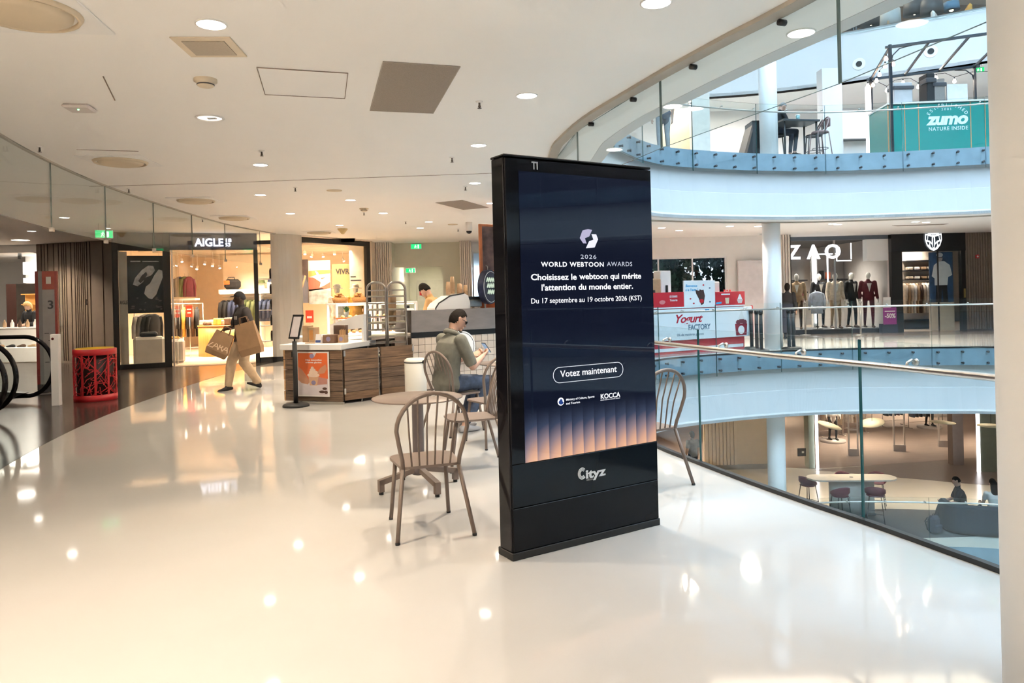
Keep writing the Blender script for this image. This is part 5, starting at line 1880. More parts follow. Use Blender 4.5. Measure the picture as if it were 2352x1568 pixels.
print_shape(t, PMx, [(0.45, 0.34), (0.50, 0.46), (0.62, 0.52), (0.74, 0.66), (0.86, 0.76), (0.96, 0.74), (0.97, 0.62), (0.88, 0.48), (0.78, 0.32), (0.66, 0.24), (0.56, 0.26)], mat('poster_white2', (0.88, 0.86, 0.87), 0.5, var=0.1), -0.0035)
for k in range(14):
    cx, cy = random.uniform(0.08, 0.92), random.uniform(0.05, 0.30)
    print_shape(t, PMx, ell(cx, cy, random.uniform(0.02, 0.06), random.uniform(0.008, 0.02), 8), mat('poster_pebble', (0.16, 0.12, 0.12), 0.5), -0.003)
ibox('caption_bar', pale, t, hx0 + 0.08, hx0 + 0.30, y_ - 0.003, y_ - 0.001, hz0 + 1.25, hz0 + 1.28)
ibox('caption_bar', pale, t, hx0 + 0.34, hx0 + 0.70, y_ - 0.003, y_ - 0.001, hz0 + 1.25, hz0 + 1.275)
for xx in (hx0 + 0.1, hx1 - 0.1):
    MB().tube([(xx, y_, hz1), (xx, y_, CE)], 0.003, 5).build('wire', steel, t)
# mound of white drapery with clothes in the window
RW = Matrix.Rotation(atan2(0.54, 1.09), 3, 'Z')
wp = lambda u, v_, z: V((-9.39, 17.36, 0)) + RW @ V((u, v_, 0)) + V((0, 0, z))
t = thing('display_block', 'pale draped block at the foot of the show window', 'display block', wp(0.72, 0.85, 0), 0.45)
ibox('drape', mat('drape_white', (0.62, 0.57, 0.52), 0.6, bump=0.6, scale=4), t, -0.35, 0.35, -0.25, 0.25, 0.02, 0.72, 0.06)
t = thing('display_block', 'lower pale draped block with folded yellow cloth in the window', 'display block', wp(1.25, 1.15, 0), 0.45)
ibox('drape', mat('drape_white', (0.62, 0.57, 0.52), 0.6), t, -0.3, 0.3, -0.25, 0.25, 0.02, 0.62, 0.06)
t = tag(MB().box(-0.18, 0.18, -0.14, 0.14, 0, 0.07, 0.03).build('folded_cloth', c_yel, None, wp(1.25, 1.15, 0.62), 0.4), 'folded yellow cloth on the lower draped block', 'cloth')
t = tag(MB().box(-0.2, 0.2, -0.14, 0.14, 0, 0.12, 0.04).build('folded_cloth', c_black, None, wp(0.72, 0.85, 0.72), 0.4), 'folded black garment on the taller draped block', 'cloth')
for k in range(4):
    garment(GM, ['white', 'grey', 'black', 'black'][k] + ' jacket hanging low in the show window, %s' % ['leftmost', 'second', 'third', 'rightmost'][k], wp(0.55 + 0.10 * k, 1.5, 1.28), R(70), [c_white, c_grey, c_black, c_black][k], 'jackets in the show window', hook=True)
tt = rail_rack('steel clothes rail inside the black framed show window', wp(0.40, 1.5, 0), atan2(0.54, 1.09), 0.75, 1.35)

# entrance: fascia with glowing letters
t, L_ = plane_thing('shop_fascia', 'dark blue-grey fascia with glowing white shop letters', 'shop sign', (-8.28, 17.91), (-6.43, 18.58))
ibox('board', mat('fascia_slate', (0.055, 0.058, 0.085), 0.5, var=0.1), t, -0.02, L_ + 0.02, -0.06, 0.06, 2.84, CE, 0.004)
glow_w = emis('sign_letters', (0.86, 0.88, 1.0), 1.6)
o = text('AIGLE', 0.19, glow_w, t, (0.55, -0.07, 2.93), UP, 'lettering', 0.035, 0.01, 'LEFT'); WID.append((o, 0.66))
for k, (s_, dz) in enumerate((('18', 0.11), ('53', 0.0))):
    o = text(s_, 0.085, glow_w, t, (1.23, -0.07, 2.925 + dz), UP, 'lettering', 0.035, 0.01, 'LEFT'); WID.append((o, 0.13))
t, L_ = plane_thing('shop_entrance', 'glass shop entrance with a black end post under the glowing letters', 'shop front', (-8.28, 17.91), (-6.43, 18.58))
ibox('jamb', frame_black, t, L_ - 0.07, L_ + 0.03, -0.06, 0.10, 0, 2.84, 0.004)
ibox('jamb', steel, t, 0.0, 0.04, -0.03, 0.06, 0, 2.84, 0.004)
ibox('side_pane', shopglass, t, 0.05, 0.10, 0.0, 0.9, 0.05, 2.80)
ibox('threshold', mat('threshold_stone', (0.52, 0.42, 0.33), 0.35), t, 0.04, L_ - 0.07, -0.1, 0.25, 0.0, 0.012)
# side vitrine, curved white cladding, large side window
t, L_ = plane_thing('shop_window', 'narrow side window with dark shelves beside the entrance post', 'shop window', (-6.43, 18.60), (-6.12, 18.78))
ibox('pane', shopglass, t, 0.03, L_, 0.0, 0.012, 0.12, CE)
ibox('frame_rail', frame_black, t, 0.03, L_, -0.03, 0.06, 0, 0.12)
for z in (0.5, 0.9, 1.3, 1.7, 2.1):
    ibox('shelf', white_top, t, 0.03, L_, 0.15, 0.5, z, z + 0.02)
for k in range(5):
    o = tag(MB().lathe([(0.05, 0), (0.055, 0.2), (0.04, 0.26)], 12).build('boot', c_black, None, (-6.2, 19.0 + 0.0, 0.52 + 0.4 * k)), ['lowest', 'second', 'third', 'fourth', 'highest'][k] + ' dark boot on the narrow window shelves', 'boot', 'boots in the narrow window')
arc = [(-6.12 + 0.55 * sin(R(q)) * 1.0, 18.78 + 0.62 * (1 - cos(R(q)))) for q in range(0, 91, 9)]
m_ = MB(); m_.sweep(arc, [(0, 0.12), (0.06, 0.12), (0.06, CE), (0, CE)], sm=False)
t = thing('curved_cladding', 'glossy white curved corner cladding right of the shop entrance', 'cladding', (0, 0, 0), 0)
m_.build('shell', mat('gloss_white_panel', (0.60, 0.56, 0.50), 0.08, var=0.01, coat=0.3), t)
MB().sweep(arc, [(-0.01, 0), (0.08, 0), (0.08, 0.12), (-0.01, 0.12)]).build('kick_strip', frame_black, t)
WB0, WB1 = V((-5.60, 19.42, 0)), V((-4.20, 21.75, 0))
t, L_ = plane_thing('shop_window', 'large black framed side window above the plank counter', 'shop window', WB0.xy, WB1.xy)
ibox('frame_rail', frame_black, t, 0, L_, -0.05, 0.06, CE - 0.17, CE - 0.03, 0.004)
ibox('frame_post', frame_black, t, L_ - 0.16, L_, -0.05, 0.06, 0, CE - 0.03, 0.004)
ibox('frame_post', steel, t, 0.0, 0.05, -0.03, 0.04, 0, CE - 0.03, 0.004)
ibox('frame_rail', frame_black, t, 0, L_, -0.05, 0.06, 0, 0.12, 0.004)
for x0, x1 in ((0.05, 0.95), (0.965, L_ - 0.16)):
    ibox('pane', shopglass, t, x0, x1, 0.0, 0.012, 0.12, CE - 0.17)
# posters and wall print seen through the side window
def wall_card(nm, lab, cat, px0, px1, py0, py1, Y, mt, th=0.02):
    x0, x1, z0, z1 = px_box(px0, px1, py0, py1, Y)
    t = thing(nm, lab, cat, (x0, Y, max(0.03, z0)), 0)
    ibox('sheet', mt, t, 0, x1 - x0, 0, th, 0, z1 - max(0.03, z0))
    return t, x1 - x0, z1 - max(0.03, z0)


t, w1, h1 = wall_card('wall_poster', 'portrait poster of a person in a dark jacket inside the side window', 'poster', 672, 708, 596, 696, 23.0, mat('poster_dark_brown', (0.045, 0.03, 0.03), 0.6))
M1 = Matrix(((w1, 0, 0, 0), (0, 0, 1, 0), (0, h1, 0, 0), (0, 0, 0, 1)))
print_shape(t, M1, [(0.0, 0.0), (0.95, 0.0), (0.98, 0.45), (0.80, 0.62), (0.55, 0.66), (0.20, 0.62), (0.0, 0.55)], mat('print_slate', (0.075, 0.075, 0.10), 0.6), -0.003)
print_shape(t, M1, [(0.26, 0.0), (0.48, 0.0), (0.52, 0.56), (0.34, 0.62), (0.12, 0.58)], mat('print_lilac_white', (0.58, 0.50, 0.50), 0.6), -0.005)
print_shape(t, M1, [(0.52, 0.30), (0.60, 0.30), (0.88, 0.62), (0.78, 0.64)], mat('print_orange', (0.60, 0.28, 0.15), 0.6), -0.006)
print_shape(t, M1, ell(0.30, 0.74, 0.22, 0.13), mat('poster_skin', (0.50, 0.24, 0.14), 0.5), -0.006)
print_shape(t, M1, [(0.05, 0.82), (0.02, 0.98), (0.55, 0.99), (0.60, 0.84), (0.40, 0.80)], mat('print_cap', (0.02, 0.025, 0.045), 0.6), -0.008)
t, w1, h1 = wall_card('wall_poster', 'poster of a white gull over orange and grey inside the side window', 'poster', 709, 759, 598, 698, 23.2, mat('print_pale_grey', (0.50, 0.48, 0.45), 0.6))
M1 = Matrix(((w1, 0, 0, 0), (0, 0, 1, 0), (0, h1, 0, 0), (0, 0, 0, 1)))
print_shape(t, M1, [(0, 0.62), (0.4, 0.68), (1, 0.70), (1, 0.78), (0.5, 0.78), (0, 0.76)], mat('print_orange2', (0.55, 0.22, 0.06), 0.6), -0.003)
print_shape(t, M1, [(0, 0.30), (1, 0.36), (1, 0.62), (0.5, 0.60), (0, 0.62)], mat('print_red_brown', (0.28, 0.08, 0.05), 0.6), -0.003)
print_shape(t, M1, [(0, 0), (1, 0), (1, 0.30), (0.6, 0.36), (0, 0.34)], mat('print_grey', (0.22, 0.22, 0.22), 0.6, var=0.4), -0.003)
print_shape(t, M1, [(0.20, 0.62), (0.45, 0.60), (0.30, 0.76), (0.42, 0.74), (0.60, 0.56), (0.98, 0.66), (0.98, 0.50), (0.70, 0.42), (0.50, 0.38), (0.56, 0.50)], mat('print_white', (0.72, 0.68, 0.64), 0.6), -0.005)
t, w1, h1 = wall_card('wall_panel', 'brown wood wall panel printed with large black letters', 'wall panel', 764, 812, 606, 760, 24.5, mat('oak_panel', (0.34, 0.19, 0.08), 0.5, var=0.12, scale=3, stretch=(8, 1, 1)))
o = text('VIVRE', 0.17, black_matte, t, (0.13, -0.004, h1 - 0.33), UP, 'lettering', 0.05, 0.002, 'LEFT'); WID.append((o, 0.56))
t, w1, h1 = wall_card('wall_panel', 'white pier with small dark letters at the right of the side window', 'wall panel', 804, 836, 556, 800, 22.2, mat('pier_white', (0.78, 0.72, 0.64), 0.6), 0.3)
ibox('caption_bar', dark_grey, t, 0.03, 0.19, -0.003, -0.001, h1 - 1.06, h1 - 1.02)
ibox('caption_bar', dark_grey, t, 0.03, 0.35, -0.003, -0.001, h1 - 1.17, h1 - 1.13)
mannequin('mannequin in a white coat and white hat in the side window', (-5.05, 21.3, 0.02), R(170), c_white, c_cream, shoe_b, mann_white, 'clothes shop mannequins', hat=c_white)
mannequin('mannequin in a yellow coat and cream hat in the side window', (-4.65, 21.9, 0.02), R(190), c_yel, c_brown, shoe_b, mann_white, 'clothes shop mannequins', hat=c_cream)
# interior fittings behind the entrance
t = thing('wall_shelf', 'long white wall shelf with jackets hung below in the clothes shop', 'shelf', (-9.65, 24.2, 0), 0)
ibox('board', white_top, t, 0, 2.05, 0, 0.42, 1.82, 1.95, 0.006)
ibox('back_board', beige_wall, t, 0, 2.05, 0.42, 0.46, 0.02, 3.1)
ibox('light_strip', emis('shelf_glow', (1.0, 0.85, 0.62), 1.5), t, 0.02, 2.0, 0.05, 0.09, 1.80, 1.82)
MB().tube([(0.05, 0.2, 1.70), (2.0, 0.2, 1.70)], 0.012, 8).build('rail', steel, t)
for xx in (1.34, 2.0):
    ibox('divider', white_top, t, xx, xx + 0.03, 0.02, 0.42, 0.02, 1.82)
cols = [c_black, c_black, c_navy, c_navy, c_navy, c_green, c_green, c_green]
for k in range(13):
    cm_ = cols[k] if k < 8 else c_navy
    garment(GM, '%s padded jacket on the long wall rail, %s from the left' % ({'cloth_black': 'black', 'cloth_navy': 'navy', 'cloth_olive': 'olive'}[cm_.name], ['first', 'second', 'third', 'fourth', 'fifth', 'sixth', 'seventh', 'eighth', 'ninth', 'tenth', 'eleventh', 'twelfth', 'thirteenth'][k]), (-9.55 + 0.152 * k + (0.08 if k > 7 else 0), 24.38, 1.60), R(75), cm_, 'jackets on the long wall rail', 0.72, 0.46, 0.05)
bg = thing('duffel_bag', 'black and orange duffel bag on the white wall shelf', 'bag', (-9.25, 24.38, 1.95), 0)
ibox('bag_body', c_black, bg, -0.26, 0.26, -0.14, 0.14, 0, 0.34, 0.09)
ibox('pocket', mat('bag_orange', (0.45, 0.13, 0.03), 0.7), bg, -0.24, -0.04, -0.155, -0.13, 0.16, 0.30, 0.02)
MB().tube([(-0.12, -0.1, 0.32), (-0.1, -0.1, 0.40), (0.1, -0.1, 0.40), (0.12, -0.1, 0.32)], 0.012, 6).build('handle', c_black, bg)
for k in range(2):
    hb = thing('hat_stand', ['olive bucket hat on a white block on the wall shelf', 'navy cap on a white block on the wall shelf'][k], 'hat', (-8.28 + 0.30 * k, 24.38, 1.95), 0)
    ibox('block', white_top, hb, -0.09, 0.09, -0.09, 0.09, 0, 0.18 + 0.04 * k)
    MB().lathe([(0.16 if k == 0 else 0.11, 0), (0.10, 0.03), (0.095, 0.10), (0.05, 0.14), (0, 0.145)], 18, close=False).build('hat', c_green if k == 0 else c_navy, hb, (0, 0, 0.18 + 0.04 * k))
# honey oak display table with heaps of folded clothes
TBx = at(505, 817)
t = thing('display_table', 'curved honey-coloured display table inside the clothes shop', 'table', (-8.35, 21.05, 0), R(8))
m_ = MB(); m_.lathe([(0.72, 0.02), (0.72, 0.86)], 40, sx=0.85, sy=0.6); m_.build('body', oak, t)
m_ = MB(); m_.lathe([(0.74, 0.86), (0.74, 0.89)], 40, sx=0.85, sy=0.6); m_.build('top', mat('honey_top', (0.62, 0.33, 0.11), 0.35), t)
for k in range(14):
    a_ = k * 2.4
    rr = 0.16 + 0.33 * ((k * 5) % 7) / 7
    mt = [c_cream, c_white, c_yel, cl('rose', (0.55, 0.28, 0.22)), c_cream, c_brown, c_white][k % 7]
    o = MB(); o.box(-0.13, 0.13, -0.10, 0.10, 0, 0.10 + 0.05 * (k % 3), 0.03)
    o = tag(o.build('folded_garment', mt, None, (-8.35 + rr * cos(a_), 21.05 + rr * 0.7 * sin(a_), 0.89), random.uniform(0, 3)), ['cream', 'white', 'yellow', 'rose', 'cream', 'brown', 'white'][k % 7] + ' folded garment heaped on the honey-coloured table', 'garment', 'folded garments on the honey table')
rk = rail_rack('chrome clothes rack with dark jackets left of the honey table', (-9.85, 20.9, 0), R(35), 1.0, 1.52)
for k in range(7):
    garment(GM, 'dark jacket on the chrome rack, %s from the left' % ['first', 'second', 'third', 'fourth', 'fifth', 'sixth', 'seventh'][k], V((-9.85, 20.9, 1.42)) + Matrix.Rotation(R(35), 3, 'Z') @ V((0.12 + 0.12 * k, 0, 0)), R(110), [c_black, c_brown, c_black, c_yel, c_black, c_brown, c_black][k], 'jackets on the chrome rack', 0.85, 0.46, 0.05)
x0, x1, z0, z1 = px_box(427, 442, 701, 728, 20.3)
t = thing('sale_sign', 'small red sale sign on the chrome clothes rack', 'sign', (x0, 20.3, z0), 0)
ibox('card', mat('sale_red', (0.70, 0.07, 0.03), 0.5), t, 0, x1 - x0, 0, 0.01, 0, z1 - z0)
ibox('white_print', white_top, t, 0.04, x1 - x0 - 0.04, -0.002, 0, 0.10, 0.14)
ibox('white_print', white_top, t, 0.03, x1 - x0 - 0.03, -0.002, 0, 0.20, 0.23)
MB().cyl((0.09, 0.02, 0.02 - z0), (0.09, 0.02, 0.02), 0.008, n=6).build('stem', steel, t)
x0, x1, z0, z1 = px_box(684, 703, 711, 736, 13.4)
t = thing('sale_sign', 'small tilted red sale card behind the plank counter', 'sign', (x0, 13.9, 0.9), R(-12))
ibox('card', mat('sale_red', (0.70, 0.07, 0.03), 0.5), t, 0, 0.16, 0, 0.01, 0.22, 0.45)
ibox('white_print', white_top, t, 0.03, 0.13, -0.002, 0, 0.30, 0.34)
ibox('stem', steel, t, 0.075, 0.085, 0.0, 0.01, 0.0, 0.22)
for k, (pxx, Y, mt) in enumerate(((412, 22.5, c_navy), (424, 22.5, c_green), (434, 22.6, c_maroon))):
    p_ = atd(pxx, 640, Y)
    garment(GM, ['blue', 'olive', 'dark red'][k] + ' garment hung high on the left wall of the shop', (p_.x, p_.y, 2.35), R(60), mt, 'garments hung high at left', 0.62, 0.36, 0.05, nm='wall_garment')
t = thing('wall_shelf', 'short white shelf under the high-hung garments in the shop', 'shelf', (-10.6, 22.4, 0), 0)
ibox('board', white_top, t, 0, 0.95, 0, 0.35, 1.62, 1.68, 0.005)
for xx in (0.40, 0.52):
    MB().cyl((xx, 0.1, 0.02), (xx, 0.1, 1.62), 0.02, n=8).build('post', white_top, t)

# --- white slatted piers, corridor recess with exit signs, window at the back
MB().box(-4.2, -3.72, 22.6, 22.75, 0, CE).build('wall_back', white, **STRUCT)
wslat = mat('white_slat', (0.66, 0.60, 0.53), 0.55, var=0.03)
w_ = MB().box(-4.18, -3.66, 22.5, 22.58, 0, CE).build('wall_pier', wslat, **STRUCT)
for k in range(8):
    MB().box(-4.18 + 0.066 * k, -4.135 + 0.066 * k, 22.44, 22.5, 0, CE - 0.002, 0.004).build('slat', wslat, w_)
# lintel, side and recess
cw = mat('corridor_wall', (0.62, 0.60, 0.50), 0.6, var=0.02)
MB().box(-3.66, -1.55, 23.1, 23.25, 2.50, CE).build('wall_lintel', cw, **STRUCT)
MB().box(-2.15, -1.55, 23.1, 23.25, 0, 2.50).build('wall_back', cw, **STRUCT)
MB().box(-3.8, -3.66, 22.6, 26.5, 0, CE).build('wall_corridor', cw, **STRUCT)
MB().box(-2.15, -2.05, 23.25, 26.5, 0, 2.6).build('wall_corridor', cw, **STRUCT)
MB().box(-3.8, -2.0, 26.4, 26.5, 0, CE).build('wall_corridor', cw, **STRUCT)
MB().box(-3.66, -2.05, 23.25, 26.4, 2.75, 2.8).build('ceiling', cw, **STRUCT)
d_ = MB().box(-3.4, -2.35, 26.34, 26.4, 0, 2.15).build('door_1', mat('corridor_door', (0.55, 0.53, 0.45), 0.5), **STRUCT)
MB().box(-3.3, -2.9, 26.3, 26.34, 1.62, 1.75).build('notice', mat('sign_red', (0.45, 0.012, 0.015), 0.4), d_)
w_ = MB().box(-1.58, -1.22, 22.62, 22.7, 0, CE).build('wall_pier', wslat, **STRUCT)
for k in range(6):
    MB().box(-1.57 + 0.062 * k, -1.527 + 0.062 * k, 22.56, 22.62, 0, CE - 0.002, 0.004).build('slat', wslat, w_)
MB().box(-1.55, -1.3, 22.7, 23.2, 0, CE).build('wall_back', cw, **STRUCT)


def exit_sign(lab, loc, rz=0.0, s=1.0, drop=0.0):
    t = thing('exit_sign', lab, 'exit sign', loc, rz, 'green exit signs')
    ibox('case', white_top, t, -0.17 * s, 0.17 * s, -0.02, 0.03, 0, 0.17 * s, 0.004)
    ibox('lit_panel', emis('exit_green', (0.03, 0.75, 0.22), 0.55), t, -0.16 * s, 0.16 * s, -0.024, -0.02, 0.01, 0.16 * s)
    ew = emis('exit_white', (0.85, 1, 0.9), 0.6)
    # running figure, door and arrow
    m_ = MB(); m_.cyl((-0.02 * s, -0.026, 0.125 * s), (-0.02 * s, -0.024, 0.125 * s), 0.014 * s, n=10); m_.build('running_figure', ew, t)
    m_ = MB(); m_.M = Matrix(((1, 0, 0, 0), (0, 0, 1, -0.026), (0, 1, 0, 0), (0, 0, 0, 1)))
    m_.prism([(x * s, z * s) for x, z in ((-0.035, 0.11), (-0.005, 0.105), (0.02, 0.08), (0.005, 0.075), (-0.012, 0.09), (-0.018, 0.07), (0.01, 0.05), (0.0, 0.02), (-0.012, 0.02), (-0.005, 0.045), (-0.03, 0.06), (-0.05, 0.03), (-0.065, 0.035), (-0.04, 0.075), (-0.06, 0.09))], 0, 0.002); m_.build('running_figure', ew, t)
    m_ = MB(); m_.M = Matrix(((1, 0, 0, 0), (0, 0, 1, -0.026), (0, 1, 0, 0), (0, 0, 0, 1)))
    m_.prism([(x * s, z * s) for x, z in ((0.045, 0.02), (0.09, 0.02), (0.09, 0.14), (0.045, 0.14))], 0, 0.002); m_.build('door_mark', ew, t)
    if drop:
        for xx in (-0.1, 0.1):
            MB().cyl((xx * s, 0, 0.17 * s), (xx * s, 0, drop), 0.005, n=6).build('hanger', steel, t)
    return t


p_ = atd(956, 572, 23.05); exit_sign('green exit sign on the lintel above the corridor', (p_.x, 23.07, p_.z))
p_ = atd(943, 623, 25.0); exit_sign('green exit sign hanging inside the corridor below the lintel', (p_.x, 25.0, p_.z - 0.05), 0, 0.95, 2.75 - p_.z + 0.05)
p_ = atd(239, 547, 15.4); exit_sign('green exit sign hanging behind the left glass smoke screen', (p_.x, 15.4, p_.z), R(35), 1.0, CE - p_.z)

# --- red openwork waste bin
p_ = at(196, 924)
t = thing('waste_bin', 'red drum waste bin with a random openwork side and yellow liner', 'bin', (p_.x, p_.y + 0.3, 0), 0.2)
red = mat('bin_red', (0.42, 0.010, 0.016), 0.45, var=0.05)
m_ = MB().lathe([(0.312, 0.74), (0.318, 0.745), (0.318, 0.835), (0.30, 0.84), (0.285, 0.835), (0.285, 0.74)], 40); m_.build('top_band', red, t)
m_ = MB().lathe([(0.312, 0.0), (0.318, 0.005), (0.318, 0.10), (0.30, 0.10)], 40); m_.build('base_band', red, t)
m_ = MB().lathe([(0.265, 0.04), (0.265, 0.78)], 32); m_.build('inner_drum', mat('bin_inner', (0.03, 0.015, 0.015), 0.5), t)
m_ = MB().lathe([(0.275, 0.80), (0.283, 0.85), (0.270, 0.85), (0.262, 0.79)], 32); m_.build('liner', mat('liner_yellow', (0.6, 0.38, 0.02), 0.5), t)
random.seed(11)
for k in range(10):
    a_ = 2 * pi * k / 10
    m_ = MB(); m_.box(-0.016, 0.016, -0.006, 0.006, 0.10, 0.74); o = m_.build('upright', red, t, (0.312 * cos(a_), 0.312 * sin(a_), 0), a_ + pi / 2)
lat = MB()
for k in range(260):
    a_, z = random.uniform(0, 2 * pi), random.uniform(0.12, 0.72)
    da, dz = random.uniform(-0.55, 0.55), random.uniform(-0.22, 0.22)
    z2 = min(0.75, max(0.09, z + dz))
    lat.tube([(0.312 * cos(a_ + da * s_ / 3), 0.312 * sin(a_ + da * s_ / 3), z + (z2 - z) * s_ / 3) for s_ in range(4)], 0.0065, 4, sm=False)
lat.build('openwork', red, t, kind='stuff')

# --- white bollard
p_ = at(131, 931)
t = thing('bollard', 'white square sensor post beside the red waste bin', 'post', (p_.x, p_.y, 0), 0.15)
MB().box(-0.057, 0.057, -0.05, 0.05, 0, 1.11, 0.006).build('shaft', white, t)
MB().cyl((-0.02, -0.052, 1.04), (-0.02, -0.05, 1.04), 0.02, n=14).build('sensor', mat('sensor_red', (0.12, 0.01, 0.01), 0.3), t)

# --- information totem
t = thing('info_totem', 'red and grey floor directory totem with a glass edge near the escalator', 'totem', (atd(106, 800, 13.3).x, 13.3, 0), R(22))
ibox('spine', mat('totem_red', (0.22, 0.02, 0.02), 0.4), t, -0.15, -0.10, 0, 0.14, 0.0, 2.18)
ibox('side_panel', mid_grey, t, -0.10, -0.04, 0.0, 0.14, 0.0, 2.18)
ibox('panel', mat('totem_grey', (0.36, 0.34, 0.34), 0.35), t, -0.04, 0.15, 0.0, 0.14, 0.14, 1.85)
ibox('head_panel', mat('totem_brick', (0.36, 0.055, 0.035), 0.4), t, -0.04, 0.15, 0.0, 0.14, 1.85, 2.18)
ibox('edge_strip', mat('totem_red2', (0.30, 0.04, 0.035), 0.4), t, 0.15, 0.19, 0.0, 0.14, 0.14, 2.18)
ibox('glass_fin', clear, t, 0.19, 0.26, 0.05, 0.062, 0.14, 2.18)
ibox('foot', dark_grey, t, -0.15, 0.15, 0.0, 0.14, 0.0, 0.14)
o = text('3', 0.15, dark_grey, t, (0.085, -0.001, 1.50), UP, 'lettering', 0.03, 0.001)
for k in range(5):
    ibox('text_line', dark_grey, t, -0.02 + 0.06 * (k % 2), 0.05 + 0.06 * (k % 2), -0.0015, 0.0, 1.05 - 0.13 * k, 1.062 - 0.13 * k)
ibox('pictogram', white_top, t, 0.02, 0.10, -0.0015, 0, 1.95, 2.08)

# --- escalator end
def escalator_rail(lab, Y, px, r=0.48):
    X = (px - PX) / F * Y
    t = thing('escalator_balustrade', lab, 'escalator', (X - r, Y, 0.58), R(-4))
    pts = [(-5.5, 0, r)] + [(-3 + 0.6 * k, 0, r) for k in range(5)]
    pts += [(r * sin(R(a_)) * 1.0, 0, r * cos(R(a_))) for a_ in range(0, 172, 9)]
    pts += [(-0.35, 0, -0.48), (-0.7, 0, -0.52)]
    MB().tube(pts, 0.034, 10).build('handrail', black_gloss, t)
    inner = [(-5.5, r - 0.045)] + [((r - 0.045) * sin(R(a_)), (r - 0.045) * cos(R(a_))) for a_ in range(0, 172, 9)] + [(-0.5, -0.42), (-5.5, -0.1)]
    m_ = MB(); m_.M = Matrix(((1, 0, 0, 0), (0, 0, 1, 0), (0, 1, 0, 0), (0, 0, 0, 1))); m_.prism(inner, -0.006, 0.006); m_.build('glass_side', clear, t)
    m_ = MB(); m_.M = Matrix(((1, 0, 0, 0), (0, 0, 1, 0), (0, 1, 0, 0), (0, 0, 0, 1))); m_.prism([(0.02, -0.42), (-0.30, -0.40), (-5.5, -0.05), (-5.5, -0.57), (-0.55, -0.57), (-0.28, -0.54)], -0.07, 0.07); m_.build('skirt', black_metal, t)
    return t


escalator_rail('far escalator handrail loop in front of the white shop', 11.9, 122)
escalator_rail('middle escalator handrail loop at the left picture edge', 10.2, 37)
escalator_rail('nearest escalator handrail loop cut by the left picture edge', 9.5, 12)
p_ = at(75, 908)
t = tag(MB().box(-0.3, 0.3, -0.1, 0.1, 0.002, 0.02, 0.004).build('comb_plate', dark_grey, None, (p_.x, p_.y, 0), R(25)), 'dark comb plate strip on the floor by the escalator', 'floor plate')
ibox('groove_strip', black_matte, t, -0.28, 0.28, -0.02, 0.02, 0.02, 0.024)

MB().box(-26, -11.4, 28.0, 28.1, 0, CE).build('wall_back', white, **STRUCT)
light('corridor_fill', 'AREA', (-2.9, 24.6, 2.7), 22, (1, 0.92, 0.75), shape='DISK', size=0.5)  # fill lamp added to lift the dark corridor recess
# ------------------------------------------------------------------ back wall of the entrance level with its windows
def pwall(nm, x0, x1, y, z0, z1, mt=white, th=0.12):
    return MB().box(x0, x1, y, y + th, z0, z1).build(nm, mt, **STRUCT)


YB = 23.4
grey_white = mat('cool_white_wall', (0.74, 0.73, 0.71), 0.6, var=0.015)
pwall('wall_back', -1.25, 0.9, YB, 2.95, CE, grey_white)
pwall('wall_back', -1.25, 0.9, YB, 0, 1.35, grey_white)
pwall('wall_back', 0.9, 3.6, YB, 0, CE, grey_white)
pwall('wall_back', 3.6, 8.9, YB, 2.62, CE, grey_white)
pwall('wall_back', 3.6, 6.85, YB, 0, 0.6, grey_white)
pwall('wall_back', 6.85, 8.9, YB, 0, 2.62, grey_white)
for n_, (x0, x1, z0, z1) in enumerate(((-1.25, 0.9, 1.35, 2.95), (3.6, 6.85, 0.6, 2.62))):
    w_ = MB().box(x0, x1, YB + 0.05, YB + 0.06, z0, z1).build('window_%d' % (n_ + 1), shopglass, **STRUCT)
    fr = mat('window_frame_white', (0.7, 0.7, 0.7), 0.4)
    for (a0, a1, b0, b1) in ((x0, x0 + 0.05, z0, z1), (x1 - 0.05, x1, z0, z1), (x0 + 0.05, x1 - 0.05, z0, z0 + 0.05), (x0 + 0.05, x1 - 0.05, z1 - 0.05, z1)):
        MB().box(a0, a1, YB + 0.02, YB + 0.10, b0, b1).build('window_frame', fr, w_)
    for k in range(1, 3):
        xx = x0 + (x1 - x0) * k / 3
        MB().box(xx - 0.02, xx + 0.02, YB + 0.03, YB + 0.09, z0 + 0.05, z1 - 0.05).build('mullion', fr, w_)
pwall('wall_panel', 7.15, 8.25, YB - 0.2, 0.0, 2.45, mat('pale_lilac_panel', (0.66, 0.62, 0.63), 0.5), 0.1)
w_ = pwall('wall_pier', 8.25, 8.85, YB - 0.06, 0, CE, wslat, 0.06)
for k in range(7):
    MB().box(8.27 + 0.082 * k, 8.325 + 0.082 * k, YB - 0.12, YB - 0.06, 0, CE - 0.002, 0.004).build('slat', wslat, w_)
# outdoor trees beyond the windows
leafs = [mat('leaf_dark', (0.03, 0.10, 0.085), 0.5, var=0.3), mat('leaf_mid', (0.03, 0.085, 0.03), 0.5, var=0.3)]


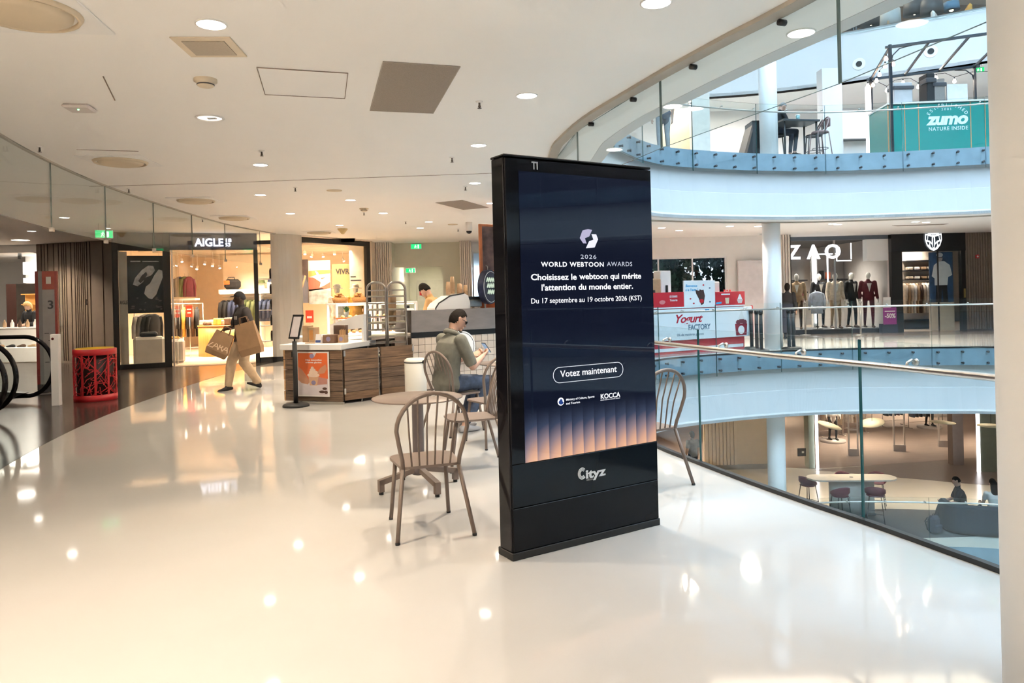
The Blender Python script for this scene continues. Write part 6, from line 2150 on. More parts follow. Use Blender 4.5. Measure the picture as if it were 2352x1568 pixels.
def tree(label, loc, r, h, seed, k):
    rnd = random.Random(seed)
    t = thing('tree', label, 'tree', loc, 0, 'trees outside the window')
    MB().tube([(0, 0, 0), (0.05, 0, h * .4), (0, 0.05, h * .8)], [0.14, 0.10, 0.05], 8).build('trunk', mat('bark', (0.08, 0.05, 0.035), 0.9), t)
    m_ = MB()
    for i in range(1900):
        th, ph_ = rnd.uniform(0, 2 * pi), math.acos(rnd.uniform(-1, 1))
        rr = r * rnd.uniform(0.55, 1.0) ** 0.5
        c = V((rr * sin(ph_) * cos(th), rr * sin(ph_) * sin(th), h * .62 + rr * cos(ph_) * (h * .42 / r)))
        s_ = rnd.uniform(0.09, 0.19)
        q = Quaternion((rnd.uniform(-1, 1), rnd.uniform(-1, 1), rnd.uniform(-1, 1), rnd.uniform(-1, 1))).normalized()
        a_, b_ = q @ V((s_, 0, 0)), q @ V((0, s_ * .5, 0))
        m_.add([c - a_, c + b_, c + a_, c - b_], [(0, 1, 2, 3)])
    m_.build('foliage', leafs[k], t, kind='stuff')
    return t


MB().box(-3, 12, 24.2, 40, -0.05, 0.0).build('floor', mat('outdoor_paving', (0.35, 0.34, 0.32), 0.8), **STRUCT)
tree('dark bushy tree outside, left in the long window', (4.9, 27.0, 0), 1.5, 3.0, 3, 0)
tree('dark bushy tree outside, right in the long window', (6.95, 27.6, 0), 1.6, 3.0, 4, 0)
tree('lighter tree outside the small bright window', (0.55, 28.5, 0), 1.2, 2.5, 5, 1)
t = tag(MB().box(3.8, 8.4, 29.0, 29.4, 0, 1.9, 0.02).build('garden_wall', mat('slate_wall', (0.12, 0.15, 0.17), 0.8, var=0.2, scale=4), None), 'dark garden wall outside behind the trees', 'wall')

# ------------------------------------------------------------------ yogurt stand
Y0, Y1 = V((3.55, 17.95, 0)), V((6.05, 19.25, 0))
yd = Y1 - Y0
YL, YA = yd.length, atan2(yd.y, yd.x)
red_p = mat('stand_red', (0.50, 0.020, 0.032), 0.4, var=0.03)
wht_p = mat('stand_white', (0.74, 0.76, 0.77), 0.4, var=0.01)
t = thing('yogurt_stand', 'red and white frozen yogurt stand behind the far glass railing', 'food stand', Y0, YA)
ibox('body', red_p, t, -0.6, YL, 0.0, 0.9, 0.0, 1.12)
ibox('kick_strip', wht_p, t, -0.6, YL - 0.05, -0.012, 0.0, 0.06, 0.14)
ibox('worktop', wht_p, t, -0.62, YL + 0.02, -0.03, 0.92, 1.12, 1.15, 0.004)
u0, v0 = face_uv(1513, 786, Y0, yd); u1, v1 = face_uv(1724, 708, Y0, yd)
bd0 = MB().box(-0.3, u1, -0.05, -0.012, 0.33, 1.10, 0.004).build('name_board', wht_p, t)
o = text('Yogurt', 0.20, mat('script_red', (0.50, 0.012, 0.03), 0.5), bd0, (face_uv(1545, 755, Y0, yd)[0], -0.052, 0.76), UP, 'lettering', 0.03, 0.002, 'LEFT', 0.92, 0.35); WID.append((o, 0.86))
o = text('FACTORY', 0.13, mat('letter_slate', (0.10, 0.16, 0.22), 0.5), bd0, (face_uv(1578, 764, Y0, yd)[0], -0.052, 0.57), UP, 'lettering', 0.04, 0.002, 'LEFT', 1.0); WID.append((o, 0.72))
o = text('0% de matières grasses', 0.065, mat('letter_slate', (0.10, 0.16, 0.22), 0.5), bd0, (face_uv(1552, 777, Y0, yd)[0], -0.052, 0.43), UP, 'lettering', 0.0, 0.002, 'LEFT', 1.0); WID.append((o, 0.86))
ibox('blue_tag', mat('tag_blue', (0.04, 0.33, 0.60), 0.4), bd0, face_uv(1616, 722, Y0, yd)[0], face_uv(1626, 722, Y0, yd)[0], -0.056, -0.05, 1.0, 1.07)
# printed yogurt tub
uc = face_uv(1699, 750, Y0, yd)[0]
YM = Matrix(((1, 0, 0, uc), (0, 0, 1, -0.052), (0, 1, 0, 0), (0, 0, 0, 1)))
print_shape(bd0, YM, [(-0.21, 0.66), (0.21, 0.66), (0.18, 0.36), (-0.18, 0.36)], mat('tub_dark_red', (0.25, 0.012, 0.03), 0.4), -0.002)
print_shape(bd0, YM, ell(0, 0.50, 0.11, 0.11), wht_p, -0.004)
for (cx, cz, r_) in ((-0.10, 0.70, 0.08), (0.02, 0.74, 0.09), (0.12, 0.70, 0.08)):
    print_shape(bd0, YM, ell(cx, cz, r_, r_ * .8, 12), mat('berry', (0.16, 0.03, 0.05), 0.4), -0.003)
print_shape(bd0, YM, [(-0.10, 0.78), (0.12, 0.78), (0.07, 0.90), (0.02, 1.04), (-0.03, 0.92)], mat('cream_print', (0.66, 0.67, 0.66), 0.4), -0.004)
ibox('board_edge', red_p, t, u1, u1 + 0.03, -0.055, 0.0, 0.30, 1.12)
# upright panels on the counter
for k, (pa, pb, za, zb, mt) in enumerate(((1500, 1570, 1.15, 1.52, red_p), (1570, 1642, 1.15, 1.80, wht_p), (1642, 1710, 1.15, 1.50, red_p))):
    ua, ub = face_uv(pa, 690, Y0, yd)[0], face_uv(pb, 690, Y0, yd)[0]
    pn = MB().box(ua + 0.005, ub - 0.005, -0.02, 0.02, za, zb, 0.003).build('counter_panel', mt, t)
    PX_ = Matrix(((ub - ua, 0, 0, ua), (0, 0, 1, -0.021), (0, zb - za, 0, za), (0, 0, 0, 1)))
    if k == 1:
        o = text('Bienvenue', 0.065, mat('tag_blue', (0.04, 0.33, 0.60), 0.4), pn, (ua + 0.05, -0.022, zb - 0.16), UP, 'lettering', 0.03, 0.001, 'LEFT', 1, 0.2); WID.append((o, 0.38))
        o = text('à la Yaute !', 0.065, mat('tag_blue', (0.04, 0.33, 0.60), 0.4), pn, (ua + 0.05, -0.022, zb - 0.26), UP, 'lettering', 0.03, 0.001, 'LEFT', 1, 0.2); WID.append((o, 0.40))
        print_shape(pn, PX_, [(0.36, 0.64), (0.48, 0.60), (0.50, 0.66), (0.56, 0.62), (0.62, 0.64), (0.66, 0.40), (0.62, 0.10), (0.54, 0.04), (0.46, 0.30), (0.38, 0.50)], mat('choc_print', (0.06, 0.03, 0.025), 0.4), -0.002)
        print_shape(pn, PX_, ell(0.55, 0.20, 0.07, 0.08, 12), red_p, -0.003)
        for (cx, cy) in ((0.62, 0.82), (0.82, 0.70), (0.82, 0.16), (0.30, 0.12), (0.20, 0.30)):
            print_shape(pn, PX_, ell(cx, cy, 0.03, 0.03, 10), mat('letter_slate', (0.10, 0.16, 0.22), 0.5) if cx > 0.7 else red_p, -0.002)
    elif k == 0:
        for j, s_ in enumerate(('LES GRANDS', 'Yogurts')):
            o = text(s_, 0.05, wht_p, pn, (ua + (ub - ua) * 0.52, -0.022, zb - 0.13 - 0.09 * j), UP, 'lettering', 0.03, 0.001, 'LEFT', 1, 0.1 if j else 0); WID.append((o, 0.24))
        print_shape(pn, PX_, ell(0.28, 0.35, 0.10, 0.14, 12, 0, 300), mat('pink_print', (0.6, 0.2, 0.2), 0.4), -0.002)
    else:
        ibox('caption_bar', wht_p, pn, ua + 0.2, ua + 0.5, -0.023, -0.0205, zb - 0.08, zb - 0.05)
        print_shape(pn, PX_, [(0.32, 0.55), (0.46, 0.55), (0.44, 0.12), (0.34, 0.12)], mat('milk_print', (0.6, 0.52, 0.36), 0.4), -0.002)
        print_shape(pn, PX_, [(0.72, 0.40), (0.92, 0.40), (0.88, 0.12), (0.76, 0.12)], mat('cup_print', (0.55, 0.5, 0.5), 0.4), -0.002)
        print_shape(pn, PX_, [(0.74, 0.42), (0.90, 0.42), (0.84, 0.78), (0.80, 0.78)], wht_p, -0.002)
        print_shape(pn, PX_, [(0.02, 0.10), (0.20, 0.14), (0.20, 0.28), (0.02, 0.24)], mat('tag_blue', (0.04, 0.33, 0.60), 0.4), -0.002)
rY = Matrix.Rotation(YA, 3, 'Z')
for k, (u, v_, w1, d1, h1, mt, lab) in enumerate(((0.15, 0.5, 0.5, 0.3, 0.72, kraft, 'tan cabinet with buttons at the left of the yogurt stand'), (0.6, 0.55, 0.34, 0.3, 0.92, white_top, 'tall white machine at the back of the yogurt stand'), (2.02, 0.4, 0.46, 0.3, 0.62, mat('cream_cloth_box', (0.62, 0.58, 0.52), 0.7, bump=0.5), 'pale covered machine at the right end of the yogurt stand'))):
    t = thing('machine', lab, 'machine', Y0 + rY @ V((u, v_, 1.15)), YA)
    ibox('housing', mt, t, -w1 / 2, w1 / 2, -d1 / 2, d1 / 2, 0, h1, 0.02)
    ibox('handle', black_matte, t, -0.03, 0.03, -d1 / 2 - 0.05, -d1 / 2, h1 * .3, h1 * .6, 0.01)
for k in range(3):
    p_ = Y0 + rY @ V((2.40 + 0.1 * k, 0.25, 1.15))
    o = thing('syrup_bottle', 'small syrup bottle at the right end of the yogurt stand, %s' % ['left', 'middle', 'right and red'][k], 'bottle', p_, 0, 'syrup bottles on the yogurt stand')
    MB().lathe([(0.035, 0), (0.038, 0.22), (0.015, 0.28), (0.015, 0.36)], 12).build('bottle_body', [white_top, white_top, red_p][k], o)
    MB().cyl((0, 0, 0.36), (0, 0, 0.40), 0.018, n=10).build('cap', red_p, o)
# queue posts
for k, (px, py) in enumerate(((1727, 800), (1739, 804), (1749, 807), (1813, 801), (1823, 800))):
    p_ = at(px, py)
    t = thing('queue_post', 'black belt queue post by the white pillar, %s from the left' % ['first', 'second', 'third', 'fourth', 'fifth'][k], 'queue post', (p_.x, p_.y, 0), 0, 'black queue posts')
    MB().lathe([(0.20, 0), (0.20, 0.02), (0.17, 0.04), (0.05, 0.05)], 28).build('base', black_matte, t)
    MB().cyl((0, 0, 0.05), (0, 0, 0.93), 0.045, n=16).build('post', black_matte, t)
    MB().cyl((0, 0, 0.93), (0, 0, 1.02), 0.055, n=16).build('belt_head', black_metal, t)

# ------------------------------------------------------------------ menswear shop
YZ = 24.6
zx = lambda px: (px - PX) / F * YZ
dk_ceil = mat('dark_shop_ceiling', (0.05, 0.05, 0.055), 0.7)
grey_wall = mat('grey_shop_wall', (0.42, 0.39, 0.37), 0.6, var=0.04)
MB().box(8.9, 22.0, 30.5, 30.6, 0, CE).build('wall_menswear_back', grey_wall, **STRUCT)
MB().box(8.75, 8.9, YB, 30.5, 0, CE).build('wall_menswear_side', grey_wall, **STRUCT)
MB().box(zx(2046) - 0.04, zx(2046) + 0.04, YZ + 0.1, 30.5, 0, CE).build('wall_menswear_side', grey_wall, **STRUCT)
MB().box(8.9, 22.0, YZ, 30.5, 0.002, 0.02).build('floor', mat('pale_shop_floor', (0.55, 0.44, 0.34), 0.3), **STRUCT)
MB().prism([(7.5, 22.9), (14.0, 22.8), (20, 20.0), (22, 20.5), (22, YZ), (8.9, YZ), (7.5, 23.2)], 0.001, 0.004).build('floor', mat('taupe_stone_floor', (0.22, 0.17, 0.14), 0.2), **STRUCT)
MB().box(8.9, zx(2046), YZ + 0.3, 30.5, CE - 0.06, CE - 0.01).build('ceiling', dk_ceil, **STRUCT)
for (x, y, e) in ((9.8, 26.0, 36), (11.4, 26.2, 42), (11.0, 28.6, 40), (14.2, 26.6, 50)):
    light('mens_light', 'AREA', (x, y, CE - 0.2), e, (1, 0.93, 0.84), shape='RECTANGLE', size=1.2, size_y=1.2, spread=R(120))
t, L_ = plane_thing('glazed_shopfront', 'glass menswear shop front with spaced glowing letters', 'shop front', (zx(1795), YZ), (zx(2045), YZ))
ibox('head_frame', mat('slate_frame', (0.09, 0.11, 0.14), 0.4), t, 0, L_, -0.06, 0.08, CE - 0.13, CE, 0.004)
ibox('mullion', steel, t, zx(1916) - zx(1795), zx(1920) - zx(1795), -0.03, 0.05, 0.15, CE - 0.13, 0.004)
ibox('end_post', mat('pale_post', (0.6, 0.52, 0.5), 0.4), t, L_ - 0.06, L_, -0.05, 0.08, 0, CE - 0.13, 0.004)
ibox('white_soffit', white, t, L_ - 0.75, L_ - 0.06, -0.02, 0.3, CE - 0.85, CE - 0.13)
ibox('plinth', mat('dark_plinth', (0.025, 0.028, 0.035), 0.3), t, 0, L_, -0.02, 0.05, 0, 0.14, 0.004)
for x0, x1 in ((0.02, zx(1916) - zx(1795)), (zx(1920) - zx(1795), L_ - 0.06)):
    ibox('pane', shopglass, t, x0, x1, 0.0, 0.012, 0.14, CE - 0.13)
gl6 = emis('mens_letters', (0.95, 0.95, 1.0), 1.3)
for s_, px in (('Z', 1811), ('A', 1856), ('O', 1895)):
    o = text(s_, 0.46, gl6, t, (zx(px) - zx(1795), -0.03, 2.52), UP, 'lettering', 0.03, 0.02, 'LEFT'); WID.append((o, 0.44 if s_ != 'O' else 0.52))
# hanging neon frame and tubes
t = thing('neon_frame', 'glowing square tube frame hanging in the menswear shop window', 'light', (zx(1962), YZ + 0.7, 0), 0)
ng = emis('neon_white', (0.95, 0.95, 1.0), 1.5)
for (a_, b_) in (((-0.25, 0, 2.45), (0.25, 0, 2.45)), ((-0.25, 0, 2.45), (-0.25, 0, 3.0)), ((0.25, 0, 2.5), (0.25, 0, 3.05))):
    MB().tube([a_, b_], 0.018, 8).build('tube', ng, t)
for xx in (-0.25, 0.25):
    MB().tube([(xx, 0, 3.0), (xx, 0, CE)], 0.004, 5).build('wire', black_metal, t)
t = thing('neon_column', 'bright vertical light strip standing in the menswear shop', 'light', (zx(1908), YZ + 1.2, 0), 0)
ibox('tube', ng, t, -0.03, 0.03, 0, 0.04, 0.3, 2.9)
ibox('housing', white_top, t, -0.08, 0.08, 0.04, 0.12, 0.02, 2.95)
ibox('tube', ng, t, 0.42, 0.46, 0, 0.04, 1.4, 2.8)
ibox('tube', ng, t, 0.05, 0.85, 0.0, 0.04, 2.70, 2.74)
for k, (px, topm, bot, lab, yy) in enumerate(((1830, c_tan, c_brown, 'beige suit jacket and dark trousers', 25.2), (1880, c_black, c_black, 'black suit with a pale tie', 25.9), (1918, c_cream, c_tan, 'cream suit', 25.2), (1955, c_black, c_black, 'black overcoat', 25.4), (1994, c_maroon, c_maroon, 'maroon suit', 25.2))):
    t = mannequin('white mannequin in a ' + lab + ' in the menswear window', ((px - PX) / F * yy, yy, 0.14), R(180 + [-20, 15, 0, 25, -10][k]), topm, bot, c_brown, mann_white, 'menswear mannequins')
    if topm in (c_tan, c_cream, c_black, c_maroon):
        m_ = MB(); m_.M = Matrix(((1, 0, 0, 0), (0, 0, 1, 0.128), (0, 1, 0, 0), (0, 0, 0, 1)))
        m_.prism([(-0.07, 1.46), (0.07, 1.46), (0.0, 1.18)], 0, 0.012); m_.build('shirt_front', c_white, t)
t = MB().box(8.95, zx(2043), YZ + 0.12, YZ + 1.7, 0.02, 0.14, 0.005).build('display_deck', mat('deck_grey', (0.10, 0.10, 0.11), 0.4), None)
tag(t, 'long dark deck under the menswear mannequins', 'deck')
# shirt on a bust stand, low table, shelves with folded things
t = thing('shirt_display', 'pale blue shirt on a bust stand between the mannequins', 'shirt display', ((1876 - PX) / F * 24.95, 24.95, 0.14), 0)
garment_mesh(0.75, 0.48, 0.10).build('shirt', cl('pale_blue', (0.55, 0.60, 0.72)), t, (0, 0, 1.28))
MB().cyl((0, 0, 0), (0, 0, 0.6), 0.02, n=8).build('pole', black_metal, t)
MB().lathe([(0.16, 0), (0.16, 0.015), (0, 0.02)], 20, close=False).build('base', black_metal, t)
for k, (px, z) in enumerate(((1812, 1.86), (1905, 1.86), (2010, 1.9))):
    t = thing('wall_shelf', 'dark wall shelf in the menswear shop, %s' % ['left with books', 'middle with framed picture', 'right with folded shirts'][k], 'shelf', ((px - PX) / F * 27.5 - 0.5, 27.6, 0), 0)
    ibox('board', c_black, t, 0, 1.25, 0, 0.35, z - 0.05, z)
    ibox('back_board', grey_wall, t, 0, 1.25, 0.35, 0.38, 0.02, 2.6)
    ibox('board', c_black, t, 0, 1.25, 0, 0.35, z - 0.5, z - 0.45)
    MB().tube([(0.02, 0.15, z - 0.14), (1.2, 0.15, z - 0.14)], 0.01, 6).build('rail', c_black, t)
    for j in range(5):
        b_ = V(((px - PX) / F * 27.5 - 0.42 + 0.24 * j, 27.75, z))
        if k == 2:
            o = tag(MB().box(-0.10, 0.10, -0.12, 0.12, 0, 0.10 + 0.05 * (j % 2), 0.02).build('folded_shirt', [c_white, c_cream, c_maroon, c_white, c_grey][j], None, b_), 'folded shirt on the right dark menswear shelf, %s from the left' % ORD[j], 'shirt', 'folded shirts in the menswear shop')
        elif j < 3:
            o = tag(MB().box(-0.09, 0.09, -0.03, 0.03, 0, 0.26 + 0.06 * (j % 2), 0.004).build('book', [c_navy, c_black, mat('frame_orange', (0.5, 0.12, 0.05), 0.5)][j], None, b_), '%s upright boxed book on the %s dark menswear shelf' % (['navy', 'black', 'orange'][j], ['left', 'middle'][k]), 'book', 'boxed books in the menswear shop')
    for j in range(6):
        if k != 1:
            garment(GM, 'jacket on the %s menswear rail, %s from the left' % (['left', 'middle', 'right'][k], ORD[j]), ((px - PX) / F * 27.5 - 0.40 + 0.19 * j, 27.75, z - 0.24), R(80), [c_black, c_grey, c_tan, c_cream, c_black, c_maroon][j], 'jackets on the menswear rails', 0.8, 0.46, 0.05)
# chrome queue posts outside
for k, px in enumerate((1850, 1977)):
    p_ = at(px, 757)
    t = thing('chrome_post', ['slim chrome post before the beige suit mannequin', 'slim chrome post before the maroon suit mannequin'][k], 'post', (p_.x * 0.885, p_.y * 0.885, 0), 0)
    MB().lathe([(0.17, 0), (0.17, 0.015), (0.03, 0.03)], 24).build('base', steel, t)
    MB().cyl((0, 0, 0.03), (0, 0, 1.02), 0.028, n=12).build('post', steel, t)
    MB().ball((0, 0, 1.05), 0.045).build('finial', steel, t)
# purple sale board
p_ = (zx(2028), 24.2)
t = thing('sale_board', 'purple half-price sale board at the menswear shop corner', 'sign', (p_[0], p_[1], 0), 0)
ibox('lower_box', mat('navy_box', (0.03, 0.035, 0.06), 0.4), t, -0.26, 0.26, 0, 0.2, 0, 0.30)
ibox('panel', mat('sale_purple', (0.28, 0.035, 0.24), 0.4), t, -0.22, 0.22, -0.02, 0.0, 0.28, 0.84, 0.004)
ibox('leaflet', white_top, t, -0.20, 0.04, -0.01, 0.01, 0.84, 1.18)
o = text('-50%', 0.14, white_top, t, (-0.17, -0.022, 0.50), UP, 'lettering', 0.05, 0.001, 'LEFT'); WID.append((o, 0.35))
ibox('caption_bar', white_top, t, -0.17, 0.17, -0.023, -0.02, 0.70, 0.73)
# the woman in black before the shop
J = stand_pose(1.70, 0, 0.05)
pt, ph, pM = person('person with dark hair in a long black dress before the menswear window', ((1808 - PX) / F * 22.6, 22.6, 0), R(-30), J, [skin_l, black_cloth, navy_cloth, shoe_b], voxel=0.018, longsleeve=True, dress=0.75)
hair_mesh(ph, pM, 1.0, 0.05, -0.12, 1.16).build('hair', hair_b, pt)

# ------------------------------------------------------------------ shop with the white shield
sxp = lambda px: (px - PX) / F * 24.4
t, L_ = plane_thing('glazed_shopfront', 'black shop front with a white shield emblem over the door', 'shop front', (sxp(2047), 24.4), (sxp(2217), 24.4))
ibox('fascia', mat('black_fascia', (0.008, 0.008, 0.010), 0.25), t, 0, L_, -0.08, 0.12, 2.66, CE, 0.004)
ibox('jamb', frame_black, t, 0, 0.36, -0.06, 0.12, 0, 2.66, 0.004)
ibox('jamb', frame_black, t, L_ - 0.14, L_, -0.06, 0.12, 0, 2.66, 0.004)
ibox('door_handle', mat('brass', (0.6, 0.42, 0.15), 0.3, metal=1), t, L_ - 0.09, L_ - 0.05, -0.10, -0.06, 1.1, 1.4)
for xx in (1.55,):
    ibox('door_edge', black_metal, t, xx, xx + 0.03, -0.02, 0.03, 0, 2.66)
ibox('door_pane', shopglass, t, 1.58, L_ - 0.14, 0.0, 0.012, 0.02, 2.66)
sc_ = 0.27
SX = sxp(2142) - sxp(2047)
SM = Matrix(((1, 0, 0, SX), (0, 0, 1, -0.09), (0, 1, 0, 2.985), (0, 0, 0, 1)))
sh = [(-0.27, 0.25), (-0.20, 0.24), (-0.12, 0.30), (0, 0.26), (0.12, 0.30), (0.20, 0.24), (0.27, 0.25), (0.28, 0.05), (0.22, -0.14), (0.12, -0.26), (0, -0.32), (-0.12, -0.26), (-0.22, -0.14), (-0.28, 0.05)]
print_shape(t, SM, sh, emis('shield_white', (0.92, 0.97, 1.0), 0.8), -0.03, 'shield')
dk = mat('shield_dark', (0.03, 0.05, 0.08), 0.4)
for poly in ([(-0.24, 0.20), (-0.19, 0.20), (-0.21, 0.06), (-0.25, 0.04)], [(0.24, 0.20), (0.19, 0.20), (0.21, 0.06), (0.25, 0.04)], [(-0.015, 0.13), (0.015, 0.13), (0.02, -0.20), (-0.02, -0.20)], [(-0.22, 0.0), (-0.14, -0.03), (-0.15, -0.13), (-0.20, -0.10)], [(0.22, 0.0), (0.14, -0.03), (0.15, -0.13), (0.20, -0.10)], [(-0.17, 0.18), (-0.05, 0.15), (-0.06, -0.05), (-0.12, 0.02), (-0.19, 0.04)], [(0.17, 0.18), (0.05, 0.15), (0.06, -0.05), (0.12, 0.02), (0.19, 0.04)], [(-0.13, -0.05), (-0.05, -0.11), (-0.03, -0.24), (-0.10, -0.18)], [(0.13, -0.05), (0.05, -0.11), (0.03, -0.24), (0.10, -0.18)], [(-0.11, 0.245), (-0.06, 0.20), (0, 0.235), (0.06, 0.20), (0.11, 0.245), (0, 0.21)]):
    print_shape(t, SM, poly, dk, -0.034, 'shield_pattern')
# life-size poster panel in the doorway
px0, px1, z0, z1 = sxp(2151), sxp(2204), 1.36, 2.64
t = thing('standing_poster', 'tall blue poster of a person in a white jacket in the doorway', 'poster', (px0, 24.75, 0), 0)
ibox('cream_base', mat('cream_panel', (0.62, 0.54, 0.44), 0.6), t, -0.04, px1 - px0 + 0.02, 0, 0.05, 0.02, z0 - 0.4)
ibox('sheet', mat('poster_sea', (0.03, 0.075, 0.17), 0.5, var=0.4, scale=4), t, -0.02, px1 - px0, -0.01, 0.04, z0 - 0.4, z1)
pw_, phh_ = px1 - px0, z1 - z0 + 0.4
PP = Matrix(((pw_, 0, 0, 0), (0, 0, 1, -0.011), (0, phh_, 0, z0 - 0.4), (0, 0, 0, 1)))
print_shape(t, PP, [(0.22, 0.0), (0.45, 0.0), (0.50, 0.28), (0.56, 0.0), (0.76, 0.0), (0.72, 0.36), (0.24, 0.36)], mat('print_black', (0.012, 0.012, 0.016), 0.5), -0.002)
print_shape(t, PP, [(0.18, 0.34), (0.74, 0.34), (0.78, 0.50), (0.96, 0.54), (0.86, 0.74), (0.62, 0.82), (0.38, 0.82), (0.16, 0.74), (0.06, 0.52), (0.18, 0.48)], mat('print_white3', (0.72, 0.76, 0.80), 0.5), -0.003)
print_shape(t, PP, ell(0.42, 0.88, 0.13, 0.07, 16), mat('print_face', (0.42, 0.34, 0.34), 0.5), -0.004)
print_shape(t, PP, ell(0.42, 0.945, 0.15, 0.045, 16), mat('print_pale_hair', (0.6, 0.62, 0.66), 0.5), -0.005)
print_shape(t, PP, [(0.30, 0.885), (0.54, 0.885), (0.54, 0.90), (0.30, 0.90)], mat('print_black', (0.012, 0.012, 0.016), 0.5), -0.006)
# coats and shelves inside the doorway
for k in range(11):
    garment(GM, 'pale long coat on the rail in the shield shop doorway, %s from the left' % ['first', 'second', 'third', 'fourth', 'fifth', 'sixth', 'seventh', 'eighth', 'ninth', 'tenth', 'eleventh'][k], (sxp(2082) * 1.06 + 0.108 * k, 26.0, 1.62), R(78), [c_cream, c_tan, c_cream, c_white, c_tan, c_brown, c_cream, c_white, c_cream, c_tan, c_cream][k], 'coats in the shield shop', 1.05, 0.46, 0.05)
t = thing('wall_shelf', 'set of dark shelves with folded knitwear in the shield shop', 'shelf', (sxp(2080) * 1.06, 26.3, 0), 0)
for z in (0.02, 1.72, 2.05, 2.4):
    ibox('board', c_black, t, 0.3 if z > 1 else -0.1, 1.35, -0.5 if z < 1 else 0, 0.3, z, z + (0.3 if z < 1 else 0.04))
ibox('back_board', mat('warm_shop_wall', (0.72, 0.62, 0.50), 0.6), t, -0.1, 1.4, 0.3, 0.33, 0.02, 3.0)
MB().tube([(-0.05, -0.3, 1.68), (1.3, -0.3, 1.68)], 0.012, 6).build('rail', c_black, t)
for k in range(8):
    b_ = V((sxp(2080) * 1.06 + 0.45 + 0.24 * (k % 4), 26.42, 1.76 + 0.33 * (k // 4)))
    tag(MB().box(-0.10, 0.10, -0.1, 0.1, 0, 0.12, 0.03).build('folded_knitwear', [c_cream, c_white, c_tan, c_cream][k % 4], None, b_), 'folded pale knitwear on the %s shelf of the shield shop, %s' % ('lower' if k < 4 else 'upper', ORD[k % 4]), 'knitwear', 'folded knitwear in the shield shop')

# slatted wall, alarm, orange poster at the right
w_ = MB().box(sxp(2217), sxp(2299), 24.42, 24.55, 0, CE).build('wall_slat', mat('taupe_backing', (0.10, 0.075, 0.055), 0.7), **STRUCT)
x = sxp(2217)
for k in range(14):
    MB().box(x + 0.006, x + 0.072, 24.36, 24.42, 0.05, CE - 0.002, 0.004).build('slat', taupe_slat, w_)
    x += 0.0845
p_ = atd(2246, 593, 24.3)
t = tag(MB().box(-0.05, 0.05, 0, 0.05, 0, 0.12, 0.004).build('fire_alarm', mat('sign_red', (0.45, 0.012, 0.015), 0.4), None, (p_.x, 24.305, p_.z)), 'red fire alarm box on the slats right of the shield shop', 'alarm')
MB().cyl((0, -0.005, 0.06), (0, 0, 0.06), 0.03, n=14).build('button', white_top, t)
t = thing('poster', 'orange poster with a dark-haired figure at the right edge of the shops', 'poster', (sxp(2300), 24.3, 0.25), 0)
ibox('sheet', mat('poster_warm', (0.55, 0.20, 0.07), 0.5, var=0.3, scale=2), t, 0, 0.85, 0, 0.03, 0, 2.1)
PR = Matrix(((0.85, 0, 0, 0), (0, 0, 1, -0.001), (0, 2.1, 0, 0), (0, 0, 0, 1)))
print_shape(t, PR, [(0.25, 0.98), (0.55, 1.0), (0.75, 0.85), (0.70, 0.60), (0.45, 0.55), (0.22, 0.72)], mat('print_hair', (0.05, 0.015, 0.01), 0.5), -0.002)
print_shape(t, PR, [(0.0, 0.35), (0.40, 0.56), (0.75, 0.58), (0.80, 0.25), (0.30, 0.20)], mat('print_orange4', (0.70, 0.22, 0.04), 0.5), -0.002)
MB().box(sxp(2299), 32, 24.42, 24.6, 0, CE).build('wall_back', grey_wall, **STRUCT)
MB().box(22, 22.1, 24.6, 30.5, 0, CE).build('wall_back', grey_wall, **STRUCT)
p_ = atd(2251, 522, 22.6); exit_sign('green exit sign hanging before the slats right of the shield shop', (p_.x, 22.6, p_.z), 0, 1.0, CE - p_.z)

# ------------------------------------------------------------------ upper floor
Z1 = FF
uw = mat('upper_wall', (0.72, 0.70, 0.70), 0.6, var=0.02)
MB().box(-26, 32, 27.0, 27.1, Z1, Z1 + CE).build('wall_back', uw, **STRUCT)
MB().box(-26, 32, 31.0, 31.1, 2 * FF, 2 * FF + 3.6).build('wall_back', mat('brown_upper_wall', (0.30, 0.20, 0.13), 0.6, var=0.2, scale=1), **STRUCT)
for (x, y) in ((3.5, 24), (8, 25), (12, 22.5), (15, 20.5)):
    light('upper_light', 'AREA', (x, y, Z1 + CE - 0.15), 60, (1, 0.9, 0.78), shape='DISK', size=0.8)
ux = lambda px, Y: (px - PX) / F * Y
pw2 = MB().box(ux(1600, 22.5), ux(1640, 22.5), 22.5, 22.9, Z1, Z1 + CE).build('wall_pier', mat('upper_pier', (0.66, 0.62, 0.55), 0.6), **STRUCT)
MB().box(ux(1900, 22), ux(1945, 22), 22, 22.4, Z1, Z1 + CE).build('wall_pier', uw, **STRUCT)
MB().box(ux(1520, 24), ux(1605, 24), 23.6, 23.8, Z1, Z1 + 2.55).build('wall_panel', mat('warm_niche', (0.70, 0.56, 0.38), 0.6), **STRUCT)
light('niche_glow', 'AREA', (ux(1565, 23.3), 23.1, Z1 + 2.8), 30, WARM, shape='DISK', size=0.5)
# person standing at the upper railing
J = stand_pose(1.80, 0, 0.02)
pt, ph, pM = person('person in a dark top and pale jeans standing at the upper railing', (ux(1533, 17.9), 17.9, Z1), R(10), J, [skin_l, navy_cloth, grey_cloth, shoe_w], voxel=0.016, bulk=1.15, hem=0.06)
hair_mesh(ph, pM).build('hair', hair_b, pt)
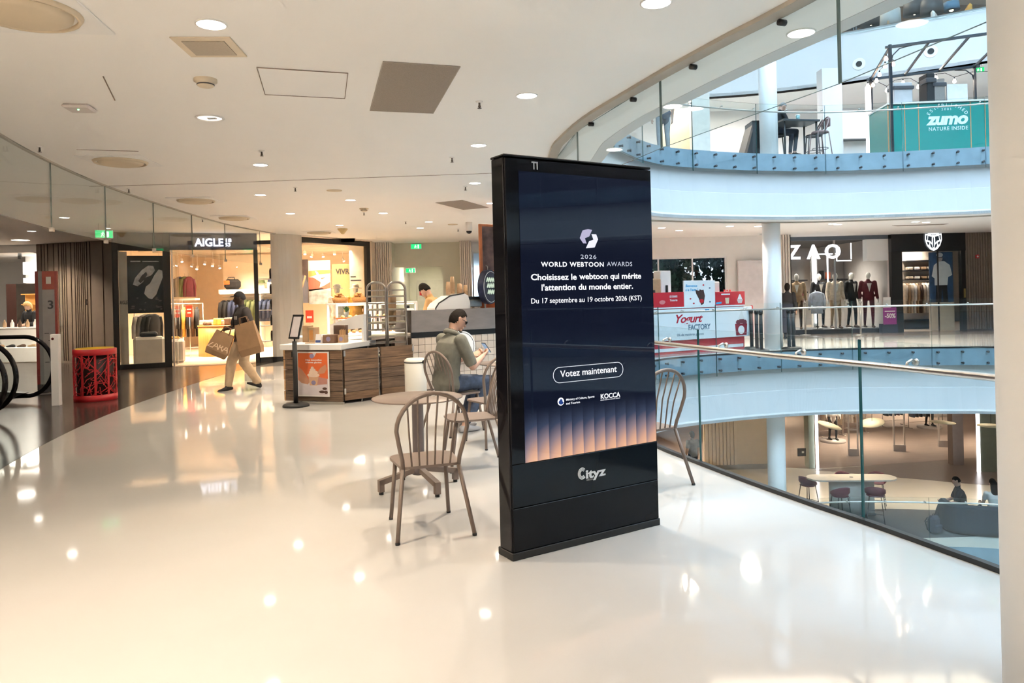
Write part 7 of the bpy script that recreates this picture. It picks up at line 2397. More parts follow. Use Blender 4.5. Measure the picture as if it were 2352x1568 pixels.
# high table with a seated man
t = thing('high_table', 'dark high table with a cup on the upper floor by the pillar', 'table', (ux(1842, 19.4), 19.4, Z1), R(10))
ibox('table_top', mat('dark_table', (0.05, 0.055, 0.06), 0.4), t, -0.62, 0.42, -0.35, 0.35, 1.02, 1.07, 0.006)
for xx in (-0.55, 0.35):
    for yy in (-0.28, 0.28):
        MB().cyl((xx, yy, 0), (xx, yy, 1.02), 0.025, n=8).build('leg', black_metal, t)
t = thing('paper_cup', 'pale green takeaway cup on the upper high table', 'cup', (ux(1842, 19.3), 19.3, Z1 + 1.07), 0)
MB().lathe([(0.04, 0), (0.055, 0.15), (0.05, 0.15)], 16).build('cup_body', mat('cup_green', (0.25, 0.42, 0.42), 0.5), t)
MB().lathe([(0.058, 0.15), (0.055, 0.17), (0.0, 0.175)], 16, close=False).build('lid', white_top, t)
PS = {k: (v[0], v[1], v[2] + 0.40) if k not in ('fl', 'fr', 'hdl', 'hdr', 'pnl', 'pnr') else v for k, v in PM.items()}
PS.update(al=(-0.11, 0.34, 0.36), ar=(0.11, 0.34, 0.36), wl=(-0.16, 0.42, 1.12), wr=(0.12, 0.42, 1.12))
pt, ph, pM = person('grey-haired man bent over the upper high table beside the pillar', (ux(1801, 19.9), 19.9, Z1), R(-80), PS, [skin_l, black_cloth, navy_cloth, shoe_b], voxel=0.016, headrot=(R(-30), 0, 0), longsleeve=True)
hair_mesh(ph, pM, 1.0, 0.06, -0.04, 1.06).build('hair', hair_g, pt)
t = thing('bar_stool', 'dark bar stool under the grey-haired man', 'stool', (ux(1797, 19.9), 19.9, Z1), 0)
MB().lathe([(0.18, 0.80), (0.18, 0.84), (0, 0.845)], 20, close=False).build('seat', black_matte, t)
for k in range(4):
    a_ = k * pi / 2 + 0.4
    MB().cyl((0.22 * cos(a_), 0.22 * sin(a_), 0), (0.13 * cos(a_), 0.13 * sin(a_), 0.80), 0.014, n=6).build('leg', black_metal, t)


def bent_chair(lab, loc, rz, mt):
    t = thing('high_chair', lab, 'chair', loc, rz, 'round-backed high chairs upstairs')
    MB().lathe([(0.21, 0.68), (0.215, 0.70), (0.20, 0.72), (0, 0.72)], 24, close=False).build('seat', mt, t)
    MB().tube([(0.20 * cos(R(a_)), 0.20 * sin(R(a_)) - 0.02, 0.72 + 0.36 * sin(R((a_ - 180))) * -1 if False else 0.72 + 0.38 * sin(R(a_ - 180))) for a_ in range(180, 361, 12)], 0.02, 8).build('back_hoop', mt, t)
    ibox('back_pad', mt, t, -0.12, 0.12, -0.235, -0.205, 0.84, 1.06, 0.01)
    for sx in (-1, 1):
        for sy in (-1, 1):
            MB().cyl((sx * 0.21, sy * 0.21, 0), (sx * 0.15, sy * 0.15, 0.69), 0.014, n=6).build('leg', mt, t)
    MB().tube([(0.18 * cos(2 * pi * k / 16) * 1.1, 0.18 * sin(2 * pi * k / 16) * 1.1, 0.28) for k in range(16)], 0.008, 6, closed=True).build('foot_ring', black_metal, t)
    return t


bent_chair('dark round-backed chair right of the upper high table', (ux(1878, 19.4), 19.4, Z1), R(80), mat('dark_wood_chair', (0.07, 0.05, 0.05), 0.4))
bent_chair('pale slim chair at the right end of the upper high table', (ux(1892, 19.0), 19.0, Z1), R(100), mat('red_grey_chair', (0.28, 0.17, 0.16), 0.4))
t = thing('folding_screen', 'dark leaning display boards by the pillar on the upper floor', 'display boards', (ux(1735, 19.6), 19.6, Z1), 0)
m_ = MB(); m_.M = Matrix(((1, 0, 0, 0), (0, 0, 1, 0), (0, 1, 0, 0), (0, 0, 0, 1))); m_.prism([(-0.38, 0), (-0.05, 1.1), (0.0, 1.1), (-0.30, 0)], -0.3, 0.3); m_.build('leaning_frame', mat('brown_frame', (0.14, 0.07, 0.035), 0.5), t)
ibox('panel', black_matte, t, -0.08, 0.20, -0.3, 0.3, 0, 1.12, 0.01)
ibox('panel', mat('teal_black', (0.015, 0.03, 0.035), 0.5), t, 0.21, 0.30, -0.28, 0.3, 0, 1.04, 0.01)
# green juice kiosk under a pergola
YK = 19.2
kx = lambda px: ux(px, YK)
teal = mat('juice_green', (0.0, 0.25, 0.215), 0.4, var=0.04)
t = thing('juice_kiosk', 'teal green juice kiosk with white lettering on the upper floor', 'kiosk', (kx(2050), YK, Z1), R(-4))
KWd = kx(2330) - kx(2050)
ibox('body', teal, t, 0, KWd + 1.0, 0.03, 1.2, 0, 1.42)
xs = [0.0, 0.41, 0.76, 2.06, 2.42, KWd + 1.0]
for k in range(5):
    ibox('front_panel', teal, t, xs[k] + 0.012, xs[k + 1] - 0.012, 0.0, 0.03, 0.02, 1.40, 0.003)
    ibox('copper_strip', mat('copper_strip', (0.50, 0.27, 0.12), 0.4), t, xs[k] - 0.012, xs[k] + 0.012, -0.004, 0.03, 0.0, 1.42)
ibox('worktop', white_top, t, -0.03, KWd + 1.0, -0.05, 1.2, 1.42, 1.46, 0.004)
wl_ = mat('letter_white', (0.75, 0.80, 0.80), 0.4)
o = text('zumo', 0.30, wl_, t, (0.98, -0.003, 0.86), UP, 'lettering', 0.06, 0.003, 'LEFT', 0.95, 0.2); WID.append((o, 1.05))
o = text('NATURE INSIDE', 0.095, wl_, t, (1.0, -0.003, 0.70), UP, 'lettering', 0.01, 0.003, 'LEFT', 1.15); WID.append((o, 0.98))
o = text('2001', 0.06, wl_, t, (1.33, -0.003, 1.22), UP, 'lettering', 0.0, 0.003, 'LEFT', 1.4); WID.append((o, 0.24))
for i_, ch in enumerate('ESTABLISHED'):
    a_ = R(150 - 120 * i_ / 10)
    o = text(ch, 0.085, wl_, t, (1.48 + 0.50 * cos(a_), -0.003, 0.92 + 0.40 * sin(a_)), UP, 'lettering', 0.01, 0.003)
    o.rotation_euler = (R(90), -(a_ - pi / 2), 0)
# machines on the kiosk
for k, (px, w1, h1, mt) in enumerate(((2100, 0.5, 0.62, mat('grey_machine', (0.45, 0.45, 0.45), 0.3)), (2165, 0.22, 0.85, black_matte), (2185, 0.3, 0.7, steel))):
    o = thing('juice_machine', ['grey juice machine on the teal kiosk', 'tall black machine on the teal kiosk', 'steel machine on the teal kiosk'][k], 'machine', (kx(px), YK + 0.5, Z1 + 1.46), 0)
    ibox('housing', mt, o, -w1 / 2, w1 / 2, -0.2, 0.2, 0, h1, 0.02)
    ibox('head', dark_grey, o, -w1 / 2 - 0.03, w1 / 2 + 0.03, -0.24, 0.1, h1 * .7, h1 * .85, 0.02)
t = tag(MB().box(kx(2202), kx(2250), YK + 0.3, YK + 0.34, Z1 + 1.46, Z1 + 2.0, 0.004).build('menu_board', mat('pale_panel', (0.6, 0.6, 0.6), 0.5), None), 'pale grey menu panel standing on the teal kiosk', 'panel')
# pergola
t = thing('pergola', 'black metal pergola frame over the teal juice kiosk', 'pergola', (0, 0, 0), 0)
bm_ = mat('pergola_black', (0.012, 0.016, 0.022), 0.4)
P = lambda px, py, Y: atd(px, py, Y)
fl_, fr_ = P(2044, 108, 18.9), P(2322, 70, 18.2)
bl_, br_ = P(2000, 182, 21.4), P(2238, 153, 20.9)
def barr(a_, b_, r=0.045, nm='beam'):
    MB().tube([a_, b_], r, 4, sm=False).build(nm, bm_, t)
barr(fl_ + (fl_ - fr_) * 0.04, fr_ + (fr_ - fl_) * 0.15)
barr(bl_ + (bl_ - br_) * 0.04, br_ + (br_ - bl_) * 0.05)
for k in range(4):
    f_ = k / 3
    barr(fl_ + (fr_ - fl_) * f_, bl_ + (br_ - bl_) * f_, 0.035, 'rafter')
for a_ in (fl_, fr_, bl_, br_):
    barr(V((a_.x, a_.y, Z1)), V((a_.x, a_.y, a_.z + 0.06)), 0.045, 'post')
for a_, d_ in ((fl_, 1), (fr_, -1), (br_, -1)):
    dv = ((fr_ - fl_).normalized()) * d_
    MB().tube([a_ + V((0, 0, -0.45)), a_ + dv * 0.06 + V((0, 0, -0.22)), a_ + dv * 0.22 + V((0, 0, -0.07)), a_ + dv * 0.50 + V((0, 0, -0.03))], 0.016, 6).build('brace', bm_, t)
# festoon bulbs
bulb = emis('festoon_bulb', (1.0, 0.72, 0.52), 7.0)
fest = [(2035, 135, 19.3), (2033, 152, 19.9), (2051, 147, 18.9), (2020, 172, 20.6), (2013, 186, 21.0), (1993, 198, 21.4), (2037, 208, 21.2), (2074, 191, 21.2), (2109, 200, 21.1), (2150, 180, 21.0), (2192, 187, 21.0), (2275, 174, 20.5), (2005, 196, 21.3)]
t = thing('light_string', 'string of small warm bulbs looped along the black pergola', 'string lights', (0, 0, 0), 0)
pp_ = [P(a_, b_ - 10, c_) for a_, b_, c_ in fest]
order_ = [2, 0, 1, 3, 4, 12, 5]
back_ = [5, 6, 7, 8, 9, 10, 11]
for seq in (order_, back_):
    for i_, j_ in zip(seq[:-1], seq[1:]):
        a_, b_ = pp_[i_], pp_[j_]
        MB().tube([a_, (a_ + b_) / 2 + V((0, 0, 0.07 if seq is back_ else -0.04)), b_], 0.008, 5).build('cable', black_metal, t)
for a_ in pp_:
    MB().cyl(a_, a_ - V((0, 0, 0.06)), 0.018, n=8).build('socket', black_metal, t)
    MB().lathe([(0.02, 0), (0.045, -0.06), (0.05, -0.09), (0.03, -0.115), (0.0, -0.12)], 12, c=tuple(a_ - V((0, 0, 0.05))), close=False).build('bulb', bulb, t)
t = tag(MB().box(ux(2001, 20.8), ux(2012, 20.8), 20.8, 20.9, Z1, Z1 + 2.35, 0.01).build('light_column', emis('column_glow', (1.0, 0.93, 0.90), 1.2), None), 'glowing white upright light column left of the teal kiosk', 'light')
J = stand_pose(1.72)
pt, ph, pM = person('person in a white shirt standing at the left end of the teal kiosk', (ux(2047, 20.95), 20.95, Z1), R(150), J, [skin_l, white_cloth, navy_cloth, shoe_b], voxel=0.018)
hair_mesh(ph, pM).build('hair', hair_b, pt)
p_ = atd(2248, 167, 22.0); exit_sign('green exit sign above the teal juice kiosk on the upper floor', (p_.x, 22.0, p_.z), R(-15), 0.9, Z1 + CE - p_.z)
t = thing('wall_shelf', 'pale open shelving behind the glowing column upstairs', 'shelf', (ux(1945, 23.5), 23.5, Z1), 0)
ibox('back_board', uw, t, 0, 1.0, 0.3, 0.33, 0, 2.4)
for z in (0.4, 0.9, 1.4):
    ibox('board', dark_grey, t, 0, 1.0, 0, 0.3, z, z + 0.03)
# round openings in the set-back white band
for k, (px, py) in enumerate(((1973, 147), (2138, 118))):
    a_ = None
    for i_ in range(len(SET)):
        q0, q1 = V((SET[i_][0], SET[i_][1], 0)), V((SET[(i_ + 1) % len(SET)][0], SET[(i_ + 1) % len(SET)][1], 0))
        if q0.y < 18 or q0.x < 6:
            continue
        d_ = q1 - q0
        n_ = V((d_.y, -d_.x, 0)).normalized()
        h_ = onplane(px, py, q0, n_)
        u_ = (h_ - q0).dot(d_) / d_.length_squared
        if 0 <= u_ <= 1:
            a_, nn = h_, n_
    if a_ is not None:
        if nn.y > 0:
            nn = -nn
        t = thing('ceiling_nozzle', ['round dark air nozzle in the white upper band, left one', 'round dark air nozzle in the white upper band above the pergola'][k], 'air nozzle', a_, 0)
        MB().cyl(nn * -0.01, nn * 0.015, 0.19, n=28, sm=False).build('rim', white_top, t)
        MB().cyl(nn * 0.015, nn * 0.03, 0.09, n=24, sm=False).build('opening', black_matte, t)

# ------------------------------------------------------------------ top level: lamps and furniture behind glass
Z2 = 2 * FF
for k, (px, py, Y, r_, h_, mt) in enumerate(((1897, 72, 26.6, 0.34, 0.40, dark_grey), (1950, 50, 26.4, 0.38, 0.42, dark_grey), (2000, 45, 26.8, 0.42, 0.42, dark_grey), (2045, 42, 25.4, 0.34, 0.55, mat('pale_shade', (0.42, 0.45, 0.45), 0.6)), (2100, 20, 25.6, 0.36, 0.42, dark_grey), (2140, 18, 25.0, 0.36, 0.45, dark_grey), (2185, 15, 25.0, 0.26, 0.26, mat('blue_shade', (0.10, 0.25, 0.40), 0.5)))):
    p_ = atd(px, py, Y)
    t = thing('pendant_lamp', ['dark', 'dark', 'dark', 'pale grey', 'dark', 'dark', 'blue'][k] + ' drum lampshade hanging on the top floor, %s from the left' % ['first', 'second', 'third', 'fourth', 'fifth', 'sixth', 'seventh'][k], 'lamp', (p_.x, Y, p_.z), 0, 'drum lamps on the top floor')
    MB().lathe([(r_, -h_ / 2), (r_ * 0.92, h_ / 2), (r_ * 0.90, h_ / 2), (r_ * 0.97, -h_ / 2)], 28).build('shade', mt, t)
    MB().ball((0, 0, -h_ * .3), 0.09).build('bulb', emis('lamp_bulb', (1, 0.8, 0.55), 4.0), t)
    MB().cyl((0, 0, h_ / 2), (0, 0, Z2 + 3.6 - p_.z), 0.01, n=6).build('cord', black_metal, t)
for k, px in enumerate((1975, 1981, 2066, 2072, 2152, 2158, 2164)):
    Y = 25.2
    t = tag(MB().cyl((ux(px, Y), Y, Z2), (ux(px, Y), Y, Z2 + 3.6), 0.025, n=8).build('slim_post', mat('post_slate', (0.12, 0.14, 0.17), 0.4), None), 'slim dark metal post on the top floor, %s from the left' % ['first', 'second', 'third', 'fourth', 'fifth', 'sixth', 'seventh'][k], 'post', 'slim posts on the top floor')
for k, (px, Y) in enumerate(((1868, 26.4), (1937, 25.8), (2090, 25.0), (2190, 24.4), (2268, 24.0))):
    t = thing('armchair', 'pale upholstered armchair behind the top glass, %s from the left' % ['first', 'second', 'third', 'fourth', 'fifth'][k], 'armchair', (ux(px, Y), Y, Z2), R(170 + 20 * k), 'armchairs on the top floor')
    mt = [c_cream, cl('blue_grey', (0.25, 0.32, 0.42)), c_tan, c_white, c_yel][k]
    ibox('seat', mt, t, -0.35, 0.35, -0.3, 0.35, 0.18, 0.45, 0.06)
    ibox('backrest', mt, t, -0.35, 0.35, -0.42, -0.3, 0.2, 0.95, 0.06)
    for sx in (-1, 1):
        ibox('arm', mt, t, sx * 0.40 - 0.06, sx * 0.40 + 0.06, -0.3, 0.35, 0.18, 0.65, 0.05)
        for yy in (-0.32, 0.28):
            MB().cyl((sx * 0.32, yy, 0), (sx * 0.32, yy, 0.2), 0.02, n=8).build('leg', black_metal, t)
light('top_light', 'AREA', (12, 26.5, Z2 + 3.3), 160, WARM, shape='RECTANGLE', size=10, size_y=2)

# ------------------------------------------------------------------ lower floor
ZL = -FF
wood_floor = mat('taupe_shop_floor', (0.27, 0.21, 0.18), 0.35, var=0.1, scale=1.5, stretch=(1, 6, 1))
dk_floor2 = mat('dark_taupe_stone', (0.10, 0.075, 0.065), 0.3, var=0.1)
carpet = mat('grey_carpet', (0.085, 0.08, 0.08), 0.9, var=0.1, scale=30, bump=0.3)
pl = lambda px, py: at(px, py, ZL).xy
MB().prism([pl(1600, 1066), pl(1870, 1076), pl(2000, 1068), pl(2150, 1058), pl(2330, 1045), (34, 24), (34, 44), (2, 44), (2, 26)], ZL, ZL + 0.006).build('floor', wood_floor, **STRUCT)
MB().prism([pl(1870, 1079), pl(2010, 1068), pl(2220, 1046), pl(2330, 1040), (30, 22), (22, 19.2), pl(2330, 1118), pl(2220, 1110), pl(2050, 1095)], ZL, ZL + 0.004).build('floor', mat('mid_taupe_stone', (0.19, 0.15, 0.125), 0.3), **STRUCT)
c0 = at(2060, 1205, ZL)
car = [(9.9 + 4.4 * cos(R(a_)), 19.9 + 1.25 * sin(R(a_)) - 0.06 * (4.4 * cos(R(a_)))) for a_ in range(0, 360, 8)]
MB().prism(car, ZL, ZL + 0.008).build('floor', carpet, **STRUCT)
MB().box(2, 34, 43.0, 43.1, ZL, CE + ZL).build('wall_lower_back', mat('lower_wall', (0.5, 0.45, 0.42), 0.6), **STRUCT)
MB().box(2.0, 2.1, 18, 43.0, ZL, CE + ZL).build('wall_lower_side', mat('lower_wall', (0.5, 0.45, 0.42), 0.6), **STRUCT)
for (x, y, e) in ((9, 29, 60), (14, 30, 75), (19, 29, 70), (12, 36, 80), (19, 36, 80), (5.5, 27.5, 55), (9.5, 21.8, 26), (13.5, 21.2, 26)):
    light('lower_light', 'AREA', (x, y, CE + ZL - 0.1), e, (1, 0.80, 0.60), shape='RECTANGLE', size=2.0, size_y=2.0, spread=R(110))
# slatted cream wall and panel
YLw = 26.2
lxp = lambda px, Y=YLw: ux(px, Y)
cream_sl = mat('cream_slat', (0.66, 0.53, 0.37), 0.6, var=0.03)
w_ = MB().box(lxp(1610), lxp(1760), YLw + 0.05, YLw + 0.2, ZL, ZL + CE).build('wall_cream', cream_sl, **STRUCT)
for k in range(9):
    x = lxp(1612) + 0.128 * k
    MB().box(x, x + 0.10, YLw, YLw + 0.05, ZL + 0.16, ZL + CE - 0.002, 0.004).build('slat', cream_sl, w_)
MB().box(lxp(1610), lxp(1760), YLw - 0.01, YLw + 0.05, ZL, ZL + 0.16).build('baseboard_back', mat('grey_base', (0.3, 0.28, 0.25), 0.5), w_)
# glazed shop front with bright edge strips
YS = 25.9
t = thing('glazed_shopfront', 'glazed lower shop front with vertical glowing edge strips', 'shop front', (0, 0, ZL), 0)
ibox('pane', shopglass, t, lxp(1800, YS), lxp(1866, YS), YS, YS + 0.015, 0.02, CE - 0.02)
ibox('glow_strip', emis('lower_strip', (1.0, 0.92, 0.95), 2.2), t, lxp(1866, YS), lxp(1871, YS), YS - 0.02, YS + 0.05, 0.0, CE)
ibox('fin', mat('green_fin', (0.30, 0.33, 0.27), 0.3), t, lxp(1852, YS), lxp(1865, YS), YS + 0.1, YS + 0.5, 0.02, CE)
Y2 = 25.0
ibox('glow_strip', emis('lower_strip', (1.0, 0.92, 0.95), 2.2), t, lxp(2236, Y2), lxp(2242, Y2), Y2 - 0.02, Y2 + 0.05, 0.0, CE)
ibox('fin', mat('green_fin', (0.30, 0.33, 0.27), 0.3), t, lxp(2243, Y2), lxp(2300, Y2), Y2, Y2 + 0.12, 0.0, CE)
ibox('post', mat('taupe_post', (0.28, 0.22, 0.19), 0.5), t, lxp(2180, Y2 + 1), lxp(2205, Y2 + 1), Y2 + 1, Y2 + 1.3, 0.0, CE)
ibox('post', mat('taupe_post', (0.28, 0.22, 0.19), 0.5), t, lxp(2300, Y2), lxp(2325, Y2), Y2, Y2 + 0.3, 0.0, CE)
p_ = atd(1841, 1038, YS)
t = tag(MB().box(-0.15, 0.15, -0.01, 0.01, -0.14, 0.14, 0.003).build('door_sign', dark_grey, None, (p_.x, YS - 0.012, p_.z)), 'small dark square sign on the lower shop glass', 'sign')
MB().box(0.0, 0.08, -0.012, -0.01, -0.03, 0.04).build('pictogram', white_top, t)
# security gates
for k, (px0, px1, py1) in enumerate(((1951, 1970, 1046), (2055, 2077, 1036), (2158, 2178, 1026))):
    p0 = at((px0 + px1) / 2, py1, ZL)
    w1 = (px1 - px0) / F * p0.y
    t = thing('security_gate', 'pale anti-theft gate on the lower shop floor, %s' % ['left one', 'middle one', 'right one'][k], 'security gate', (p0.x, p0.y, ZL + 0.006), R(-14))
    gm_ = mat('gate_white', (0.62, 0.57, 0.54), 0.4)
    ibox('base', mat('gate_grey', (0.40, 0.36, 0.34), 0.5), t, -w1 / 2 - 0.03, w1 / 2 + 0.03, -0.06, 0.06, 0, 0.25, 0.01)
    for sx in (-1, 1):
        ibox('upright', gm_, t, sx * w1 / 2 - 0.03, sx * w1 / 2 + 0.03, -0.03, 0.03, 0.25, 1.6, 0.01)
    ibox('cross_bar', gm_, t, -w1 / 2, w1 / 2, -0.02, 0.02, 0.95, 1.0)
    ibox('top_bar', gm_, t, -w1 / 2, w1 / 2, -0.02, 0.02, 1.54, 1.6)
# shop contents: mannequin legs and racks
mannequin('mannequin in white shirt and dark trousers in the lower shop', (lxp(1905, 30.5), 30.5, ZL + 0.09), R(180), c_white, c_black, c_black, mann_white)
tag(MB().lathe([(0.5, 0), (0.5, 0.08), (0, 0.085)], 24, close=False).build('low_plinth', mat('gate_grey', (0.40, 0.36, 0.34), 0.5), None, (lxp(1905, 30.5), 30.5, ZL + 0.006)), 'round low plinth under the lower shop mannequin', 'plinth')
mannequin('mannequin in a long dark coat at the back of the lower shop', (lxp(2127, 33), 33, ZL + 0.09), R(190), c_black, c_black, c_black, mann_white)
tag(MB().lathe([(0.5, 0), (0.5, 0.08), (0, 0.085)], 24, close=False).build('low_plinth', mat('gate_grey', (0.40, 0.36, 0.34), 0.5), None, (lxp(2127, 33), 33, ZL + 0.006)), 'round low plinth under the long dark coat', 'plinth')
for k, (px, Y, cols_) in enumerate(((1875, 31.5, [c_cream, c_tan, c_white, c_white, c_cream]), (1930, 32, [c_white, c_white, c_cream, c_white, c_white]), (2020, 33.5, [c_black, c_navy, c_black, c_maroon, c_black]), (2080, 33, [c_navy, c_black, c_black, c_grey, c_black]))):
    rail_rack('clothes rack in the lower shop, %s from the left' % ['first', 'second', 'third', 'fourth'][k], (lxp(px, Y), Y, ZL + 0.006), R(12), 1.1, 1.5)
    for j in range(5):
        garment(GM, 'garment on the %s rack of the lower shop, %s from the left' % (ORD[k], ORD[j]), (lxp(px, Y) + 0.15 + 0.19 * j, Y + 0.04 * j, ZL + 1.40), R(95), cols_[j], 'garments on the lower shop racks', 0.9, 0.46, 0.06)
MB().box(lxp(2105, 36), lxp(2160, 36), 35.5, 35.6, ZL, ZL + CE).build('wall_lower_bright', mat('bright_shop_wall', (0.85, 0.82, 0.78), 0.6), **STRUCT)
# person by the left glass on the lower floor
J = stand_pose(1.7)
pt, ph, pM = person('person with dark hair and backpack far down on the lower floor', (lxp(1582, 24.6), 24.6, ZL), R(20), J, [skin_l, grey_cloth, navy_cloth, shoe_b], voxel=0.02)
hair_mesh(ph, pM, 1.0, 0.05, -0.1, 1.15).build('hair', hair_b, pt)
# pendant disc lamps
for k, (px, py, Y, tilt) in enumerate(((1905, 977, 21.0, 14), (2003, 971, 21.2, -14), (2165, 970, 20.8, 3), (2276, 978, 20.0, 0))):
    p_ = atd(px, py, Y)
    t = thing('pendant_lamp', 'cream disc pendant lamp over the lower floor, %s from the left' % ['first', 'second', 'third', 'fourth'][k], 'lamp', p_, 0, 'cream disc pendants')
    Mt = Matrix.Rotation(R(tilt), 4, 'Y') @ Matrix.Rotation(R(10 if k < 2 else 0), 4, 'X')
    m_ = MB(); m_.M = Mt; m_.lathe([(0.33, 0.0), (0.33, 0.012), (0.08, 0.05), (0.05, 0.06), (0.0, 0.06)], 36, close=False, c=(0, 0, 0)); m_.lathe([(0.0, 0.0), (0.33, 0.0)], 36, close=False); m_.build('disc', mat('disc_cream', (0.62, 0.54, 0.38), 0.4), t)
    m_ = MB(); m_.M = Mt; m_.ball((0, 0, -0.01), (0.07, 0.07, 0.03)); m_.build('bulb', emis('pendant_bulb', (1, 0.82, 0.55), 6.0), t)
    MB().cyl((0, 0, 0.05), (0, 0, CE + ZL - p_.z), 0.006, n=6).build('cord', black_metal, t)
# bar table and stools
bt = at(1955, 1096, ZL + 1.05)
t = thing('bar_table', 'white rounded high table with a pale slab leg on the lower floor', 'table', (bt.x, bt.y, ZL + 0.008), R(-4))
st = [(-0.85 + 0.36 * cos(R(a_)), 0.36 * sin(R(a_))) for a_ in range(90, 271, 12)] + [(0.85 + 0.36 * cos(R(a_)), 0.36 * sin(R(a_))) for a_ in range(-90, 91, 12)]
MB().prism(st, 1.01, 1.05).build('table_top', mat('cream_top', (0.74, 0.68, 0.58), 0.35), t)
m_ = MB(); m_.lathe([(0.62, 0.05), (0.62, 1.01)], 36, sx=1.0, sy=0.28); m_.build('pedestal', mat('pale_leg', (0.62, 0.62, 0.58), 0.4), t)
m_ = MB(); m_.lathe([(0.66, 0.0), (0.66, 0.05)], 36, sx=1.0, sy=0.3); m_.build('foot_plate', dark_grey, t)
MB().cyl((0, 0, 1.05), (0, 0, 1.056), 0.05, n=16).build('socket', mid_grey, t)
plum = mat('plum_shell', (0.13, 0.022, 0.045), 0.5, var=0.05)


def shell_stool(lab, loc, rz):
    t = thing('bar_stool', lab, 'bar stool', loc, rz, 'plum bar stools')
    vs, fs = [], []
    N, K = 9, 13
    for i in range(N):
        for k in range(K):
            a_ = R(-110 + 220 * k / (K - 1))
            f_ = i / (N - 1)
            r_ = 0.10 + 0.13 * min(1, f_ * 1.6)
            z = 0.72 + (0.26 * max(0, f_ - 0.35) * (0.35 + 0.65 * cos(a_ / 1.25)) if f_ > 0.35 else 0) * 1.6
            vs.append((r_ * sin(a_) * 1.15, -r_ * cos(a_), z))
    for i in range(N - 1):
        for k in range(K - 1):
            fs.append((i * K + k, i * K + k + 1, (i + 1) * K + k + 1, (i + 1) * K + k))
    m_ = MB(); m_.add(vs, fs, True)
    o = m_.build('shell', plum, t)
    sd_ = o.modifiers.new('thickness', 'SOLIDIFY'); sd_.thickness = 0.02
    MB().lathe([(0.0, 0.70), (0.20, 0.70), (0.225, 0.715), (0.20, 0.735), (0, 0.74)], 24, close=False).build('cushion', plum, t)
    for sx in (-1, 1):
        for sy in (-1, 1):
            MB().cyl((sx * 0.22, sy * 0.22, 0), (sx * 0.14, sy * 0.14, 0.71), 0.011, n=6).build('leg', black_metal, t)
    MB().tube([(0.195, 0.195, 0.25), (-0.195, 0.195, 0.25), (-0.195, -0.195, 0.25), (0.195, -0.195, 0.25)], 0.008, 6, closed=True).build('foot_ring', black_metal, t)
    return t


for k, (dx, dy, rz, lab) in enumerate(((-0.60, -0.62, 10, 'plum bar stool at the near side of the lower table, left one'), (0.34, -0.66, -25, 'plum bar stool at the near side of the lower table, right one'), (-1.0, 0.55, -60, 'plum bar stool at the left end of the lower table'), (0.12, 0.72, 180, 'plum bar stool behind the lower table'), (1.02, 0.62, 150, 'plum bar stool behind the right end of the lower table'))):
    shell_stool(lab, (bt.x + dx, bt.y + dy, ZL + 0.008), R(rz))
# sofa with two people, backpack
sf = at(2240, 1225, ZL)
t = thing('sofa', 'dark blue curved sofa seen from behind on the lower floor', 'sofa', (11.98, 18.75, ZL + 0.006), R(-10))
sfm = mat('navy_upholstery', (0.010, 0.017, 0.030), 0.85, var=0.1, scale=20, bump=0.3)
crv = [(-0.95, 0.55), (-0.95, 0.2), (-0.75, -0.12), (-0.3, -0.25), (0.4, -0.30), (1.6, -0.30), (2.6, -0.2)]
crv = catmull(crv, 5, False)
MB().sweep(crv, [(0.0, 0.08), (0.0, 0.70), (-0.06, 0.76), (-0.16, 0.76), (-0.22, 0.70), (-0.22, 0.08)]).build('backrest', sfm, t)
MB().sweep(offset(crv, -0.24, False), [(0.0, 0.10), (0.0, 0.40), (-0.55, 0.42), (-0.55, 0.10)]).build('seat', sfm, t)
MB().sweep(offset(crv, -0.1, False), [(0.02, 0.0), (0.02, 0.08), (-0.5, 0.08), (-0.5, 0.0)]).build('base', black_matte, t)
SP = dict(PM); SP.update(head=(0, 0.03, 1.24), wl=(-0.16, 0.36, 0.62), wr=(0.16, 0.36, 0.62), al=(-0.11, 0.55, 0.085), ar=(0.12, 0.55, 0.085))
for k_ in list(SP):
    if k_ not in ('fl', 'fr', 'hdl', 'hdr', 'pnl', 'pnr', 'al', 'ar'):
        SP[k_] = (SP[k_][0], SP[k_][1], SP[k_][2] - 0.04)
pt, ph, pM = person('man in a black tee sitting on the left end of the dark sofa', (11.66, 19.45, ZL), R(68), SP, [skin_l, black_cloth, navy_cloth, shoe_b], voxel=0.014, sleeve=0.75, headrot=(R(-12), 0, 0), hem=0.03, bulk=1.15)
hair_mesh(ph, pM, 1.0, 0.055, -0.05, 1.06).build('hair', hair_b, pt)
SW = dict(SP); SW.update(er=(0.30, 0.10, 0.92), wr=(0.14, 0.12, 1.14), hdr=(-0.1, 0, 0.1))
pt, ph, pM = person('long-haired woman in white leaning her head on her hand on the sofa', (12.38, 19.1, ZL), R(-2), SW, [skin_l, white_cloth, denim, shoe_b], voxel=0.014, headrot=(R(-14), 0, 0), sleeve=0.5)
hair_mesh(ph, pM, 1.0, 0.05, -0.12, 1.14).build('hair', hair_b, pt)
m_ = MB(); loft(m_, [(V(ph) + V((0, -0.05, 0.04)), (0.085, 0, 0), (0, 0.07, 0)), (V(ph) + V((0, -0.08, -0.12)), (0.105, 0, 0), (0, 0.06, 0)), (V(ph) + V((0, -0.12, -0.30)), (0.10, 0, 0), (0, 0.045, 0)), (V(ph) + V((0, -0.13, -0.38)), (0.04, 0, 0), (0, 0.02, 0))], 16); m_.build('long_hair', hair_b, pt)
bpk = at(2140, 1200, ZL)
t = thing('backpack', 'dark blue backpack standing on the carpet left of the sofa', 'backpack', (10.72, 18.95, ZL + 0.008), R(20))
MB().box(-0.17, 0.17, -0.11, 0.11, 0.0, 0.46, 0.08).build('bag_body', navy_cloth, t)
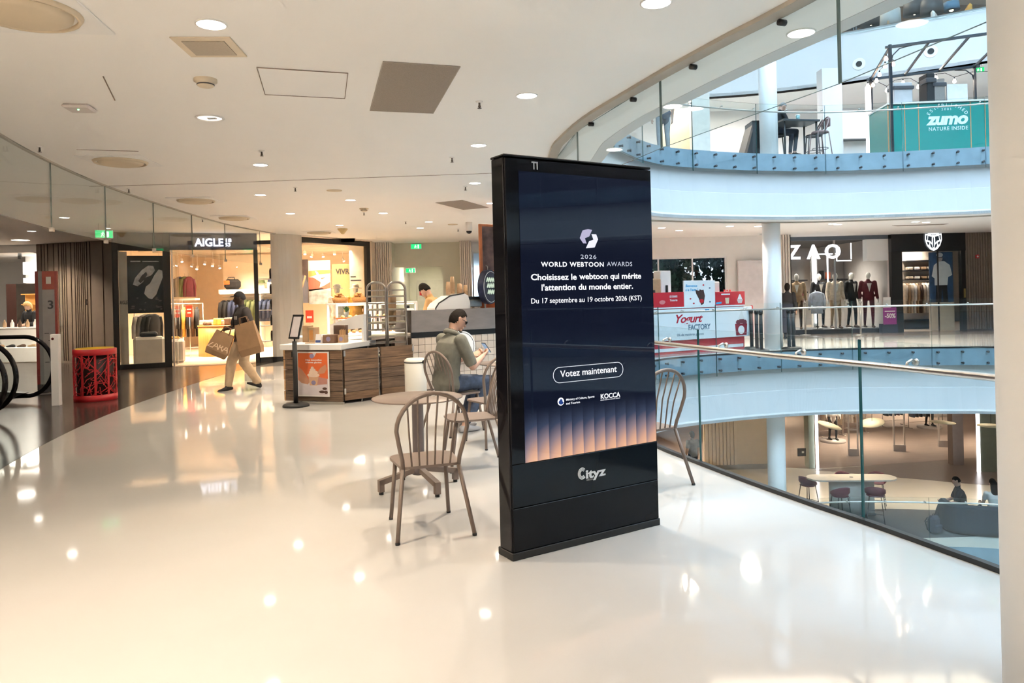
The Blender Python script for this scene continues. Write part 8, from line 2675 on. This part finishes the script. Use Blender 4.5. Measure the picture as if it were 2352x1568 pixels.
MB().box(-0.13, 0.13, -0.17, -0.10, 0.04, 0.26, 0.04).build('pocket', navy_cloth, t)
MB().tube([(-0.05, 0, 0.44), (-0.03, 0, 0.50), (0.03, 0, 0.50), (0.05, 0, 0.44)], 0.01, 6).build('handle', black_matte, t)
for sx in (-1, 1):
    MB().tube([(sx * 0.09, 0.10, 0.40), (sx * 0.11, 0.17, 0.28), (sx * 0.09, 0.11, 0.06)], 0.016, 6).build('strap', black_matte, t)
# ------------------------------------------------------------------ ceiling lamps and fittings
lamp_face = emis('lamp_face', (1.0, 0.93, 0.82), 9.0)
ring_m = mat('lamp_ring', (0.85, 0.83, 0.8), 0.35, var=0)
LME = {}


def downlight(x, y, z, r, label, power=18.0, col=WARM):
    t = thing('ceiling_downlight', label, 'ceiling light', (x, y, z), 0, 'round ceiling downlights')
    if r not in LME:
        a_ = MB().lathe([(r * 1.12, 0.0), (r * 1.12, -0.006), (r, -0.008), (r, -0.004)], 24, close=False).build('trim_ring', ring_m, t).data
        b_ = MB().lathe([(0.0, -0.003), (r, -0.003), (r, -0.005), (0.0, -0.005)], 24, close=False).build('diffuser', lamp_face, t).data
        LME[r] = (a_, b_)
    else:
        link('trim_ring', LME[r][0], t)
        link('diffuser', LME[r][1], t)
    if power > 0:
        light('downlight_glow', 'AREA', (x, y, z - 0.02), power, col, shape='DISK', size=2 * r, spread=R(125))
    return t


NEAR_P, FAR_P = 20.0, 30.0
for (px, py, lab) in ((485, 55, 'large glowing downlight above the square ceiling speaker'), (598, 378, 'downlight under the sprinkler left of the big dark grille'), (598, 447, 'downlight between the long ceiling joint and the shop sign'), (667, 490, 'downlight above the left edge of the large side window'),
                      (780, 517, 'downlight just above the cone-shaped ceiling detector'), (805, 459, 'downlight right below the blank round ceiling plate'), (880, 489, 'wide downlight right of the small smoke detector'), (985, 509, 'upper of the two downlights left of the dome camera'),
                      (965, 523, 'lower of the two downlights left of the dome camera'), (1210, 219, 'downlight right of the big dark ceiling grille'), (1099, 333, 'downlight above the top left corner of the totem'), (1091, 420, 'downlight left of the totem above the small dark grille'),
                      (1128, 466, 'downlight touching the left edge of the totem by the small grille'), (1507, 5, 'downlight cut by the top edge of the picture'), (1410, 342, 'downlight at the atrium edge just above the totem'), (1545, 243, 'downlight at the atrium edge above the upstairs person'), (1840, 75, 'downlight at the atrium edge near the top right')):
    p = at(px, py, CE)
    downlight(p.x, p.y, CE, 0.085, lab, NEAR_P if px < 1300 else 5.0, WARM if px < 1300 else (1, 0.84, 0.66))
p = at(47, 551, CE)
downlight(p.x, p.y, CE, 0.20, 'large bright downlight before the white shop at the far left', 60)
for i, (x, y) in enumerate(((-8.6, 14.2), (-7.9, 10.4), (-10.8, 16.6))):
    downlight(x, y, CE, 0.085, 'added fill downlight behind the hanging smoke screen above the dark floor, %s from the camera' % ['second', 'first', 'third'][i], 13)  # lamps added to brighten the dark floor zone and its slatted wall
for x in (-11.5, -8, -4.5, -1.2):
    for y in (-13, -10, -7, -4, -1, 2):
        light('rear_bounce_fill', 'AREA', (x, y, CE - 0.02), (70 if x < -4 else 40) * (0.6 if y > 0 else 1.4), WARM, shape='DISK', size=0.17, spread=R(125))  # unseen lamps added behind the camera, their floor bounce brightens the ceiling
for i, (px, py) in enumerate(((1520, 522), (1560, 529), (1676, 498), (1741, 519), (1911, 488), (1924, 508), (2102, 477), (2127, 494), (2305, 512))):
    p = at(px, py, CE)
    p = p * (max(p.y, 19.7 + 0.25 * (i % 2)) / p.y)
    downlight(p.x, p.y, CE, 0.10, 'downlight in the far ceiling across the atrium, %s from the left' % ['first', 'second', 'third', 'fourth', 'fifth', 'sixth', 'seventh', 'eighth', 'ninth'][i], FAR_P, (1, 0.86, 0.70))
# open downlight showing its lamp
p = at(482, 270, CE)
t = thing('ceiling_downlight', 'open white-rimmed downlight with its lamp showing below the smoke detector', 'ceiling light', (p.x, p.y, CE), 0)
MB().lathe([(0.125, 0.0), (0.128, -0.008), (0.11, -0.012), (0.105, -0.002)], 28, close=False).build('rim', ring_m, t)
MB().lathe([(0.105, -0.003), (0.0, -0.003)], 28, close=False).build('reflector', emis('soft_reflector', (1, 0.9, 0.75), 1.2), t)
MB().box(-0.02, 0.06, -0.02, 0.02, -0.012, -0.003).build('lamp', mid_grey, t)
# round-core air diffusers in square plates
cream_c = mat('cream_diffuser', (0.62, 0.52, 0.38), 0.6, var=0.02)
for i, (px, py, rz, lab) in enumerate(((55, 22, 8, 'large round air diffuser in a square plate at the top left corner'), (277, 369, 6, 'round air diffuser in a square plate below the wireless unit'), (450, 459, 4, 'round air diffuser left of the glowing shop letters'), (538, 499, 3, 'round air diffuser above the glowing shop letters'), (733, 533, 2, 'round air diffuser above the large side window'))):
    p = at(px, py, CE)
    t = thing('air_diffuser', lab, 'air vent', (p.x, p.y, CE), R(rz), 'round air diffusers')
    MB().box(-0.36, 0.36, -0.36, 0.36, -0.012, 0.0, 0.004).build('plate', white, t)
    MB().lathe([(0.30, -0.013), (0.285, -0.035), (0.27, -0.035), (0.27, -0.013)], 36, close=False).build('outer_ring', cream_c, t)
    MB().lathe([(0.0, -0.055), (0.20, -0.052), (0.245, -0.035), (0.25, -0.014)], 36, close=False).build('core', cream_c, t)
# square speaker, detectors, wireless unit
p = at(482, 107, CE)
t = thing('ceiling_speaker', 'square ceiling speaker with a grey grille below the large downlight', 'speaker', (p.x, p.y, CE), R(4))
MB().box(-0.19, 0.19, -0.19, 0.19, -0.010, 0.0, 0.003).build('frame', mat('cream_frame', (0.70, 0.60, 0.46), 0.5), t)
MB().box(-0.135, 0.135, -0.135, 0.135, -0.016, -0.010).build('grille', mat('speaker_grey', (0.42, 0.36, 0.28), 0.6, var=0.05, scale=80), t)
for i, (px, py, lab) in enumerate(((472, 182, 'stepped round smoke detector below the square speaker'), (836, 478, 'small smoke detector left of the wide downlight'))):
    p = at(px, py, CE)
    t = thing('smoke_detector', lab, 'smoke detector', (p.x, p.y, CE), 0)
    MB().lathe([(0.085, 0.0), (0.085, -0.02), (0.066, -0.025), (0.062, -0.05), (0.05, -0.058), (0.0, -0.06)], 24, close=False).build('housing', cream_c if i else mat('cream_frame', (0.70, 0.60, 0.46), 0.5), t)
    MB().lathe([(0.063, -0.038), (0.0645, -0.040), (0.0645, -0.046), (0.062, -0.048)], 24, close=False).build('slot', dark_grey, t)
p = at(787, 524, CE)
t = thing('smoke_detector', 'cone-shaped yellow-cream detector under the far ceiling', 'smoke detector', (p.x, p.y, CE), 0)
MB().lathe([(0.12, 0.0), (0.12, -0.03), (0.03, -0.14), (0.0, -0.145)], 20, close=False).build('cone', mat('yellow_cream', (0.62, 0.46, 0.22), 0.5), t)
MB().lathe([(0.13, 0.0), (0.13, -0.01), (0.11, -0.012)], 20, close=False).build('base', white_top, t)
p = at(183, 244, CE)
t = thing('wireless_unit', 'flat pale ceiling wireless unit with a green light', 'wireless unit', (p.x, p.y, CE), R(10))
MB().box(-0.11, 0.11, -0.11, 0.11, -0.035, 0.0, 0.02).build('case', mat('unit_grey', (0.66, 0.60, 0.58), 0.4), t)
MB().ball((0.0, -0.03, -0.035), 0.008).build('status_light', emis('status_green', (0.2, 1, 0.3), 3.0), t)
# perforated grilles
perf = mat('perforated_grille', (0.24, 0.20, 0.165), 0.55, var=0.15, scale=120)


def ceil_quad(pxs, nm, label, cat, mt, z=-0.006, th=0.006, rim=None):
    ps = [at(a_, b_, CE) for a_, b_ in pxs]
    ps = [p * (max(p.y, 20.4 + (p.y - 16) * 0.5) / p.y) if p.x > 5 else p for p in ps]
    ps = [V((p.x, p.y, CE)) for p in ps]
    c = sum(ps, V()) / len(ps)
    t = thing(nm, label, cat, (c.x, c.y, CE), 0)
    MB().prism([((p - c).x, (p - c).y) for p in ps], z, z + th).build('panel', mt, t)
    if rim:
        pts = [((p - c).x, (p - c).y, -0.004) for p in ps]
        for i_ in range(len(pts)):
            MB().tube([pts[i_], pts[(i_ + 1) % len(pts)]], 0.004, 4, sm=False).build('joint', rim, t)
    return t


line_m = mat('joint_line', (0.22, 0.17, 0.13), 0.7)
ceil_quad(((880, 140), (1057, 152), (995, 259), (850, 253)), 'ceiling_grille', 'large brown perforated ceiling grille in the middle', 'grille', perf, rim=mat('grille_rim', (0.35, 0.3, 0.26), 0.5))
ceil_quad(((1000, 465), (1062, 459), (1122, 476), (1064, 481)), 'ceiling_grille', 'smaller brown ceiling grille left of the totem top', 'grille', perf, rim=mat('grille_rim', (0.35, 0.3, 0.26), 0.5))
ceil_quad(((2048, 485), (2178, 478), (2165, 484), (2060, 489)), 'ceiling_grille', 'narrow grey grille in the far ceiling across the atrium', 'grille', perf)
ceil_quad(((590, 154), (799, 167), (792, 225), (609, 216)), 'access_panel', 'flush white access panel outlined by a thin joint', 'access panel', white, -0.003, 0.003, line_m)


def ceil_line(pts, label):
    ps = [at(a_, b_, CE) for a_, b_ in pts]
    t = tag(MB().tube([V((p.x, p.y, CE)) for p in ps], 0.006, 4, sm=False).build('ceiling_joint', line_m, None), label, 'ceiling joint')


ceil_line(((205, 428), (500, 420), (800, 409), (1143, 397)), 'long straight ceiling joint running across to the totem')
ceil_line(((237, 175), (264, 230)), 'short slanting ceiling joint left of the smoke detector')
ceil_line(((176, 343), (318, 347)), 'faint short ceiling joint above the second air diffuser')
# sprinklers
spm = mat('sprinkler_bronze', (0.10, 0.08, 0.065), 0.5)
SPM = None
for (px, py, lab) in ((91, 336, 'sprinkler nearest the left end of the smoke screen'), (296, 433, 'sprinkler above the green exit sign and smoke screen'), (601, 346, 'sprinkler just above the left middle downlight'), (678, 430, 'sprinkler left of the blank round plate'), (1101, 233, 'sprinkler between the big grille and the right downlight'), (1038, 361, 'sprinkler below the right side of the big grille'),
                      (1069, 428, 'sprinkler above the small brown grille'), (465, 503, 'sprinkler before the glowing shop letters'), (932, 508, 'sprinkler between the wide downlight and the corridor'), (836, 487, 'sprinkler right under the small smoke detector'), (1052, 526, 'sprinkler left of the dome camera far back')):
    p = at(px, py, CE)
    t = thing('sprinkler', lab, 'sprinkler', (p.x, p.y, CE), 0, 'ceiling sprinklers')
    if SPM is None:
        a_ = MB().lathe([(0.032, 0.0), (0.03, -0.006), (0.012, -0.012)], 16).build('rosette', ring_m, t).data
        b_ = MB().lathe([(0.009, -0.01), (0.009, -0.035), (0.014, -0.04), (0.006, -0.055), (0.020, -0.058), (0.018, -0.062), (0.0, -0.063)], 12, close=False).build('head', spm, t).data
        SPM = (a_, b_)
    else:
        link('rosette', SPM[0], t)
        link('head', SPM[1], t)
for (px, py, lab) in ((768, 437, 'blank round ceiling plate right of a sprinkler'), (1040, 515, 'blank round ceiling plate left of the dome camera')):
    p = at(px, py, CE)
    tag(MB().lathe([(0.12, 0.0), (0.118, -0.008), (0.0, -0.01)], 28, close=False).build('blank_plate', cream_c, None, (p.x, p.y, CE)), lab, 'ceiling plate')
# dome camera
p = atd(1077, 515, 17.0)
t = thing('dome_camera', 'white tube with a dark dome camera hanging from the ceiling', 'camera', (p.x, p.y, CE), 0)
MB().cyl((0, 0, 0), (0, 0, -0.20), 0.075, n=20).build('tube', white_top, t)
MB().ball((0, 0, -0.20), 0.068).build('dome', black_gloss, t)
bake_figures()
# ------------------------------------------------------------------ lettering fitted to its measured width, turned into meshes
bpy.context.view_layer.update()
for o, wd in WID:
    if o.dimensions.x > 1e-4:
        o.scale = (o.scale[0] * wd / o.dimensions.x, 1, 1)
bake_texts()
